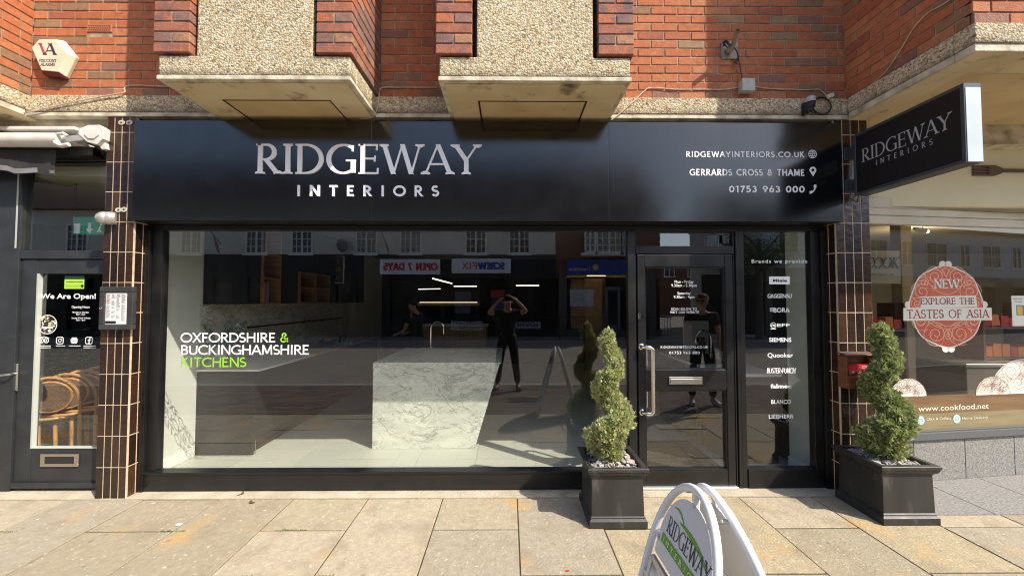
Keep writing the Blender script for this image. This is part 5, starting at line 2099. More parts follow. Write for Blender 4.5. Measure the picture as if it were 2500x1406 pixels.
for i in range(n_ + 1):
    x_ = -7 + (xv1 + 7) * i / n_
    top_.append(V((x_, yA + .02 + .006 * math.sin(x_ * 9), at(60, 364, yA).z)))
    bot_.append(V((x_, yA + .01 + .018 * math.sin(x_ * 11 + 1), at(60, 422, yA).z + .010 * math.sin(x_ * 14) + (.02 if i < n_ - 6 else 0) - (.02 * (i > n_ - 3)))))
b.add(top_ + bot_, [(i, i + 1, n_ + 2 + i, n_ + 1 + i) for i in range(n_)])
va = b.build('valance', M('black_canvas', (.018, .018, .02), (.03, .03, .03), 9, rough=.9), t)
sd = va.modifiers.new('cloth', 'SOLIDIFY')
sd.thickness = .003
b = MB()
b.add([V((p.x, p.y - .003, p.z + .045)) for p in bot_] + [V((p.x, p.y - .003, p.z + .004)) for p in bot_], [(i, i + 1, n_ + 2 + i, n_ + 1 + i) for i in range(n_)])
hm = b.build('hem', M('grey_canvas', (.20, .20, .21), (.13, .13, .14), 9, rough=.9), va)
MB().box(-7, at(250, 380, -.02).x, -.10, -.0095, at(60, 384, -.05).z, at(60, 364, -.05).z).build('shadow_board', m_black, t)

# cafe interior
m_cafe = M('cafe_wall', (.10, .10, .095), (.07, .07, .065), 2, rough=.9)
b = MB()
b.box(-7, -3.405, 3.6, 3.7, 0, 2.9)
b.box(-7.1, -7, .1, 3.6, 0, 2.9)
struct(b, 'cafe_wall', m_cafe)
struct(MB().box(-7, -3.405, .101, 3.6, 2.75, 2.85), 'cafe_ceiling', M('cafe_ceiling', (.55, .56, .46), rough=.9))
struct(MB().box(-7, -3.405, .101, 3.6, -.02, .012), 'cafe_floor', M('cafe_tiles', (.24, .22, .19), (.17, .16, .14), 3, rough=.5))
# emergency exit sign on a chain
t = thing('exit_sign', 'green hanging emergency exit sign behind the cafe transom window', 'exit sign', at(215, 552, .32))
p0, p1 = at(177, 573, .3), at(254, 530, .3)
p1.x = min(p1.x, -3.415)
MB().box(p0.x, p1.x, .30, .31, p0.z, p1.z).build('sign_plate', M('exit_green', (.02, .38, .22), rough=.5), t)
b = MB()
q = at(181, 570, .3)
w_ = p1.x - p0.x
b.prism([(0, 0), (.055, 0), (.055, .095), (0, .095)], q, X, Z, dn, .0035)
q = at(219, 570, .3)
b.prism([(-.012, .045), (.012, .045), (.012, .10), (-.012, .10)], q, X, Z, dn, .0035)
b.prism([(0, -.002), (.032, .044), (-.032, .044)], q, X, Z, dn, .004)
q = at(243, 560, .3)
ribbon(b, [(-.016, -.03), (0, .0), (.012, .028)], q, X, Z, dn, .014, depth=.0035)
ribbon(b, [(.0, .0), (.018, -.03)], q, X, Z, dn, .012, depth=.004)
b.disc(q + V((.016, 0, .044)), X, Z, dn, .010, .0035, 12)
b.build('pictogram', m_vinyl, t)
b = MB()
zz = p1.z
k = 0
xx = at(181, 520, .3).x
while zz < 2.74:
    q = V((xx, .305, zz + .014))
    uu = X if k % 2 else Y
    b.tube([q + uu * .008 * math.cos(a) + Z * .017 * math.sin(a) for a in [2 * math.pi * i / 10 for i in range(10)]], .0022, 5, closed=True)
    zz += .028
    k += 1
b.build('chain', M('dark_chain', (.05, .05, .045), rough=.5, metal=.5), t)

# stacked bistro chairs
m_ratt = M('bamboo_frame', (.66, .36, .13), (.52, .26, .085), 6, rough=.45, spots=[((.15, .06, .02), 22, .62, .72)])
m_weave = M('brown_weave', (.26, .15, .08), (.13, .075, .045), 60, rough=.7, bump=.5, bscale=60, stretch=(1, 1, 4))


def chair(label):
    t = thing('bistro_chair', label, 'chair', (0, 0, 0), 'bistro chairs stacked inside the cafe door')
    # seat towards -y... the backs face the street; chair faces +y
    hz = .45
    b = MB()
    for s in (-1, 1):
        pass
    sb = MB()
    P = [(.19 * math.cos(a), .19 * math.sin(a), hz) for a in [2 * math.pi * i / 20 for i in range(20)]]
    sb.tube(P, .014, 8, closed=True)
    sb.build('seat_frame', m_ratt, t, smooth=True)
    MB().lathe([(0, .004), (.18, .002), (.18, -.006), (0, -.006)], (0, 0, hz), Z, 24).build('seat', m_weave, t)
    bk = MB()
    P = [(-.20, -.17, .10)]
    bk.tube([(-.185, -.13, .0), (-.19, -.155, .44)] + [(-.19 * math.cos(math.pi * i / 16) * (1 + .10 * math.sin(math.pi * i / 16)), -.16 - .06 * math.sin(math.pi * i / 16), .56 + .30 * math.sin(math.pi * i / 16)) for i in range(17)] + [(.19, -.155, .44), (.185, -.13, 0)], .015, 8)
    bk.build('back_frame', m_ratt, t, smooth=True)
    w = MB()
    P = [(.145 * math.cos(a), -.195 - .02 * math.sin(a), .665 + .15 * math.sin(a)) for a in [2 * math.pi * i / 24 for i in range(24)]]
    w.tube(P, .011, 8, closed=True)
    w.build('back_hoop', m_ratt, t, smooth=True)
    w = MB()
    w.prism([(.140 * math.cos(2 * math.pi * i / 24), .145 * math.sin(2 * math.pi * i / 24)) for i in range(24)], (0, -.195, .665), X, V((0, -.12, 1)).normalized(), -Y, .008)
    w.build('back_weave', m_weave, t)
    for s in (-1, 1):
        l = MB()
        l.tube([(s * .17, .15, 0), (s * .165, .13, hz - .01)], .014, 8)
        l.build('leg', m_ratt, t, smooth=True)
    a = MB()
    for s in (-1, 1):
        a.tube([(s * .19, -.16, .50), (s * .215, .0, .52), (s * .20, .12, .50), (s * .17, .135, hz)], .012, 8)
    a.build('armrest', m_ratt, t, smooth=True)
    return t


ch0 = chair('bistro chair with woven oval back, front of the stack behind the cafe door glass')
labs = ['', 'bistro chair nested second in the stack behind the cafe door glass', 'bistro chair nested third in the stack behind the cafe door glass', 'bistro chair nested last and deepest in the stack behind the cafe door']
ctr = at(128, 1095, .62)
for i in range(4):
    c_ = ch0 if i == 0 else copy_tree(ch0)
    if i: c_['label'] = labs[i]
    c_.location = (ctr.x + .085 * i, .66 + .07 * i, .012 + .022 * i)
    c_.rotation_euler = (0, 0, R(32))
    c_.scale = (1.05, 1.05, 1.0)
# tall indoor plant
t = thing('potted_plant', 'leafy green pot plant behind the cafe door, above the stacked chairs', 'plant', (-5.45, 1.35, 0))
MB().lathe([(0, 0), (.13, 0), (.17, .32), (.155, .32), (.12, .02)], (-5.45, 1.35, .013), Z, 20).build('pot', m_dark, t, smooth=True, angle=40)
b, st = MB(), MB()
for i in range(34):
    a = random.uniform(0, 6.28)
    el = random.uniform(.5, 1.45)
    L_ = random.uniform(.5, 1.25)
    P = [V((-5.45, 1.35, .3))]
    d_ = V((math.cos(a) * math.cos(el), math.sin(a) * math.cos(el), math.sin(el)))
    for k in range(7):
        P.append(P[-1] + d_ * L_ / 7)
        d_ = (d_ + V((0, 0, -.10))).normalized()
    st.tube(P, .004, 5)
    for k in range(2, 8):
        for s in (-1, 1):
            sd_ = d_.cross(Z).normalized() * s
            q = P[k]
            tipp = q + sd_ * .11 + d_ * .06 - Z * .03
            b.add([q, q.lerp(tipp, .5) + d_ * .018, tipp, q.lerp(tipp, .5) - d_ * .018], [(0, 1, 2, 3)])
b.build('leaves', M_islands('house_plant', [((.08, .28, .05), 3), ((.13, .36, .07), 2), ((.05, .18, .04), 2)], rough=.5, bump=0), t)
st.build('stem', M('green_stem', (.06, .12, .03), rough=.7), t)
# ------------------------------------------------------------------ right neighbour
m_cfasc = M('cream_fascia', (.84, .80, .58), (.78, .74, .53), 2, rough=.75)
rsh = thing('food_shopfront', 'cream fascia food shop front with large window and granite base at the right edge', 'shopfront', (4.2, .05, 0))
YR = .10
b = MB()
b.box(PR1 + .002, 7.2, YR - .02, YR + .04, 2.49, 3.183)
b.build('fascia', m_cfasc, rsh)
ang = R(7.0)
ur = V((math.cos(ang), math.sin(ang), 0))
nr = V((math.sin(ang), -math.cos(ang), 0))
og = V((PR1 + .004, .03, 0))


def onr(px, py, off=0.0):
    d = ray(px, py)
    o_ = og + nr * off
    t_ = (o_ - CAM).dot(nr) / d.dot(nr)
    return CAM + d * t_


Lr = 4.0
gz0, gz1 = onr(2350, 1050).z, onr(2200, 548).z
b = MB()
b.obox(og + Z * gz1 + nr * .01, ur, Z, -nr, Lr, .075, .07)
b.obox(og + Z * (gz1 + .078) + nr * .02, ur, Z, -nr, Lr, .06, .07)
b.obox(og + Z * (gz1 + .142) - nr * .0, ur, Z, -nr, Lr, .10, .07)
b.build('top_frame', M('cream_frame', (.66, .62, .50), (.58, .54, .42), 4, rough=.5), rsh, bevel=.004, seg=2)
sz = onr(2350, 1066).z
b = MB()
b.obox(og + Z * (sz - .005) + nr * .025, ur, Z, -nr, Lr, gz0 - sz + .005, .10)
b.obox(og + Z * (gz0 + .0005) + nr * .005, ur, Z, -nr, Lr, .012, .03)
b.build('sill', M('slate_grey_sill', (.11, .115, .12), rough=.5), rsh, bevel=.003, seg=2)
b = MB()
for i in range(7):
    b.obox(og + ur * (i * .55 + .0 + .003) + Z * .003, ur, Z, -nr, .544, sz - .009, .05)
b.build('granite_base', m_gran, rsh, bevel=.002)
g = MB()
g.add([og + Z * gz0 - nr * .02, og + ur * Lr + Z * gz0 - nr * .02, og + ur * Lr + Z * (gz1 + .01) - nr * .02, og + Z * (gz1 + .01) - nr * .02], [(0, 1, 2, 3)])
g.build('window_pane', M_glass('food_shop_glass', 2.2, (.95, .96, .93)), rsh)
NR = nr
# wood-print band along the bottom of the pane
zb1 = onr(2350, 966).z
m_wp2 = M('pale_wood_print', (.15, .08, .035), (.24, .15, .07), 2.4, .3, .7, rough=.4, stretch=(1, 1, 9), spots=[((.24, .12, .05), 3, .58, .7)])
b = MB()
b.obox(og + Z * (gz0 + .014) - nr * .0195, ur, Z, nr, Lr, (zb1 - gz0) * .46, .0006, 0)
b.obox(og + Z * (gz0 + .016 + (zb1 - gz0) * .46) - nr * .0195, ur, Z, nr, Lr, (zb1 - gz0) * .52, .0006, 1)
wbnd = b.build('wood_print_band', [M('light_wood_print', (.21, .165, .085), (.30, .245, .135), 2.4, .3, .7, rough=.4, stretch=(1, 1, 9)), m_wp2], rsh)
b = MB()
off = -.0175


def rp(px, py): return onr(px, py, off)


o = rp(2242, 1004)
words(b, 'www.cookfood.net', o, ur, Z, nr, rp(2242, 990).z - o.z, width=(rp(2414, 1000) - o).length, bold=.004)
for (s, x0, x1, yb_, yt_) in (('Click & Collect', 2262, 2322, 1026, 1019), ('Home Delivery', 2349, 2412, 1024, 1017)):
    o = rp(x0, yb_)
    words(b, s, o, ur, Z, nr, rp(x0, yt_).z - o.z, width=(rp(x1, yb_) - o).length)
b.build('web_lettering', M('cream_vinyl', (.80, .77, .62), rough=.6), wbnd)
b = MB()
for px, py in ((2248, 1026), (2336, 1022)):
    b.disc(rp(px, py), ur, Z, nr, .040, .0006, 24)
b.build('round_badge', M('pale_blue_print', (.48, .66, .70), rough=.5), wbnd)
b = MB()
for px, py in ((2248, 1026), (2336, 1022)):
    ribbon(b, [(-.018, -.012), (-.018, .01), (.014, .014), (.018, -.008), (-.018, -.012)], rp(px, py), ur, Z, nr, .003, depth=.0012)
b.build('badge_symbol', M('teal_ink', (.05, .22, .28), rough=.5), wbnd)
# roundel
c = rp(2312, 748)
s_ = (rp(2398, 748) - c).length
Zr = Z * ((rp(2312, 748).z - rp(2312, 834).z) / s_)
m_red = M('brick_red_print', (.60, .115, .05), (.52, .09, .04), 5, rough=.5)
m_ln = M('peach_line_print', (.80, .42, .26), rough=.5)
b = MB()
lob = [(s_ * (1.04 + .018 * math.cos(8 * a)) * math.cos(a), s_ * (1.17 + .018 * math.cos(8 * a)) * math.sin(a)) for a in [2 * math.pi * i / 80 for i in range(80)]]
b.prism(lob, c, ur, Zr, nr, .0004, 0, back=False)
for (dx_, dz_) in ((-.08, 1.20), (.08, 1.20), (-.08, -1.20), (.08, -1.20), (1.06, .05), (-1.06, .05)):
    b.disc(c + ur * dx_ * s_ + Zr * dz_ * s_, ur, Zr, nr, .10 * s_, .0005, 18, 0)
rd = b.build('roundel_border', M('off_white_print', (.76, .75, .66), rough=.55), rsh)
b = MB()
b.prism([(x_ * .965, z_ * .965) for x_, z_ in lob], c, ur, Zr, nr, .0009, 0, back=False)
b.build('roundel', m_red, rd)
b = MB()
D = .0014
for sx_ in (-1, 1):
    for (cx, cz, r_, st_, sg) in ((.30, .85, .22, 1.5, 1), (.68, .42, .24, 2.4, -1), (.34, -.78, .26, 1.6, 1), (.72, -.42, .2, 4, -1), (.82, .08, .13, 2, 1), (.62, .70, .15, .5, 1)):
        swirl(b, sx_ * cx * s_, cz * s_, r_ * s_, c, ur, Zr, nr, 1.7, .009, st_ if sx_ > 0 else math.pi - st_, sg * sx_, 0, D)
        ribbon(b, arc(sx_ * cx * s_, cz * s_, r_ * 1.28 * s_, r_ * 1.28 * s_, 0, 300, 18), c, ur, Zr, nr, .006, 0, D + .0001)
    for k in range(6):
        a = R(200 + k * 12) if sx_ < 0 else R(-20 - k * 12)
        ribbon(b, [(.78 * s_ * math.cos(a), .9 * s_ * math.sin(a)), (.92 * s_ * math.cos(a), 1.06 * s_ * math.sin(a))], c, ur, Zr, nr, .005, 0, D)
ribbon(b, arc(0, -.80 * s_, .10 * s_, .13 * s_, 0, 360, 18), c, ur, Zr, nr, .008, 0, D)
ribbon(b, arc(0, -.80 * s_, .04 * s_, .05 * s_, 0, 360, 12), c, ur, Zr, nr, .008, 0, D)
ribbon(b, arc(0, .0 * s_, .62 * s_, .55 * s_, 205, 335, 18), c, ur, Zr, nr, .007, 0, D)
ribbon(b, arc(0, .0 * s_, .70 * s_, .64 * s_, 205, 335, 18), c, ur, Zr, nr, .007, 0, D)
ribbon(b, arc(0, .9 * s_, .5 * s_, .55 * s_, 215, 325, 18), c, ur, Zr, nr, .007, 0, D)
ribbon(b, [(-.12 * s_, 1.0 * s_), (0, .86 * s_), (.12 * s_, 1.0 * s_), (0, 1.1 * s_), (-.12 * s_, 1.0 * s_)], c, ur, Zr, nr, .007, 0, D)
b.build('scroll_pattern', m_ln, rd)
b = MB()
p0, p1 = rp(2247, 751), rp(2384, 721)
b.prism([(0, -.006), ((p1 - p0).dot(ur), .006), ((p1 - p0).dot(ur) - .01, p1.z - p0.z), (.0, p1.z - p0.z - .012)], p0, ur, Z, nr, .0022, 0, back=False)
p0, p1 = rp(2205, 783), rp(2420, 751)
b.prism([(0, 0), ((p1 - p0).dot(ur), 0), ((p1 - p0).dot(ur), p1.z - p0.z), (.005, p1.z - p0.z)], p0, ur, Z, nr, .0026, 0, back=False)
b.build('ribbon_banner', MATS['off_white_print'], rd)
b = MB()
o = rp(2280, 704)
letters(b, 'NEW', o + nr * .003, ur, Z, nr, rp(2280, 681).z - o.z, width=(rp(2341, 704) - o).length, gap=.08, thick=.22, thin=.10, serif=True)
b.build('white_lettering', MATS['off_white_print'], rd)
b = MB()
for (s, x0, x1, yb_, yt_) in (('EXPLORE THE', 2247, 2378, 743, 727), ('TASTES OF ASIA', 2214, 2413, 777, 756)):
    o = rp(x0, yb_)
    letters(b, s, o + nr * .0032, ur, Z, nr, rp(x0, yt_).z - o.z, width=(rp(x1, yb_) - o).length, gap=.14, thick=.16, thin=.08, serif=True)
b.build('dark_red_lettering', M('dark_red_ink', (.33, .05, .06), rough=.5), rd)


# patterned half domes along the wood band
def domes(parts, name):
    b, l = MB(), MB()
    for (px, py, rpx) in parts:
        c_ = rp(px, py)
        r_ = (rp(px + rpx, py) - c_).length
        b.prism([(r_ * math.cos(math.pi * i / 24), r_ * 1.02 * math.sin(math.pi * i / 24)) for i in range(25)], c_, ur, Zr, nr, .0005 + .0003 * len(b.v) / 30, 0, back=False)
        ribbon(l, arc(0, 0, r_ * .97, r_ * .99, 0, 180, 24), c_, ur, Zr, nr, .004, 0, .0050)
        for (a, q, s2) in ((30, .66, .22), (75, .70, .24), (120, .70, .23), (155, .68, .2), (60, .30, .2), (120, .32, .2), (8, .4, .15), (95, .45, .10)):
            swirl(l, q * r_ * math.cos(R(a)), q * r_ * math.sin(R(a)) + .02, s2 * r_, c_, ur, Zr, nr, 1.6, .004, a * .1, 1 if a < 90 else -1, 0, .0052)
            ribbon(l, arc(q * r_ * math.cos(R(a)), q * r_ * math.sin(R(a)) + .02, s2 * 1.25 * r_, s2 * 1.25 * r_, a - 150, a + 130, 14), c_, ur, Zr, nr, .0035, 0, .0054)
    o_ = b.build(name, MATS['off_white_print'], rsh)
    l.build('scroll_lines', M('brown_line_print', (.30, .14, .11), rough=.5), o_)


domes([(2218, 968, 44)], 'patterned_dome')
domes([(2425, 963, 42), (2500, 960, 80)], 'patterned_dome')
# poster and small chalk sign at the edge
b = MB()
p0, p1 = rp(2472, 796), rp(2560, 722)
b.prism([(0, 0), ((p1 - p0).dot(ur), 0), ((p1 - p0).dot(ur), p1.z - p0.z), (0, p1.z - p0.z)], p0, ur, Z, nr, .0008, 0, back=False)
b.prism([(.05, .10), (.20, .10), (.20, .20), (.05, .20)], p0, ur, Z, nr, .0014, 1, back=False)
b.prism([(.06, .105), (.12, .105), (.12, .19), (.06, .19)], p0, ur, Z, nr, .0018, 2, back=False)
words(b, 'Sweet treats', p0 + Z * .255 + ur * .02 + nr * .001, ur, Z, nr, .015, bold=.005, mi=3)
words(b, 'Hot soups', p0 + Z * .228 + ur * .035 + nr * .001, ur, Z, nr, .015, bold=.005, mi=3)
b.build('poster', [M('poster_paper', (.80, .80, .74), rough=.5), M('poster_teal', (.03, .25, .28), rough=.5), M('poster_orange', (.80, .42, .04), rough=.5), M('poster_ink', (.08, .10, .08), rough=.5)], rsh)

# wooden fork on the fascia
t = thing('wooden_fork', 'giant dark wooden fork mounted on the cream fascia at the right edge', 'wall decoration', at(2440, 416, YR - .04))
yk = YR - .028
b = MB()


def fk(px, py): return at(px, py, yk)


c0 = fk(2374, 417)
sc_ = (fk(2474, 417).x - c0.x) / 100
for k in range(4):
    z_ = (10.2 - k * 6.8) * sc_
    b.box(c0.x, c0.x + 40 * sc_, yk - .012, yk + .008, c0.z + z_ - 2.1 * sc_, c0.z + z_ + 2.1 * sc_)
hp_ = [(36, -12.5), (52, -13), (64, -9), (74, -4), (200, -4), (200, 3.5), (74, 4), (64, 9), (52, 13), (36, 12.5)]
b.prism([(x_ * sc_, z_ * sc_) for x_, z_ in hp_], V((c0.x, yk + .008, c0.z)), X, Z, dn, .021)
b.build('fork_body', M('carved_wood', (.14, .07, .035), (.09, .045, .022), 6, rough=.55, stretch=(4, 1, 1)), t, bevel=.003)

# ------------------------------------------------------------------ inside the food shop
m_sw = M('shop_wall_cream', (.45, .42, .33), rough=.9)
struct(MB().box(3.07, 11.0, 4.6, 4.7, 0, 3.0).box(11.0, 11.1, .7, 4.7, 0, 3.0), 'food_shop_wall', M('shop_wall_dim', (.34, .30, .20), rough=.9))
struct(MB().box(PR1 + .03, 11.0, .62, 4.6, -.02, .02), 'food_shop_floor', M('shop_floor_tile', (.2, .17, .13), (.15, .13, .1), 4, rough=.35))
struct(MB().box(PR1 + .006, 11.0, .62, 4.6, 2.62, 2.70), 'food_shop_ceiling', M('shop_ceiling', (.34, .29, .19), rough=.9))
struct(MB().box(2.92, 3.06, .06, 6.8, 0, 3.0), 'party_wall', m_sw)
struct(MB().box(-3.40, -3.34, .075, 6.8, 0, 3.0), 'side_party_wall', M('plain_partition', (.5, .5, .46), rough=.9))
# banner on the wall, shelves with red packs, chest freezer
t = thing('wall_banner', 'pale banner with dark italic capitals hanging inside the food shop', 'banner', (4.7, 1.5, 1.9))
YB = 1.5
k0, k1 = at(2110, 692, YB), at(2200, 612, YB)
MB().box(k0.x, k1.x, YB + .01, YB + .03, k0.z, k1.z).build('banner_board', M('banner_cream', (.42, .40, .32), rough=.8), t)
MB().box(k1.x + .001, k1.x + .14, YB + .0, YB + .14, .02, 2.619).build('column', M('tan_column', (.36, .28, .15), rough=.8), t)
b = MB()
k2 = at(2112, 655, YB)
letters(b, 'COOK', k2 - Y * .002, X, Z, dn, at(2112, 628, YB).z - k2.z, width=at(2192, 655, YB).x - k2.x, gap=.06, thick=.14, thin=.05, serif=True, slant=.18)
k3 = at(2118, 672, YB)
words(b, 'you have to', k3 - Y * .002, X, Z, dn, .035, width=at(2182, 672, YB).x - k3.x)
b.build('banner_lettering', M('banner_ink', (.06, .05, .045), rough=.7), t)
for (x0_, x1_, y_, lab) in ((at(2128, 780, 1.3).x, at(2208, 780, 1.3).x, 1.3, 'shelf of red packs inside the food shop, left of the round red window sign'), (at(2405, 780, 1.7).x, at(2530, 780, 1.7).x, 1.7, 'shelf of orange and red packs inside the food shop at the right edge')):
    t = thing('display_shelf', lab, 'shelf', (x0_, y_, 0))
    b = MB()
    for z_ in (.35, .85, 1.25):
        b.box(x0_, x1_, y_, y_ + .35, z_, z_ + .03)
    b.box(x0_ - .03, x0_, y_, y_ + .35, .02, 1.6)
    b.box(x1_, x1_ + .03, y_, y_ + .35, .02, 1.6)
    b.build('shelf_frame', m_wood2, t)
    b = MB()
    x_ = x0_ + .02
    while x_ < x1_ - .1:
        w_ = random.uniform(.08, .13)
        h_ = random.uniform(.10, .18)
        a_ = random.uniform(-.2, .2)
        b.obox((x_, y_ + .02, 1.282), V((math.cos(a_), 0, abs(math.sin(a_)))), V((-abs(math.sin(a_)), 0, math.cos(a_))), Y, w_ * .9, h_, .12, 0 if random.random() < .7 else 1)
        b.box(x_, x_ + w_ * .9, y_ + .02, y_ + .15, .881, .881 + h_ * 1.2, random.randint(0, 1))
        x_ += w_
    b.build('food_packs', [M('pack_red', (.42, .03, .02), rough=.4), M('pack_orange', (.55, .16, .03), rough=.4)], t)
t = thing('chest_freezer', 'dark chest freezer standing in the middle of the food shop', 'freezer', (6.4, 1.7, 0))
MB().box(5.7, 6.6, 1.4, 2.1, .021, .80).build('cabinet', M('freezer_side', (.12, .10, .08), rough=.5), t, bevel=.01)
MB().box(5.68, 6.62, 1.38, 2.12, .801, .84).build('lid', m_steel, t, bevel=.005)
# shop ceiling spot
t = thing('ceiling_spotlight', 'lit white spotlight hanging from the food shop ceiling behind the glass', 'spotlight', onr(2252, 562, -.9))
q = onr(2252, 562, -.9)
b = MB()
b.tube([q + V((-.10, 0, .02)), q + V((.03, 0, -.015))], [.018, .035], 14)
b.tube([q, V((q.x, q.y, 2.62))], .006, 6)
b.build('lamp_body', m_awn, t, smooth=True)
pl = bpy.data.lights.new('spot_glow', 'POINT')
pl.energy = 14
pl.color = (1, .86, .62)
pl.shadow_soft_size = .12
plo = bpy.data.objects.new('spot_glow', pl)
COL.objects.link(plo)
plo.parent = t
plo.location = V((.55, .45, -.12))
MB().ball(q + V((.035, -.012, -.018)), .028, .022, .022).build('bulb', M('lit_bulb', (1, .9, .6), emit=9, ecol=(1, .84, .5)), t, smooth=True)

# ------------------------------------------------------------------ showroom
XI0, XI1 = -3.335, 2.915
m_iw = M('showroom_paint', (.66, .67, .61), (.62, .63, .58), 3, rough=.8)
m_navy = M('dark_blue_paint', (.008, .0085, .010), (.011, .012, .014), 3, rough=.7)
m_floor = M_islands('floor_tile', [((.49, .50, .43), 2), ((.47, .485, .42), 2), ((.51, .52, .45), 1)], rough=.35, bump=.05, vary=.04)
struct(MB().box(XI0, -3.31, .08, 6.8, .0, 2.7), 'showroom_left_wall', m_iw)
struct(MB().box(-3.305, 2.91, 6.7, 6.8, 0, 2.7), 'showroom_back_wall', m_navy)
struct(MB().box(-3.33, 2.91, .08, 6.8, 2.701, 2.80), 'showroom_ceiling', M('showroom_ceiling', (.14, .14, .135), rough=.9))
struct(MB().box(2.74, 2.918, .08, .40, 0, 2.7), 'showroom_right_wall', m_iw)
struct(MB().box(2.86, 2.9185, .401, 6.7, 0, 2.7), 'showroom_dark_wall', m_navy)
mb = MB()
xx = -3.33
while xx < 2.9:
    yy = .08 - .37
    while yy < 6.7:
        mb.box(max(xx, -3.33), min(xx + .597, 2.9), max(yy, .085), yy + 1.197, -.04, .0 + random.uniform(0, .0003))
        yy += 1.2
    xx += .6
struct(mb, 'showroom_floor', m_floor)
struct(MB().box(-3.33, 2.9, .081, 6.7, -.06, -.005), 'floor_screed', M('floor_grout', (.36, .37, .34), rough=.9))
m_sk = M('white_skirting', (.78, .78, .74), rough=.4)
sk = MB()
sk.box(-3.309, -3.29, .08, .74, .001, .105)
struct(sk, 'skirting', m_sk, bevel=.003)
struct(MB().box(2.722, 2.7395, .08, .40, .001, .12), 'right_skirting', m_sk, bevel=.003)

# island
m_marb = M_marble('green_white_marble', (.80, .82, .71), (.22, .22, .19), 2.0)
m_marb2 = M_marble('splashback_marble', (.74, .72, .62), (.13, .10, .07), 2.6)
YI = .92


def fi(px, py): return at(px, py, YI)


p_tl, p_tr, p_bl, p_br = fi(911, 885), fi(1221, 885), fi(910, 1096), fi(1159, 1097)
isl = thing('kitchen_island', 'white marble kitchen island with a slanting right end, lit low by the sun', 'kitchen island', ((p_bl.x + p_br.x) / 2, YI + .6, 0))
zt_ = p_tl.z
b = MB()
D_ = 1.35
x0, x1b, x1t = p_tl.x, p_br.x, p_tr.x
th_ = .02
b.add([(x0, YI, 0.002), (x1b, YI, .002), (x1t, YI, zt_), (x0, YI, zt_), (x0, YI + .03, .002), (x1b, YI + .03, .002), (x1t, YI + .03, zt_), (x0, YI + .03, zt_)],
      [(0, 1, 2, 3), (4, 7, 6, 5), (0, 4, 5, 1), (1, 5, 6, 2), (2, 6, 7, 3), (3, 7, 4, 0)])
b.build('marble_end_panel', m_marb, isl, bevel=.001)
MB().box(x0, x1t + .01, YI + .031, YI + D_, zt_ - .02, zt_ - .0005).build('worktop', m_marb, isl)
MB().box(x0 + .05, x1b - .06, YI + .0305, YI + D_ - .03, .01, zt_ - .0205).build('cabinet', m_navy, isl)
# small things on the island
t = thing('tap', 'tall polished mixer tap on the marble island, near its left back', 'tap', (x0 + .35, 1.9, zt_))
b = MB()
q = V((x0 + .42, 2.0, zt_))
P = [q, q + Z * .30] + [q + Z * .30 + V((.09 - .09 * math.cos(a), 0, .09 * math.sin(a))) for a in [math.pi * i / 8 for i in range(1, 9)]] + [q + V((.18, 0, .22))]
b.tube(P, .011, 8)
b.build('spout', m_chrome, t, smooth=True)
MB().lathe([(.022, 0), (.022, .05), (.012, .055)], q, Z, 16).build('base', m_chrome, t, smooth=True)

# run of units along the left wall
zw = .90
YU = .76
run = thing('kitchen_units', 'dark base units with a thin white worktop running back along the left showroom wall', 'kitchen units', (-2.95, 2.6, 0))
b = MB()
b.box(-3.308, -2.70, YU + .02, 4.6, .10, zw - .04)
b.box(-3.308, -2.70, YU, YU + .018, .002, zw - .04)
b.box(-3.25, -2.75, YU + .05, 4.6, .002, .099)
b.build('cabinets', M('graphite_lacquer', (.022, .022, .024), rough=.28), run, bevel=.002)
b = MB()
b.box(-3.308, -2.64, YU - .02, 1.95, zw - .022, zw)
b.build('worktop', M('white_worktop', (.74, .74, .70), (.66, .66, .61), 3, rough=.3), run, bevel=.002)
b = MB()
b.box(-3.309, -3.292, YU + .02, 4.6, zw + .001, 1.585)
b.build('splashback', m_marb2, run)
MB().box(-3.308, -2.64, 1.951, 4.62, zw - .022, zw).build('oak_worktop', M('oiled_oak', (.48, .30, .15), (.38, .22, .10), 4, rough=.4, stretch=(6, 1, 1)), run, bevel=.002)
MB().box(-3.30, -2.99, YU + .05, 1.28, 1.588, 2.68).box(-3.30, -2.99, 1.67, 2.10, 1.588, 2.68).box(-3.30, -2.99, 3.06, 4.6, 1.588, 2.68).box(-3.30, -2.99, 2.101, 3.059, 2.05, 2.68).build('wall_cabinets', m_navy, run)
MB().box(-3.290, -3.262, 1.5, 4.2, 1.28, 1.30).build('utensil_rail', m_black, run)
MB().box(-2.698, -2.694, YU + .03, YU + .04, .01, .14).build('end_trim', m_steel, run)
# open shelf units
m_oak = M('oak_shelf', (.32, .16, .075), (.22, .10, .045), 4, rough=.5, stretch=(1, 1, 6))


def shelf(y0_, y1_, z0_, z1_, cols_, rows_, label):
    """open oak unit hung on the left wall, facing into the room"""
    x0_, x1_ = -3.295, -2.965
    t = thing('open_shelf', label, 'shelf unit', (x0_, (y0_ + y1_) / 2, z0_))
    b = MB()
    b.box(x0_, x0_ + .01, y0_, y1_, z0_, z1_)
    for k in range(cols_ + 1):
        y_ = y0_ + (y1_ - y0_ - .018) * k / cols_
        b.box(x0_ + .011, x1_, y_, y_ + .018, z0_, z1_)
    for k in range(rows_ + 1):
        z_ = z0_ + (z1_ - z0_ - .018) * k / rows_
        for c in range(cols_):
            ya = y0_ + (y1_ - y0_ - .018) * c / cols_ + .0185
            yb = y0_ + (y1_ - y0_ - .018) * (c + 1) / cols_ - .0005
            b.box(x0_ + .011, x1_ - .001, ya, yb, z_, z_ + .018)
    b.build('carcass', m_oak, t, bevel=.001)
    return t


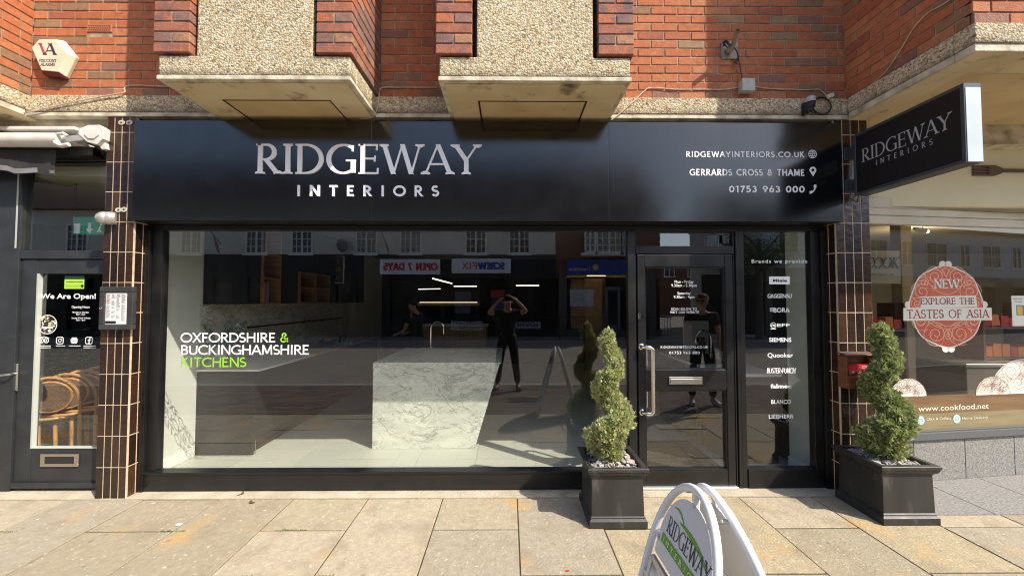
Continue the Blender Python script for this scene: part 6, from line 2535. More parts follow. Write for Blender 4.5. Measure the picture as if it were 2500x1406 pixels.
shelf(1.29, 1.66, 1.59, 2.52, 1, 3, 'tall narrow oak shelf unit with books over the left worktop')
shelf(2.12, 3.04, 1.59, 2.04, 2, 2, 'low oak shelf unit with four square compartments over the left worktop')
books = [((.70, .68, .62), 'white'), ((.55, .07, .05), 'red'), ((.14, .25, .38), 'blue'), ((.08, .08, .08), 'black')]
for i, (c_, nmc) in enumerate(books):
    b = MB()
    y_ = 1.33 + i * .05
    b.box(-3.20, -3.0, y_, y_ + .04, 1.609, 1.609 + .25 - .02 * (i % 2))
    o_ = b.build('book', M('book_' + nmc, c_, rough=.6))
    tag(o_, nmc + ' book standing in the tall oak shelf unit', 'book', 'books in the oak shelf')


# small display on the worktop
def bottle(x_, y_, z_, r_, h_, mat, label, nm='jar', cat='jar', group='jars on the left worktop'):
    t = thing(nm, label, cat, (x_, y_, z_), group)
    MB().lathe([(0, 0), (r_, 0), (r_, h_ * .72), (r_ * .7, h_ * .8), (r_ * .7, h_ * .86)], (x_, y_, z_), Z, 16).build('body', mat, t, smooth=True, angle=40)
    MB().lathe([(r_ * .75, h_ * .86), (r_ * .75, h_), (0, h_)], (x_, y_, z_), Z, 16).build('lid', m_dark, t, smooth=True, angle=40)


for i, (px, lab) in enumerate(((832, 'dark jar with white label, leftmost of the three on the worktop'), (843, 'dark jar with white label, middle of the three on the worktop'), (856, 'dark jar with white label, rightmost of the three on the worktop'))):
    q = at(px, 832, 3.1)
    bottle(q.x, 3.1, zw + .001, .032, .13, M('dark_glass', (.05, .03, .02), (.5, .48, .42), 14, .5, .52, rough=.3), lab)
t = thing('fruit_bowl', 'low dark bowl of oranges on the left worktop beside the jars', 'bowl', (at(800, 830, 2.9).x, 2.9, zw))
q = at(800, 830, 2.9)
MB().lathe([(0, 0), (.06, 0), (.12, .04), (.15, .09), (.14, .09), (.11, .045), (0, .02)], (q.x, 2.9, zw + .001), Z, 24).build('bowl', m_blackplastic, t, smooth=True)
for (dx_, dy_, dz_, lab) in ((-.03, 0, .065, 'orange lying left in the dark bowl'), (.045, .02, .065, 'orange lying right in the dark bowl'), (.0, -.03, .10, 'orange lying on top in the dark bowl')):
    o_ = MB().ball((q.x + dx_, 2.9 + dy_, zw + dz_), .038).build('orange', M('orange_peel', (.75, .30, .03), rough=.5, bump=.1), smooth=True)
    tag(o_, lab, 'orange', 'oranges in the bowl')
# eucalyptus in a vase
c_ = at(532, 905, 1.02)
vx, vy = c_.x - .05, 1.08
t = thing('eucalyptus_vase', 'grey-green eucalyptus branches in a round pale vase on the worktop behind the lettering', 'vase of branches', (vx, vy, zw))
MB().lathe([(0, 0), (.06, 0), (.095, .06), (.10, .13), (.06, .20), (.05, .22), (.042, .22)], (vx, vy, zw + .001), Z, 24).build('vase', M('pale_ceramic', (.5, .5, .46), rough=.4), t, smooth=True)
b, st = MB(), MB()
rr_ = random.Random(4)
for i in range(15):
    a = rr_.uniform(0, 6.28)
    el = rr_.uniform(.35, 1.2)
    d_ = V((math.cos(a) * math.cos(el), math.sin(a) * math.cos(el), math.sin(el)))
    P = [V((vx, vy, zw + .20))]
    for k in range(8):
        P.append(P[-1] + d_ * rr_.uniform(.035, .055))
        d_ = (d_ + V((rr_.gauss(0, .08), rr_.gauss(0, .08), -.06))).normalized()
    st.tube(P, .003, 5)
    for k in range(2, 9):
        for s in (0, 1.6, 3.1, 4.7):
            w_ = d_.cross(Z).normalized()
            dd = (w_ * math.cos(s) + Z * math.sin(s) * .7 + d_ * .5).normalized()
            n_ = dd.cross(w_ + V((.01, .2, .1))).normalized()
            s_2 = rr_.uniform(.018, .03)
            b.disc(P[k] + dd * s_2, dd, n_.cross(dd), n_, s_2, 0, 8, ry=s_2 * .8)
b.build('leaves', M_islands('eucalyptus', [((.38, .46, .38), 2), ((.50, .58, .48), 2), ((.28, .36, .29), 2)], rough=.6, bump=0), t)
st.build('stems', M('eucalyptus_stem', (.16, .14, .08), rough=.8), t)
# back of the showroom: oak bar shelf, planter box, counter
t = thing('oak_wall_shelf', 'long pale oak shelf with a light strip on the dark back wall of the showroom', 'shelf', at(1096, 742, 6.0))
q0, q1 = at(1019, 746, 6.3), at(1170, 739, 6.3)
MB().box(q0.x, q1.x, 6.3, 6.65, q0.z, q1.z).build('board', M('pale_oak', (.55, .40, .22), rough=.5), t)
MB().box(q0.x + .05, q1.x - .05, 6.32, 6.34, q1.z + .001, q1.z + .02).build('light_strip', M('warm_strip', (1, .85, .6), emit=.7, ecol=(1, .8, .5)), t)
t = thing('oak_counter', 'low pale oak counter at the back of the showroom behind the island', 'counter', (-.6, 5.2, 0))
q0, q1 = at(1027, 840, 5.2), at(1187, 797, 5.2)
MB().box(q0.x, q1.x, 5.2, 5.8, 0.001, q1.z).build('counter_body', M('oak_panel', (.42, .27, .13), (.34, .2, .09), 3, rough=.5, stretch=(6, 1, 1)), t)
MB().box(q0.x - .03, q1.x + .03, 5.17, 5.83, q1.z + .001, q1.z + .03).build('counter_top', m_sk, t)
t = thing('oak_doorway_panel', 'warm lit oak wall panel at the back right of the showroom', 'wall panel', (1.5, 6.0, 0))
q0, q1 = at(1430, 880, 5.6), at(1478, 680, 5.6)
MB().box(q0.x, q1.x, 5.6, 5.7, 0.001, q1.z).build('panel', MATS['oak_panel'], t)
MB().box(q0.x + .02, q1.x - .02, 5.5, 5.52, q1.z + .05, q1.z + .07).build('lamp_strip', MATS['warm_strip'], t)
# linear ceiling lights
for (xa_, ya_, xb_, yb_2, lab) in ((1057, 680, 1103, 692, 'slim lit ceiling tube above the marble island, sloping in view'), (1108, 699, 1164, 699, 'slim lit ceiling tube left of the photographer reflection'), (1260, 697, 1316, 697, 'slim lit ceiling tube right of the photographer reflection'),
                             (1022, 706, 1075, 705, 'short lit ceiling tube over the oak counter')):
    za = 2.45
    if ya_ != yb_2 and abs(ya_ - yb_2) > 5:
        A_, B_ = atz(xa_, ya_, 1.66 + .32), atz(xb_, yb_2, 1.66 + .32)
        A_, B_ = at(xa_, ya_, 3.5), at(xb_, yb_2, 4.6)
    else:
        A_, B_ = at(xa_, ya_, 6.1), at(xb_, yb_2, 6.1)
    t = thing('tube_light', lab, 'ceiling light', A_, 'slim tube lights in the showroom')
    MB().bar(A_, B_, .022, .018).build('tube', M('lit_tube', (1, .93, .8), emit=1.6, ecol=(1, .9, .72)), t)
    b = MB()
    for q in (A_, B_):
        b.tube([q + Z * .008, V((q.x, q.y, 2.70))], .002, 5)
    b.build('hanger', m_blackplastic, t)

# entrance mat
t = thing('entrance_mat', 'dark ribbed entrance mat with a metal edge inside the glazed door', 'doormat', (1.6, .6, 0))
MB().box(1.12, 2.06, .115, 1.12, .001, .006).build('mat', M('mat_fibre', (.035, .03, .027), (.05, .045, .04), 40, rough=1, bump=.5, bscale=200, stretch=(6, 1, 1)), t)
MB().box(1.10, 2.08, .095, .112, .001, .008).box(1.10, 2.08, 1.123, 1.14, .001, .008).box(1.10, 1.117, .1125, 1.1225, .001, .008).box(2.063, 2.08, .1125, 1.1225, .001, .008).build('edge_strip', m_steel, t)

# counter with sink behind the door
cw = thing('sink_counter', 'white counter with tall sides seen through the glazed door', 'counter', (1.9, .9, 0))
q = at(1655, 880, 1.15)
b = MB()
b.box(2.16, 2.72, .45, 1.05, zw - .03, zw)
b.build('worktop', MATS['white_worktop'], cw, bevel=.002)
MB().box(2.20, 2.70, .50, 1.04, .002, zw - .031).build('cabinet', M('black_lacquer', (.02, .021, .023), rough=.3), cw)
isl2 = thing('display_unit', 'white sloping worktop with upstand beside the glazed door', 'worktop', (1.9, 1.4, 0))
x0_, x1_ = at(1655, 850, 1.5).x, 2.14
MB().box(x0_, x1_, 1.15, 2.1, zw - .03, zw).build('worktop', m_marb, isl2)
MB().box(x0_ + .1, x1_ - .02, 1.25, 2.05, .002, zw - .031).build('cabinet', MATS['graphite_lacquer'], isl2)
p0, p1 = at(1668, 870, 2.15), at(1764, 783, 2.15)
MB().box(p0.x, p1.x, 2.12, 2.15, zw - .03, p1.z).build('upstand', M('pale_board', (.46, .46, .43), rough=.6), isl2)
t = thing('arched_tap', 'chrome arched kitchen tap on the worktop behind the door glass', 'tap', (at(1735, 850, 1.5).x, 1.5, zw))
q = V((at(1736, 850, 1.5).x, 1.5, zw + .001))
b = MB()
P = [q, q + Z * .24] + [q + Z * .24 + V((-.095 + .095 * math.cos(a), 0, .11 * math.sin(a))) for a in [math.pi * i / 10 for i in range(1, 11)]] + [q + V((-.19, 0, .17))]
b.tube(P, .010, 10)
b.build('spout', m_chrome, t, smooth=True)
MB().lathe([(.024, 0), (.024, .06), (.012, .07)], q, Z, 16).build('base', m_chrome, t, smooth=True)
for i, (dx_, lab) in enumerate(((1706, 'dark soap bottle, left one of the pair under the arched tap'), (1718, 'dark soap bottle, right one of the pair under the arched tap'))):
    qx = at(dx_, 850, 1.6).x
    bottle(qx, 1.62, zw + .001, .030, .25, m_blackplastic, lab, 'soap_bottle', 'bottle', 'soap bottles by the arched tap')
t = tag(MB().lathe([(0, 0), (.035, 0), (.04, .09), (.036, .09), (.03, .01)], (at(1757, 868, 1.4).x, 1.4, zw + .001), Z, 18).build('tumbler', M('pale_tumbler', (.5, .5, .48), rough=.3), smooth=True), 'small glass tumbler on the worktop right of the arched tap', 'tumbler')
# ------------------------------------------------------------------ the other side of the street (seen mirrored in the panes)


def vat(px, py, yr):
    """place of a thing behind the camera from where its mirror image is seen"""
    p = at(px, py, 2 * GY - yr)
    return V((p.x, yr, p.z))


OY = -14.0
m_rend = M('street_render', (.74, .70, .60), (.66, .61, .52), 1.2, rough=.9, spots=[((.40, .36, .30), 2.5, .60, .8)])
m_sash = M('white_sash', (.80, .79, .75), rough=.5)
m_pane_d = M('dark_pane', (.03, .033, .036), rough=.08)
m_curt = M('net_curtain', (.35, .33, .28), (.2, .19, .16), 9, rough=.9, stretch=(6, 1, 1))
m_shopd = M('dark_shop', (.010, .010, .011), (.02, .02, .021), 2, rough=.6, spec=.3)
m_brick_far = M_islands('far_brick', [((.26, .10, .05), 3), ((.20, .08, .045), 2), ((.30, .13, .07), 2)], rough=.9, bump=0)

zsig = vat(1000, 622, OY).z
xr0, xr1 = vat(1356, 600, OY).x, -24.0       # right end at px 1356 (x about +1.7)
ob = thing('rendered_terrace', 'cream rendered terrace with white sash windows over dark shop fronts across the street', 'building', (-8, OY, 0))
b = MB()
b.box(xr1, xr0, OY - 6, OY, zsig + .0, 5.7)
b.build('upper_wall', m_rend, ob)
MB().box(xr1, xr0, OY - .05, OY + .12, 2.62, zsig - .002).build('shop_fascia', m_shopd, ob)
b = MB()
x_ = xr1
i = 0
while x_ < xr0 - .4:
    b.box(x_, x_ + .22, OY - .05, OY + .04, 0, 2.618)
    x_ += 1.55 if i % 3 else .9
    i += 1
b.box(xr1, xr0, OY - .05, OY + .05, 0, .35)
b.build('shop_piers', m_shopd, ob)
MB().box(xr1, xr0, OY - .12, OY - .09, .3, 2.9).build('shop_glass', M('shop_window_dark', (.008, .009, .010), (.06, .05, .04), 1.1, .52, .66, rough=.12, spec=.15), ob)
b = MB()
b.prism([(0, 0), (-3.6, 3.3), (-6.6, 0)], V((xr1, OY + .3, 5.7)), Y, Z, X, xr0 - xr1)
b.build('roof', M('roof_tiles', (.09, .045, .035), (.06, .032, .028), 6, rough=.9), ob)


def window(parent, xc, z0, z1, w_, yy, nx=4, nz=3, mat=m_sash, curtain=False):
    b = MB()
    fw2 = .07
    b.box(xc - w_ / 2, xc + w_ / 2, yy - .02, yy + .05, z0, z0 + fw2)
    b.box(xc - w_ / 2, xc + w_ / 2, yy - .02, yy + .05, z1 - fw2, z1)
    b.box(xc - w_ / 2, xc - w_ / 2 + fw2, yy - .02, yy + .05, z0 + fw2, z1 - fw2)
    b.box(xc + w_ / 2 - fw2, xc + w_ / 2, yy - .02, yy + .05, z0 + fw2, z1 - fw2)
    b.box(xc - fw2 * .55, xc + fw2 * .55, yy - .02, yy + .045, z0 + fw2, z1 - fw2)
    for i in range(1, nx):
        x_ = xc - w_ / 2 + w_ * i / nx
        if abs(x_ - xc) > .05:
            b.box(x_ - .016, x_ + .016, yy - .01, yy + .03, z0 + fw2, z1 - fw2)
    for k in range(1, nz):
        z_ = z0 + (z1 - z0) * k / nz
        b.box(xc - w_ / 2 + fw2, xc + w_ / 2 - fw2, yy - .01, yy + .028, z_ - .016, z_ + .016)
    b.box(xc - w_ / 2 - .06, xc + w_ / 2 + .06, yy - .02, yy + .14, z0 - .08, z0 - .002)
    o_ = b.build('window', mat, parent)
    MB().box(xc - w_ / 2 + .03, xc + w_ / 2 - .03, yy + .001, yy + .008, z0 + .03, z1 - .03).build('pane', m_curt if curtain else m_pane_d, o_)
    return o_


for i, px in enumerate((190, 330, 468, 627, 738, 895, 1003, 1162, 1268)):
    xc = vat(px, 600, OY).x
    window(ob, xc, vat(px, 620, OY).z, vat(px, 548, OY).z, .98, OY + .001, 4, 4, curtain=(i in (5, 6)))
# plain name board and shop signs
for (px0, px1, py0, py1, txt, lab) in ((928, 1075, 670, 633, 'OPEN 7 DAYS', 'white sign board reading OPEN 7 DAYS in red over the shop across the street'),
                                      (1103, 1247, 667, 632, 'SCREWFIX', 'white sign board with a blue and red company name over the shop across the street')):
    a_, c_ = vat(px0, py0, OY + .14), vat(px1, py1, OY + .14)
    t = thing('shop_sign', lab, 'shop sign', ((a_.x + c_.x) / 2, OY + .12, a_.z), 'white shop signs across the street')
    MB().box(a_.x, c_.x, OY + .125, OY + .19, a_.z, c_.z).build('sign_board', M('sign_white', (.86, .86, .86), rough=.5), t)
    hh = c_.z - a_.z
    ww = c_.x - a_.x
    o = V((c_.x, OY + .192, a_.z))       # reads from +x to -x for someone on our side
    if txt[0] == 'O':
        b = MB()
        letters(b, txt, o - X * ww * .05 + Z * hh * .26, -X, Z, Y, hh * .5, width=ww * .88, gap=.14, thick=.24, depth=.01)
        b.build('lettering', M('sign_red', (.60, .02, .04), rough=.5), t)
    else:
        b = MB()
        letters(b, 'SCREW', o - X * ww * .10 + Z * hh * .26, -X, Z, Y, hh * .5, width=ww * .44, gap=.02, thick=.26, slant=.12, depth=.01)
        b.build('blue_lettering', M('sign_blue', (.02, .05, .35), rough=.5), t)
        b = MB()
        letters(b, 'FIX', o - X * ww * .56 + Z * hh * .26, -X, Z, Y, hh * .5, width=ww * .26, gap=.06, thick=.15, slant=.12, depth=.01)
        b.build('red_lettering', MATS['sign_red'], t)
# window posters and banners low down
for i, (px0, px1, py0, py1, c_, lab) in enumerate(((450, 560, 760, 690, (.05, .05, .06), None), (1110, 1150, 765, 712, (.10, .11, .12), 'dark poster in the shop window below the white sign boards'), (1198, 1232, 728, 708, (.35, .02, .02), 'small red sign in the shop window across the street'),
                                                 (1100, 1178, 806, 784, (.55, .57, .6), 'long white banner on the far railings, left of the photographer'), (1225, 1320, 802, 786, (.55, .57, .6), 'long white banner on the far railings, right of the photographer'),
                                                 (1200, 1234, 755, 730, (.02, .03, .14), 'small blue sign under the red one in the shop window across the street'))):
    if lab is None: continue
    yy = OY + .06 if 'banner' not in lab else -12.55
    a_, d_ = vat(px0, py0, yy), vat(px1, py1, yy)
    t = tag(MB().box(a_.x, d_.x, yy - .01, yy, a_.z, d_.z).build('banner' if 'banner' in lab else 'window_poster', M('print_%d' % i, c_, rough=.5)), lab, 'banner' if 'banner' in lab else 'poster')
    if 'banner' in lab:
        b = MB()
        letters(b, 'SCREWFIX', V((d_.x - .1, yy + .002, a_.z + .08)), -X, Z, Y, (d_.z - a_.z) * .55, width=(d_.x - a_.x) * .7, gap=.04, thick=.24, slant=.1)
        b.build('lettering', MATS['sign_blue'], t)
# lit windows deeper in the shops
for (px, py, w_, lab) in ((1455, 760, 2.6, 'warm lit travel agency window across the street'),):
    pass

# brick house next to it with bay window and blue travel shop fascia
XB1 = vat(1612, 600, OY).x
hb = thing('brick_house', 'dark brick house with white oriel window above a blue and yellow fascia, mirrored', 'building', ((xr0 + XB1) / 2, OY, 0))
b = MB()
b.box(xr0 + .002, XB1, OY - 6, OY - .02, 2.62, 6.0)
b.build('upper_wall', M('far_brick_wall', (.24, .10, .055), (.17, .07, .04), 20, rough=.9, stretch=(1, 1, 4)), hb)
a_, c_ = vat(1383, 672, OY + .14), vat(1560, 640, OY + .14)
MB().box(a_.x, c_.x, OY, OY + .16, a_.z, c_.z + .1).build('blue_fascia', M('fascia_blue', (.03, .06, .33), rough=.4), hb)
MB().box(a_.x, c_.x, OY + .162, OY + .18, a_.z - .10, a_.z).build('yellow_strip', M('fascia_yellow', (.75, .55, .05), rough=.5), hb)
b = MB()
o = vat(1443, 661, OY + .165)
words(b, 'Traveltime', o, -X, Z, Y, .17, width=abs(vat(1387, 661, OY).x - o.x) , bold=.02)
b.disc(vat(1454, 653, OY + .165), -X, Z, Y, .14, .004, 20)
b.build('fascia_lettering', M('dull_gold', (.65, .52, .22), rough=.5), hb)
wx0, wx1 = vat(1421, 618, OY).x, vat(1531, 618, OY).x
wz0, wz1 = vat(1470, 617, OY + .4).z, vat(1470, 545, OY + .4).z
b = MB()
b.box(wx0 - .1, wx1 + .1, OY - .02, OY + .50, wz0 - .14, wz0 - .002)
b.build('oriel_base', m_sash, hb)
for xx, ww_ in ((wx0 + .28, .5), ((wx0 + wx1) / 2 + .1, 1.15), (wx1 - .2, .42)):
    window(hb, xx, wz0, wz1, ww_, OY + .42, 2 if ww_ < 1 else 4, 4, curtain=True)
b = MB()
for px0, px1 in ((1364, 1383), (1549, 1600)):
    b.box(vat(px0, 700, OY).x, vat(px1, 700, OY).x, OY - .1, OY + .06, 0, 2.9)
b.box(xr0 + .002, XB1, OY - .1, OY + .03, 0, .3)
b.build('shop_piers', M('brick_pier_far', (.16, .13, .11), (.10, .085, .075), 14, rough=.9), hb)
MB().box(xr0 + .002, XB1, OY - .2, OY - .15, .3, 2.9).build('shop_window', MATS['shop_window_dark'], hb)
q0, q1 = vat(1395, 840, OY), vat(1470, 680, OY)
MB().box(q0.x, q1.x, OY - .12, OY - .10, .35, q1.z).build('warm_interior_panel', M('amber_board', (.52, .25, .08), (.4, .18, .06), 3, rough=.6), hb)
q0, q1 = vat(1392, 748, OY), vat(1450, 706, OY)
MB().box(q0.x, q1.x, OY - .09, OY - .08, q0.z, q1.z).build('window_poster', M('pale_poster', (.62, .62, .62), (.45, .45, .5), 6, rough=.6), hb)
q0, q1 = vat(1480, 850, OY), vat(1515, 700, OY)
b = MB()
b.box(q0.x, q1.x, OY - .09, OY - .06, .02, q1.z)
dd = b.build('shop_door', M('grey_door', (.16, .17, .18), rough=.5), hb)
MB().box(q0.x + .12, q1.x - .12, OY - .058, OY - .055, .5, q1.z - .15).build('door_glass', m_pane_d, dd)
b = MB()
b.prism([(0, 0), (-3.6, 3.0), (-6.6, 0)], V((xr0, OY + .3, 6.0)), Y, Z, X, XB1 - xr0)
b.build('roof', MATS['roof_tiles'], hb)

# right side: tall pale house and a long blue-white terrace
XC0 = vat(1690, 600, OY).x
hc = thing('pale_house', 'tall pale house with air conditioners beside the gap of sky across the street', 'building', (XC0 + 2.2, OY, 0))
XC1 = vat(1860, 600, OY).x
MB().add([(XC0, OY, 0), (XC1, OY, 0), (XC1, OY - 7, 0), (XC0 + 3.6, OY - 7, 0), (XC0, OY, 6.6), (XC1, OY, 6.6), (XC1, OY - 7, 6.6), (XC0 + 3.6, OY - 7, 6.6)], [(0, 1, 2, 3), (4, 7, 6, 5), (0, 4, 5, 1), (1, 5, 6, 2), (2, 6, 7, 3), (3, 7, 4, 0)]).build('wall', M('pale_render', (.55, .50, .42), (.48, .43, .36), 1.5, rough=.9), hc)
for (px, py) in ((1745, 590), (1775, 580)):
    q = vat(px, py, OY + .3)
    MB().box(q.x - .35, q.x + .35, OY + .002, OY + .3, q.z - .28, q.z + .28).build('air_conditioner', m_sash, hc)
MB().box(XC0 + .4, XC1 - .3, OY + .002, OY + .03, .1, 2.8).build('shop_window', MATS['shop_window_dark'], hc)
hd = thing('blue_white_terrace', 'long pale blue terrace with white casement windows, mirrored in the food shop pane', 'building', (XC1 + 10, OY, 0))
XD1 = XC1 + 34
MB().box(XC1 + .002, XD1, OY - 7, OY + .02, 3.1, 5.9).build('upper_wall', M('pale_blue_render', (.70, .72, .75), (.62, .65, .69), 1.2, rough=.9), hd)
MB().box(XC1 + .002, XD1, OY - .1, OY + .25, 2.5, 3.098).build('shop_fascia', M('brown_fascia', (.12, .08, .06), (.3, .28, .22), .5, .48, .52, rough=.6), hd)
b = MB()
x_ = XC1 + .1
while x_ < XD1:
    b.box(x_, x_ + .3, OY - .1, OY + .05, 0, 2.498)
    x_ += 3.1
b.build('shop_piers', MATS['brick_pier_far'], hd)
MB().box(XC1 + .002, XD1, OY - .3, OY - .2, 0, 2.9).build('shop_glass', MATS['shop_window_dark'], hd)
MB().box(XC1 + .002, XD1, OY - 7.2, OY + .3, 5.902, 6.1).build('flat_roof', MATS['roof_tiles'], hd)
x_ = XC1 + 1.2
i = 0
while x_ < XD1 - 1:
    window(hd, x_, 3.75, 5.25, 1.0 if i % 2 == 0 else 1.9, OY + .021, 2 if i % 2 == 0 else 3, 2, curtain=False)
    x_ += 2.6
    i += 1

# low brick block closing the gap further back
bb = thing('distant_block', 'low brown brick block seen far back through the gap beside the pale house', 'building', (18, -40, 0))
MB().box(11.5, 30, -44, -40, 0, 7.4).build('wall', MATS['far_brick_wall'], bb)
MB().box(11.4, 30.1, -44.1, -39.9, 7.402, 7.7).build('roof', MATS['roof_tiles'], bb)
for xx in (15.5, 18.2, 20.9, 23.6):
    window(bb, xx, 4.3, 5.8, 1.2, -39.998, 2, 2)

# satellite dish, alarm disc, flags
q = vat(832, 600, OY + .35)
t = thing('satellite_dish', 'round grey satellite dish on the rendered wall across the street', 'satellite dish', q)
MB().lathe([(0, .0), (.12, .01), (.22, .04), (.30, .08)], q, V((.3, -1, .2)), 24).build('dish', M('dish_grey', (.20, .20, .20), rough=.5), t, smooth=True)
b = MB()
b.tube([q, V((q.x + .05, OY + .003, q.z - .1))], .02, 8)
b.tube([q, q + V((-.1, .35, .02))], .012, 6)
b.build('mount', m_blackplastic, t)
for (px, py, ex, ey, lab) in ((540, 597, 520, 572, 'union flag on an angled pole over the left shops across the street'), (950, 612, 934, 575, 'small union flag on an angled pole above the white sign boards')):
    q, e_ = vat(px, py, OY + .05), vat(ex, ey, OY + .9)
    t = thing('flag', lab, 'flag', q, 'flags across the street')
    b = MB()
    b.tube([q, q.lerp(e_, 1.25)], .018, 6)
    b.build('pole', m_blackplastic, t)
    b = MB()
    uF, vF = V((.35, .2, -.9)).normalized(), (e_ - q).normalized()
    nF = uF.cross(vF).normalized()
    w_, h_ = .75, .45
    o = q.lerp(e_, .55)
    b.prism([(0, 0), (w_, 0), (w_, h_), (0, h_)], o, uF, vF, nF, .008, 0)
    for k, (mi_, ww_) in enumerate(((1, .09), (2, .045))):
        ribbon(b, [(0, 0), (w_, h_)], o, uF, vF, nF, ww_, mi_, .010 + k * .003)
        ribbon(b, [(0, h_), (w_, 0)], o, uF, vF, nF, ww_, mi_, .011 + k * .003)
    for k, (mi_, ww_) in enumerate(((1, .15), (2, .09))):
        ribbon(b, [(w_ / 2, 0), (w_ / 2, h_)], o, uF, vF, nF, ww_, mi_, .018 + k * .003)
        ribbon(b, [(0, h_ / 2), (w_, h_ / 2)], o, uF, vF, nF, ww_, mi_, .019 + k * .003)
    b.build('cloth', [MATS['sign_blue'], m_sash, MATS['sign_red']], t)

# traffic light, railings
yT = -11.9
q0, q1 = vat(822, 692, yT), vat(841, 626, yT)
t = thing('traffic_light', 'black traffic light with a white-edged backing board on the far kerb', 'traffic light', ((q0.x + q1.x) / 2, yT, 0))
xc = (q0.x + q1.x) / 2
MB().tube([(xc, yT, 0), (xc, yT, q1.z)], .055, 12).build('post', m_blackplastic, t, smooth=True)
b = MB()
b.box(xc - .17, xc + .17, yT + .06, yT + .08, q0.z, q1.z)
b.build('backing_board', m_sash, t, bevel=.004)
b = MB()
b.box(xc - .145, xc + .145, yT + .081, yT + .24, q0.z + .03, q1.z - .03)
hd_ = b.build('signal_head', m_blackplastic, t, bevel=.01)
for k in range(3):
    z_ = q0.z + (q1.z - q0.z) * (.2 + .3 * k)
    b = MB()
    b.lathe([(0, .245), (.09, .245), (.105, .25), (.11, .34)], (xc, yT, z_), Y, 20)
    b.build('lens', M('lens_%d' % k, [(.02, .12, .05), (.25, .14, .01), (.25, .02, .01)][k], rough=.2), hd_)
yR = -12.5
xa_, xb_ = vat(930, 800, yR).x, vat(1640, 800, yR).x
t = thing('guard_rail', 'black pedestrian guard railing along the far kerb', 'railing', ((xa_ + xb_) / 2, yR, 0))
b, p_ = MB(), MB()
zt2, zl2 = vat(1200, 773, yR).z, .16
b.box(xa_, xb_, yR - .02, yR + .02, zt2 - .04, zt2)
b.box(xa_, xb_, yR - .02, yR + .02, zl2, zl2 + .04)
x_ = xa_
i = 0
while x_ < xb_:
    if i % 16 == 0: p_.box(x_ - .03, x_ + .03, yR - .03, yR + .03, .001, zt2 + .08)
    else: b.box(x_ - .008, x_ + .008, yR - .01, yR + .01, zl2 + .04, zt2 - .04)
    x_ += .115
    i += 1
b.build('bars', m_blackplastic, t)
p_.build('posts', m_blackplastic, t)

# street tree near the right pane reflection
tq = vat(1935, 700, -9.6)
t = thing('street_tree', 'leafy green street tree standing on the far side to the right', 'tree', (tq.x + .2, -12.8, 0))
tx, ty = tq.x + .9, -12.8
b = MB()
b.tube([(tx, ty, 0), (tx + .05, ty, 1.6), (tx, ty + .05, 3.0), (tx + .1, ty, 4.2)], [.16, .13, .10, .05], 10)
rt_ = random.Random(9)
tips = []
for i in range(16):
    a = rt_.uniform(0, 6.28)
    z_ = rt_.uniform(2.4, 4.0)
    e_ = V((tx + 1.5 * math.cos(a), ty + 1.5 * math.sin(a), z_ + rt_.uniform(.6, 1.7)))
    s_0 = V((tx, ty, z_))
    mid = s_0.lerp(e_, .5) + V((0, 0, .15))
    b.tube([s_0, mid, e_], [.05, .03, .012], 6)
    tips += [mid, e_, mid.lerp(e_, .5)]
b.build('trunk', M('tree_bark', (.12, .09, .07), (.08, .06, .05), 10, rough=.95), t, smooth=True)
b = MB()
r2 = np.random.default_rng(11)
for q in tips:
    cl = r2.normal(size=(150, 3)) * .34
    for c_ in cl:
        p = V(tuple(c_)) + q
        u_ = V(tuple(r2.normal(size=3))).normalized()
        w_ = u_.cross(V(tuple(r2.normal(size=3)))).normalized()
        l_ = r2.uniform(.05, .10)
        b.add([p, p + u_ * l_ * .5 + w_ * l_ * .3, p + u_ * l_, p + u_ * l_ * .5 - w_ * l_ * .3], [(0, 1, 2, 3)])
b.build('crown', mk_leafmat('street_leaves', [((.06, .13, .03), 3), ((.10, .19, .04), 2), ((.04, .09, .025), 2)]), t)

# ------------------------------------------------------------------ people
m_skin = M('skin', (.58, .36, .26), (.50, .30, .21), 14, rough=.55)
m_hair = M('dark_hair', (.025, .018, .014), rough=.7)
m_tee = M('black_cotton', (.012, .012, .013), (.02, .02, .021), 12, rough=.9)
m_trs = M('black_trousers', (.015, .015, .017), (.025, .025, .027), 10, rough=.85)


def skinmesh(name, joints, bones, root, mat, parent, sub=2):
    """continuous limb surface: joints name -> (point, radius or (rx, ry))"""
    names = list(joints)
    me = bpy.data.meshes.new(name)
    off = ORG.get(parent.name, V((0, 0, 0)))
    me.from_pydata([tuple(V(joints[n][0]) - off) for n in names], [(names.index(a), names.index(b)) for a, b in bones], [])
    o = bpy.data.objects.new(name, me)
    COL.objects.link(o)
    md = o.modifiers.new('skin', 'SKIN')
    md.use_smooth_shade = True
    if not me.skin_vertices:
        pass
    sv = me.skin_vertices[0].data
    for i, n in enumerate(names):
        r = joints[n][1]
        sv[i].radius = r if isinstance(r, tuple) else (r, r)
        sv[i].use_root = (n == root)
    s = o.modifiers.new('sub', 'SUBSURF')
    s.levels = s.render_levels = sub
    dg = bpy.context.evaluated_depsgraph_get()
    m2 = bpy.data.meshes.new_from_object(o.evaluated_get(dg))
    m2.materials.clear()
    m2.materials.append(mat)
    m2.polygons.foreach_set('use_smooth', [True] * len(m2.polygons))
    bpy.data.objects.remove(o)
    o = bpy.data.objects.new(name, m2)
    COL.objects.link(o)
    o.parent = parent
    ORG[o.name] = off
    return o


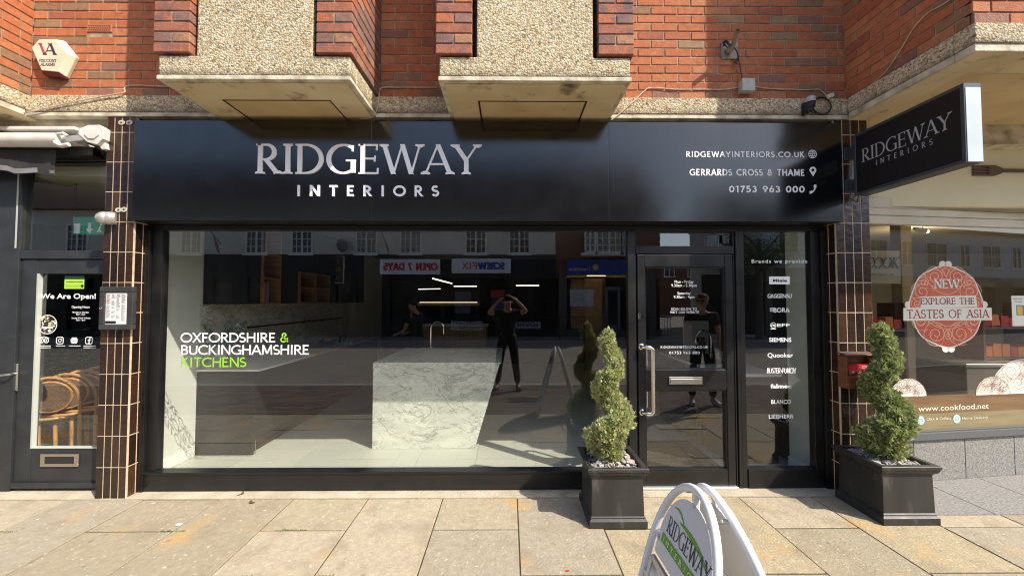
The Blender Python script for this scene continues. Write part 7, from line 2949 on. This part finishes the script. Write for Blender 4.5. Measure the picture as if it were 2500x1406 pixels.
def person(label, loc, face, J, shoes=(.015, .015, .015), hat=None, tee=m_tee, trs=m_trs, hair=True, hands=True):
    """J: joints in a local frame (x to the person's left, y forward, z up)"""
    t = thing('person', label, 'person', loc)
    c_, s_ = math.cos(face), math.sin(face)

    def W(p):
        x_, y_, z_ = p
        return V(loc) + V((x_ * s_ + y_ * c_, -x_ * c_ + y_ * s_, z_)) if False else V(loc) + V((c_ * x_ - s_ * y_, s_ * x_ + c_ * y_, z_))
    j = {}
    rad = dict(pelvis=(.135, .105), waist=(.125, .095), chest=(.15, .11), uchest=(.13, .10), neck=.052, chin=.062, head=(.078, .092), crown=.060,
               shl=.058, shr=.058, ell=.040, elr=.040, wrl=.027, wrr=.027, pml=.033, pmr=.033, hil=.088, hir=.088, knl=.056, knr=.056, anl=.037, anr=.037, tol=.032, tor=.032, hel=.034, her=.034)
    for n, p in J.items():
        j[n] = (W(p), rad[n])
    bones = [('pelvis', 'waist'), ('waist', 'chest'), ('chest', 'uchest'), ('uchest', 'neck'), ('neck', 'chin'), ('chin', 'head'), ('head', 'crown'),
             ('uchest', 'shl'), ('uchest', 'shr'), ('shl', 'ell'), ('ell', 'wrl'), ('wrl', 'pml'), ('shr', 'elr'), ('elr', 'wrr'), ('wrr', 'pmr'),
             ('pelvis', 'hil'), ('pelvis', 'hir'), ('hil', 'knl'), ('knl', 'anl'), ('anl', 'tol'), ('hir', 'knr'), ('knr', 'anr'), ('anr', 'tor')]
    # nose, ears and fingers grow from the same skin
    hp, fwd = V(J['chin']), V((0, 1, 0))
    j['nose'] = (W(V(J['chin']) + V((0, .090, .028))), .011)
    bones.append(('chin', 'nose'))
    for s, side in ((1, 'l'), (-1, 'r')):
        wr, pm = V(J['wr' + side]), V(J['pm' + side])
        d = (pm - wr).normalized()
        gr = V(J.get('grip' + side, (0, 0, 0)))
        up_ = Z if abs(d.z) < .8 else Y
        sd = d.cross(up_).normalized()
        bend = sd.cross(d).normalized() * -1
        for k in range(4):
            a = pm + sd * (.024 - .016 * k)
            L1 = (.040, .045, .042, .033)[k]
            p1 = a + d * L1
            p2 = p1 + (d * .7 + bend * .6).normalized() * L1 * .7
            j['f%s%da' % (side, k)] = (W(p1), .0088)
            j['f%s%db' % (side, k)] = (W(p2), .0075)
            bones += [('pm' + side, 'f%s%da' % (side, k)), ('f%s%da' % (side, k), 'f%s%db' % (side, k))]
        th1 = wr.lerp(pm, .5) + sd * .045 + d * .012
        th2 = th1 + (d + sd * .3).normalized() * .032
        j['th%sa' % side] = (W(th1), .010)
        j['th%sb' % side] = (W(th2), .0085)
        bones += [('wr' + side, 'th%sa' % side), ('th%sa' % side, 'th%sb' % side)]
    body = skinmesh('body', j, bones, 'pelvis', m_skin, t)
    # eyes, brows, mouth and ears
    b = MB()
    ch = V(J['chin'])
    for s in (-1, 1):
        b.ball(W(ch + V((.030 * s, .080, .052))), .010, .008, .007, 10)
    b.build('eyes', M('eye_white', (.5, .48, .45), rough=.3), t, smooth=True)
    b = MB()
    for s in (-1, 1):
        b.ball(W(ch + V((.083 * s, -.005, .035))), .010, .016, .028, 10)
    b.build('ears', m_skin, t, smooth=True)
    b = MB()
    b.bar(W(ch + V((-.020, .079, -.018))), W(ch + V((.020, .079, -.018))), .012, .007)
    b.build('mouth', M('lips', (.30, .12, .10), rough=.5), t)
    if hair:
        b = MB()
        hc = V(J['head'])
        b.ball(W(hc + V((0, -.014, .022))), .092, .098, .082, 18)
        b.build('hair', m_hair, t, smooth=True)
    # clothes over the same joints
    cj = {}
    for n, e in (('pelvis', .018), ('waist', .02), ('chest', .02), ('uchest', .016), ('shl', .022), ('shr', .022)):
        r = j[n][1]
        cj[n] = (j[n][0], (r[0] + e, r[1] + e) if isinstance(r, tuple) else r + e)
    for side in 'lr':
        m_ = j['sh' + side][0].lerp(j['el' + side][0], .62)
        cj['sl' + side] = (m_, .060)
    cj['pelvis'] = (j['pelvis'][0] - Z * .03, (.165, .135))
    cj['collar'] = (j['uchest'][0].lerp(j['neck'][0], .6), .066)
    skinmesh('shirt', cj, [('pelvis', 'waist'), ('waist', 'chest'), ('chest', 'uchest'), ('uchest', 'collar'), ('uchest', 'shl'), ('uchest', 'shr'), ('shl', 'sll'), ('shr', 'slr')], 'pelvis', tee, t)
    tj = {'pelvis': (j['pelvis'][0] + Z * .03, (.150, .122)), 'belt': (j['waist'][0] - Z * .01, (.142, .112))}
    for side in 'lr':
        tj['hi' + side] = (j['hi' + side][0], .102)
        tj['kn' + side] = (j['kn' + side][0], .074)
        tj['cf' + side] = (j['an' + side][0] + Z * .03, .060)
    skinmesh('trousers', tj, [('belt', 'pelvis'), ('pelvis', 'hil'), ('pelvis', 'hir'), ('hil', 'knl'), ('hir', 'knr'), ('knl', 'cfl'), ('knr', 'cfr')], 'pelvis', trs, t)
    msh = M('shoe_%02d' % int(shoes[0] * 100), shoes, rough=.7)
    for side in 'lr':
        an, to = V(J['an' + side]), V(J['to' + side])
        hl = an + (an - to).normalized() * .055
        hl.z = .045
        sj = {'heel': (W(hl), (.040, .042)), 'mid': (W(V((an.x, an.y, .055)).lerp(V((to.x, to.y, .04)), .45)), (.044, .046)), 'toe': (W(V((to.x, to.y, .040)) + (to - an).normalized() * .03), (.045, .034)),
              'top': (W(V((an.x, an.y, .095))), .045)}
        o_ = skinmesh('shoe', sj, [('heel', 'mid'), ('mid', 'toe'), ('heel', 'top')], 'heel', msh, t)
        for v_ in o_.data.vertices:
            if v_.co.z + ORG[o_.name].z < .004: v_.co.z = .004 - ORG[o_.name].z
    if hat:
        hc = V(J['head'])
        b = MB()
        b.ball(W(hc + V((0, -.005, .030))), .100, .108, .085, 20)
        o_ = b.build('cap', hat, t, smooth=True)
        b = MB()
        k = 12
        f_ = [W(hc + V((.078 * math.cos(math.pi * i / k), .075 + .085 * math.sin(math.pi * i / k), .018))) for i in range(k + 1)]
        b.add(f_ + [p + Z * .008 for p in f_], [tuple(range(k + 1)), tuple(reversed(range(k + 1, 2 * k + 2)))] + [(i, i + 1, k + 2 + i, k + 1 + i) for i in range(k)])
        b.build('peak', M('cap_peak', (.55, .53, .48), rough=.8), o_)
    return t, W


# photographer: stands behind the camera, phone held level in both hands
yP = -3.62
Jp = dict(pelvis=(0, 0, .94), waist=(0, 0, 1.08), chest=(0, .0, 1.25), uchest=(0, 0, 1.38), neck=(0, .01, 1.49), chin=(0, .035, 1.565), head=(0, .025, 1.64), crown=(0, .01, 1.69),
          shl=(.185, 0, 1.40), shr=(-.185, 0, 1.40), ell=(.34, .14, 1.43), elr=(-.34, .14, 1.40), wrl=(.17, .215, 1.63), wrr=(-.17, .215, 1.61), pml=(.115, .215, 1.665), pmr=(-.115, .215, 1.65),
          hil=(.095, 0, .90), hir=(-.095, 0, .90), knl=(.14, .03, .50), knr=(-.15, .02, .50), anl=(.19, -.01, .09), anr=(-.19, -.01, .09), tol=(.22, .12, .035), tor=(-.22, .12, .035))
tp, Wp = person('person in black t-shirt and trousers holding a phone up to the face, mirrored', (-.02, yP, 0), 0.0, Jp, shoes=(.02, .02, .02))
b = MB()
b.box(-.078, .078, -3.412, -3.403, 1.622, 1.698)
ph = b.build('phone', M('black_phone', (.02, .02, .022), rough=.2), bevel=.003, seg=2)
tag(ph, 'black phone held level in front of the photographer face', 'phone')
b = MB()
b.box(-.02, .02, -3.4028, -3.4005, 1.640, 1.682)
b.build('lens_plate', M('dark_lens_plate', (.03, .03, .035), rough=.15), ph, bevel=.001)

# second man, in a cap, to the right
yc = -2.62
xx = vat(1715, 900, yc).x
Jc = dict(pelvis=(0, 0, .93), waist=(0, 0, 1.07), chest=(0, .0, 1.24), uchest=(0, 0, 1.37), neck=(0, .01, 1.48), chin=(0, .03, 1.555), head=(0, .02, 1.63), crown=(0, .01, 1.68),
          shl=(.18, 0, 1.39), shr=(-.18, 0, 1.39), ell=(.25, .0, 1.12), elr=(-.27, .03, 1.12), wrl=(.24, .10, .90), wrr=(-.22, .20, 1.00), pml=(.235, .13, .83), pmr=(-.17, .25, .99),
          hil=(.09, 0, .89), hir=(-.09, 0, .89), knl=(.12, .03, .49), knr=(-.12, .02, .49), anl=(.15, -.01, .09), anr=(-.16, -.01, .09), tol=(.21, .10, .035), tor=(-.18, .12, .035))
m_cap = M('two_tone_cap', (.10, .02, .03), (.5, .48, .44), 6, .46, .5, rough=.8)
person('person in a pale-peaked cap, dark t-shirt and light grey trainers, mirrored in the glazed door', (xx, yc, 0), R(12), Jc, shoes=(.62, .60, .56), hat=m_cap)

# person working inside at the back of the showroom
q = at(1018, 760, 4.1)
Ji = dict(pelvis=(0, 0, .90), waist=(0, 0.01, 1.04), chest=(0, .03, 1.20), uchest=(0, .05, 1.33), neck=(0, .08, 1.43), chin=(0, .11, 1.50), head=(0, .11, 1.575), crown=(0, .10, 1.625),
          shl=(.18, .05, 1.35), shr=(-.18, .05, 1.35), ell=(.22, .12, 1.08), elr=(-.22, .12, 1.08), wrl=(.16, .32, .99), wrr=(-.16, .32, .99), pml=(.14, .39, .97), pmr=(-.14, .39, .97),
          hil=(.09, 0, .86), hir=(-.09, 0, .86), knl=(.10, .03, .47), knr=(-.10, .02, .47), anl=(.12, -.01, .09), anr=(-.12, -.01, .09), tol=(.13, .12, .035), tor=(-.13, .12, .035))
person('person in dark clothes standing behind the marble island, facing left inside the showroom', (q.x, 4.1, 0), R(70), Ji, shoes=(.03, .03, .03))
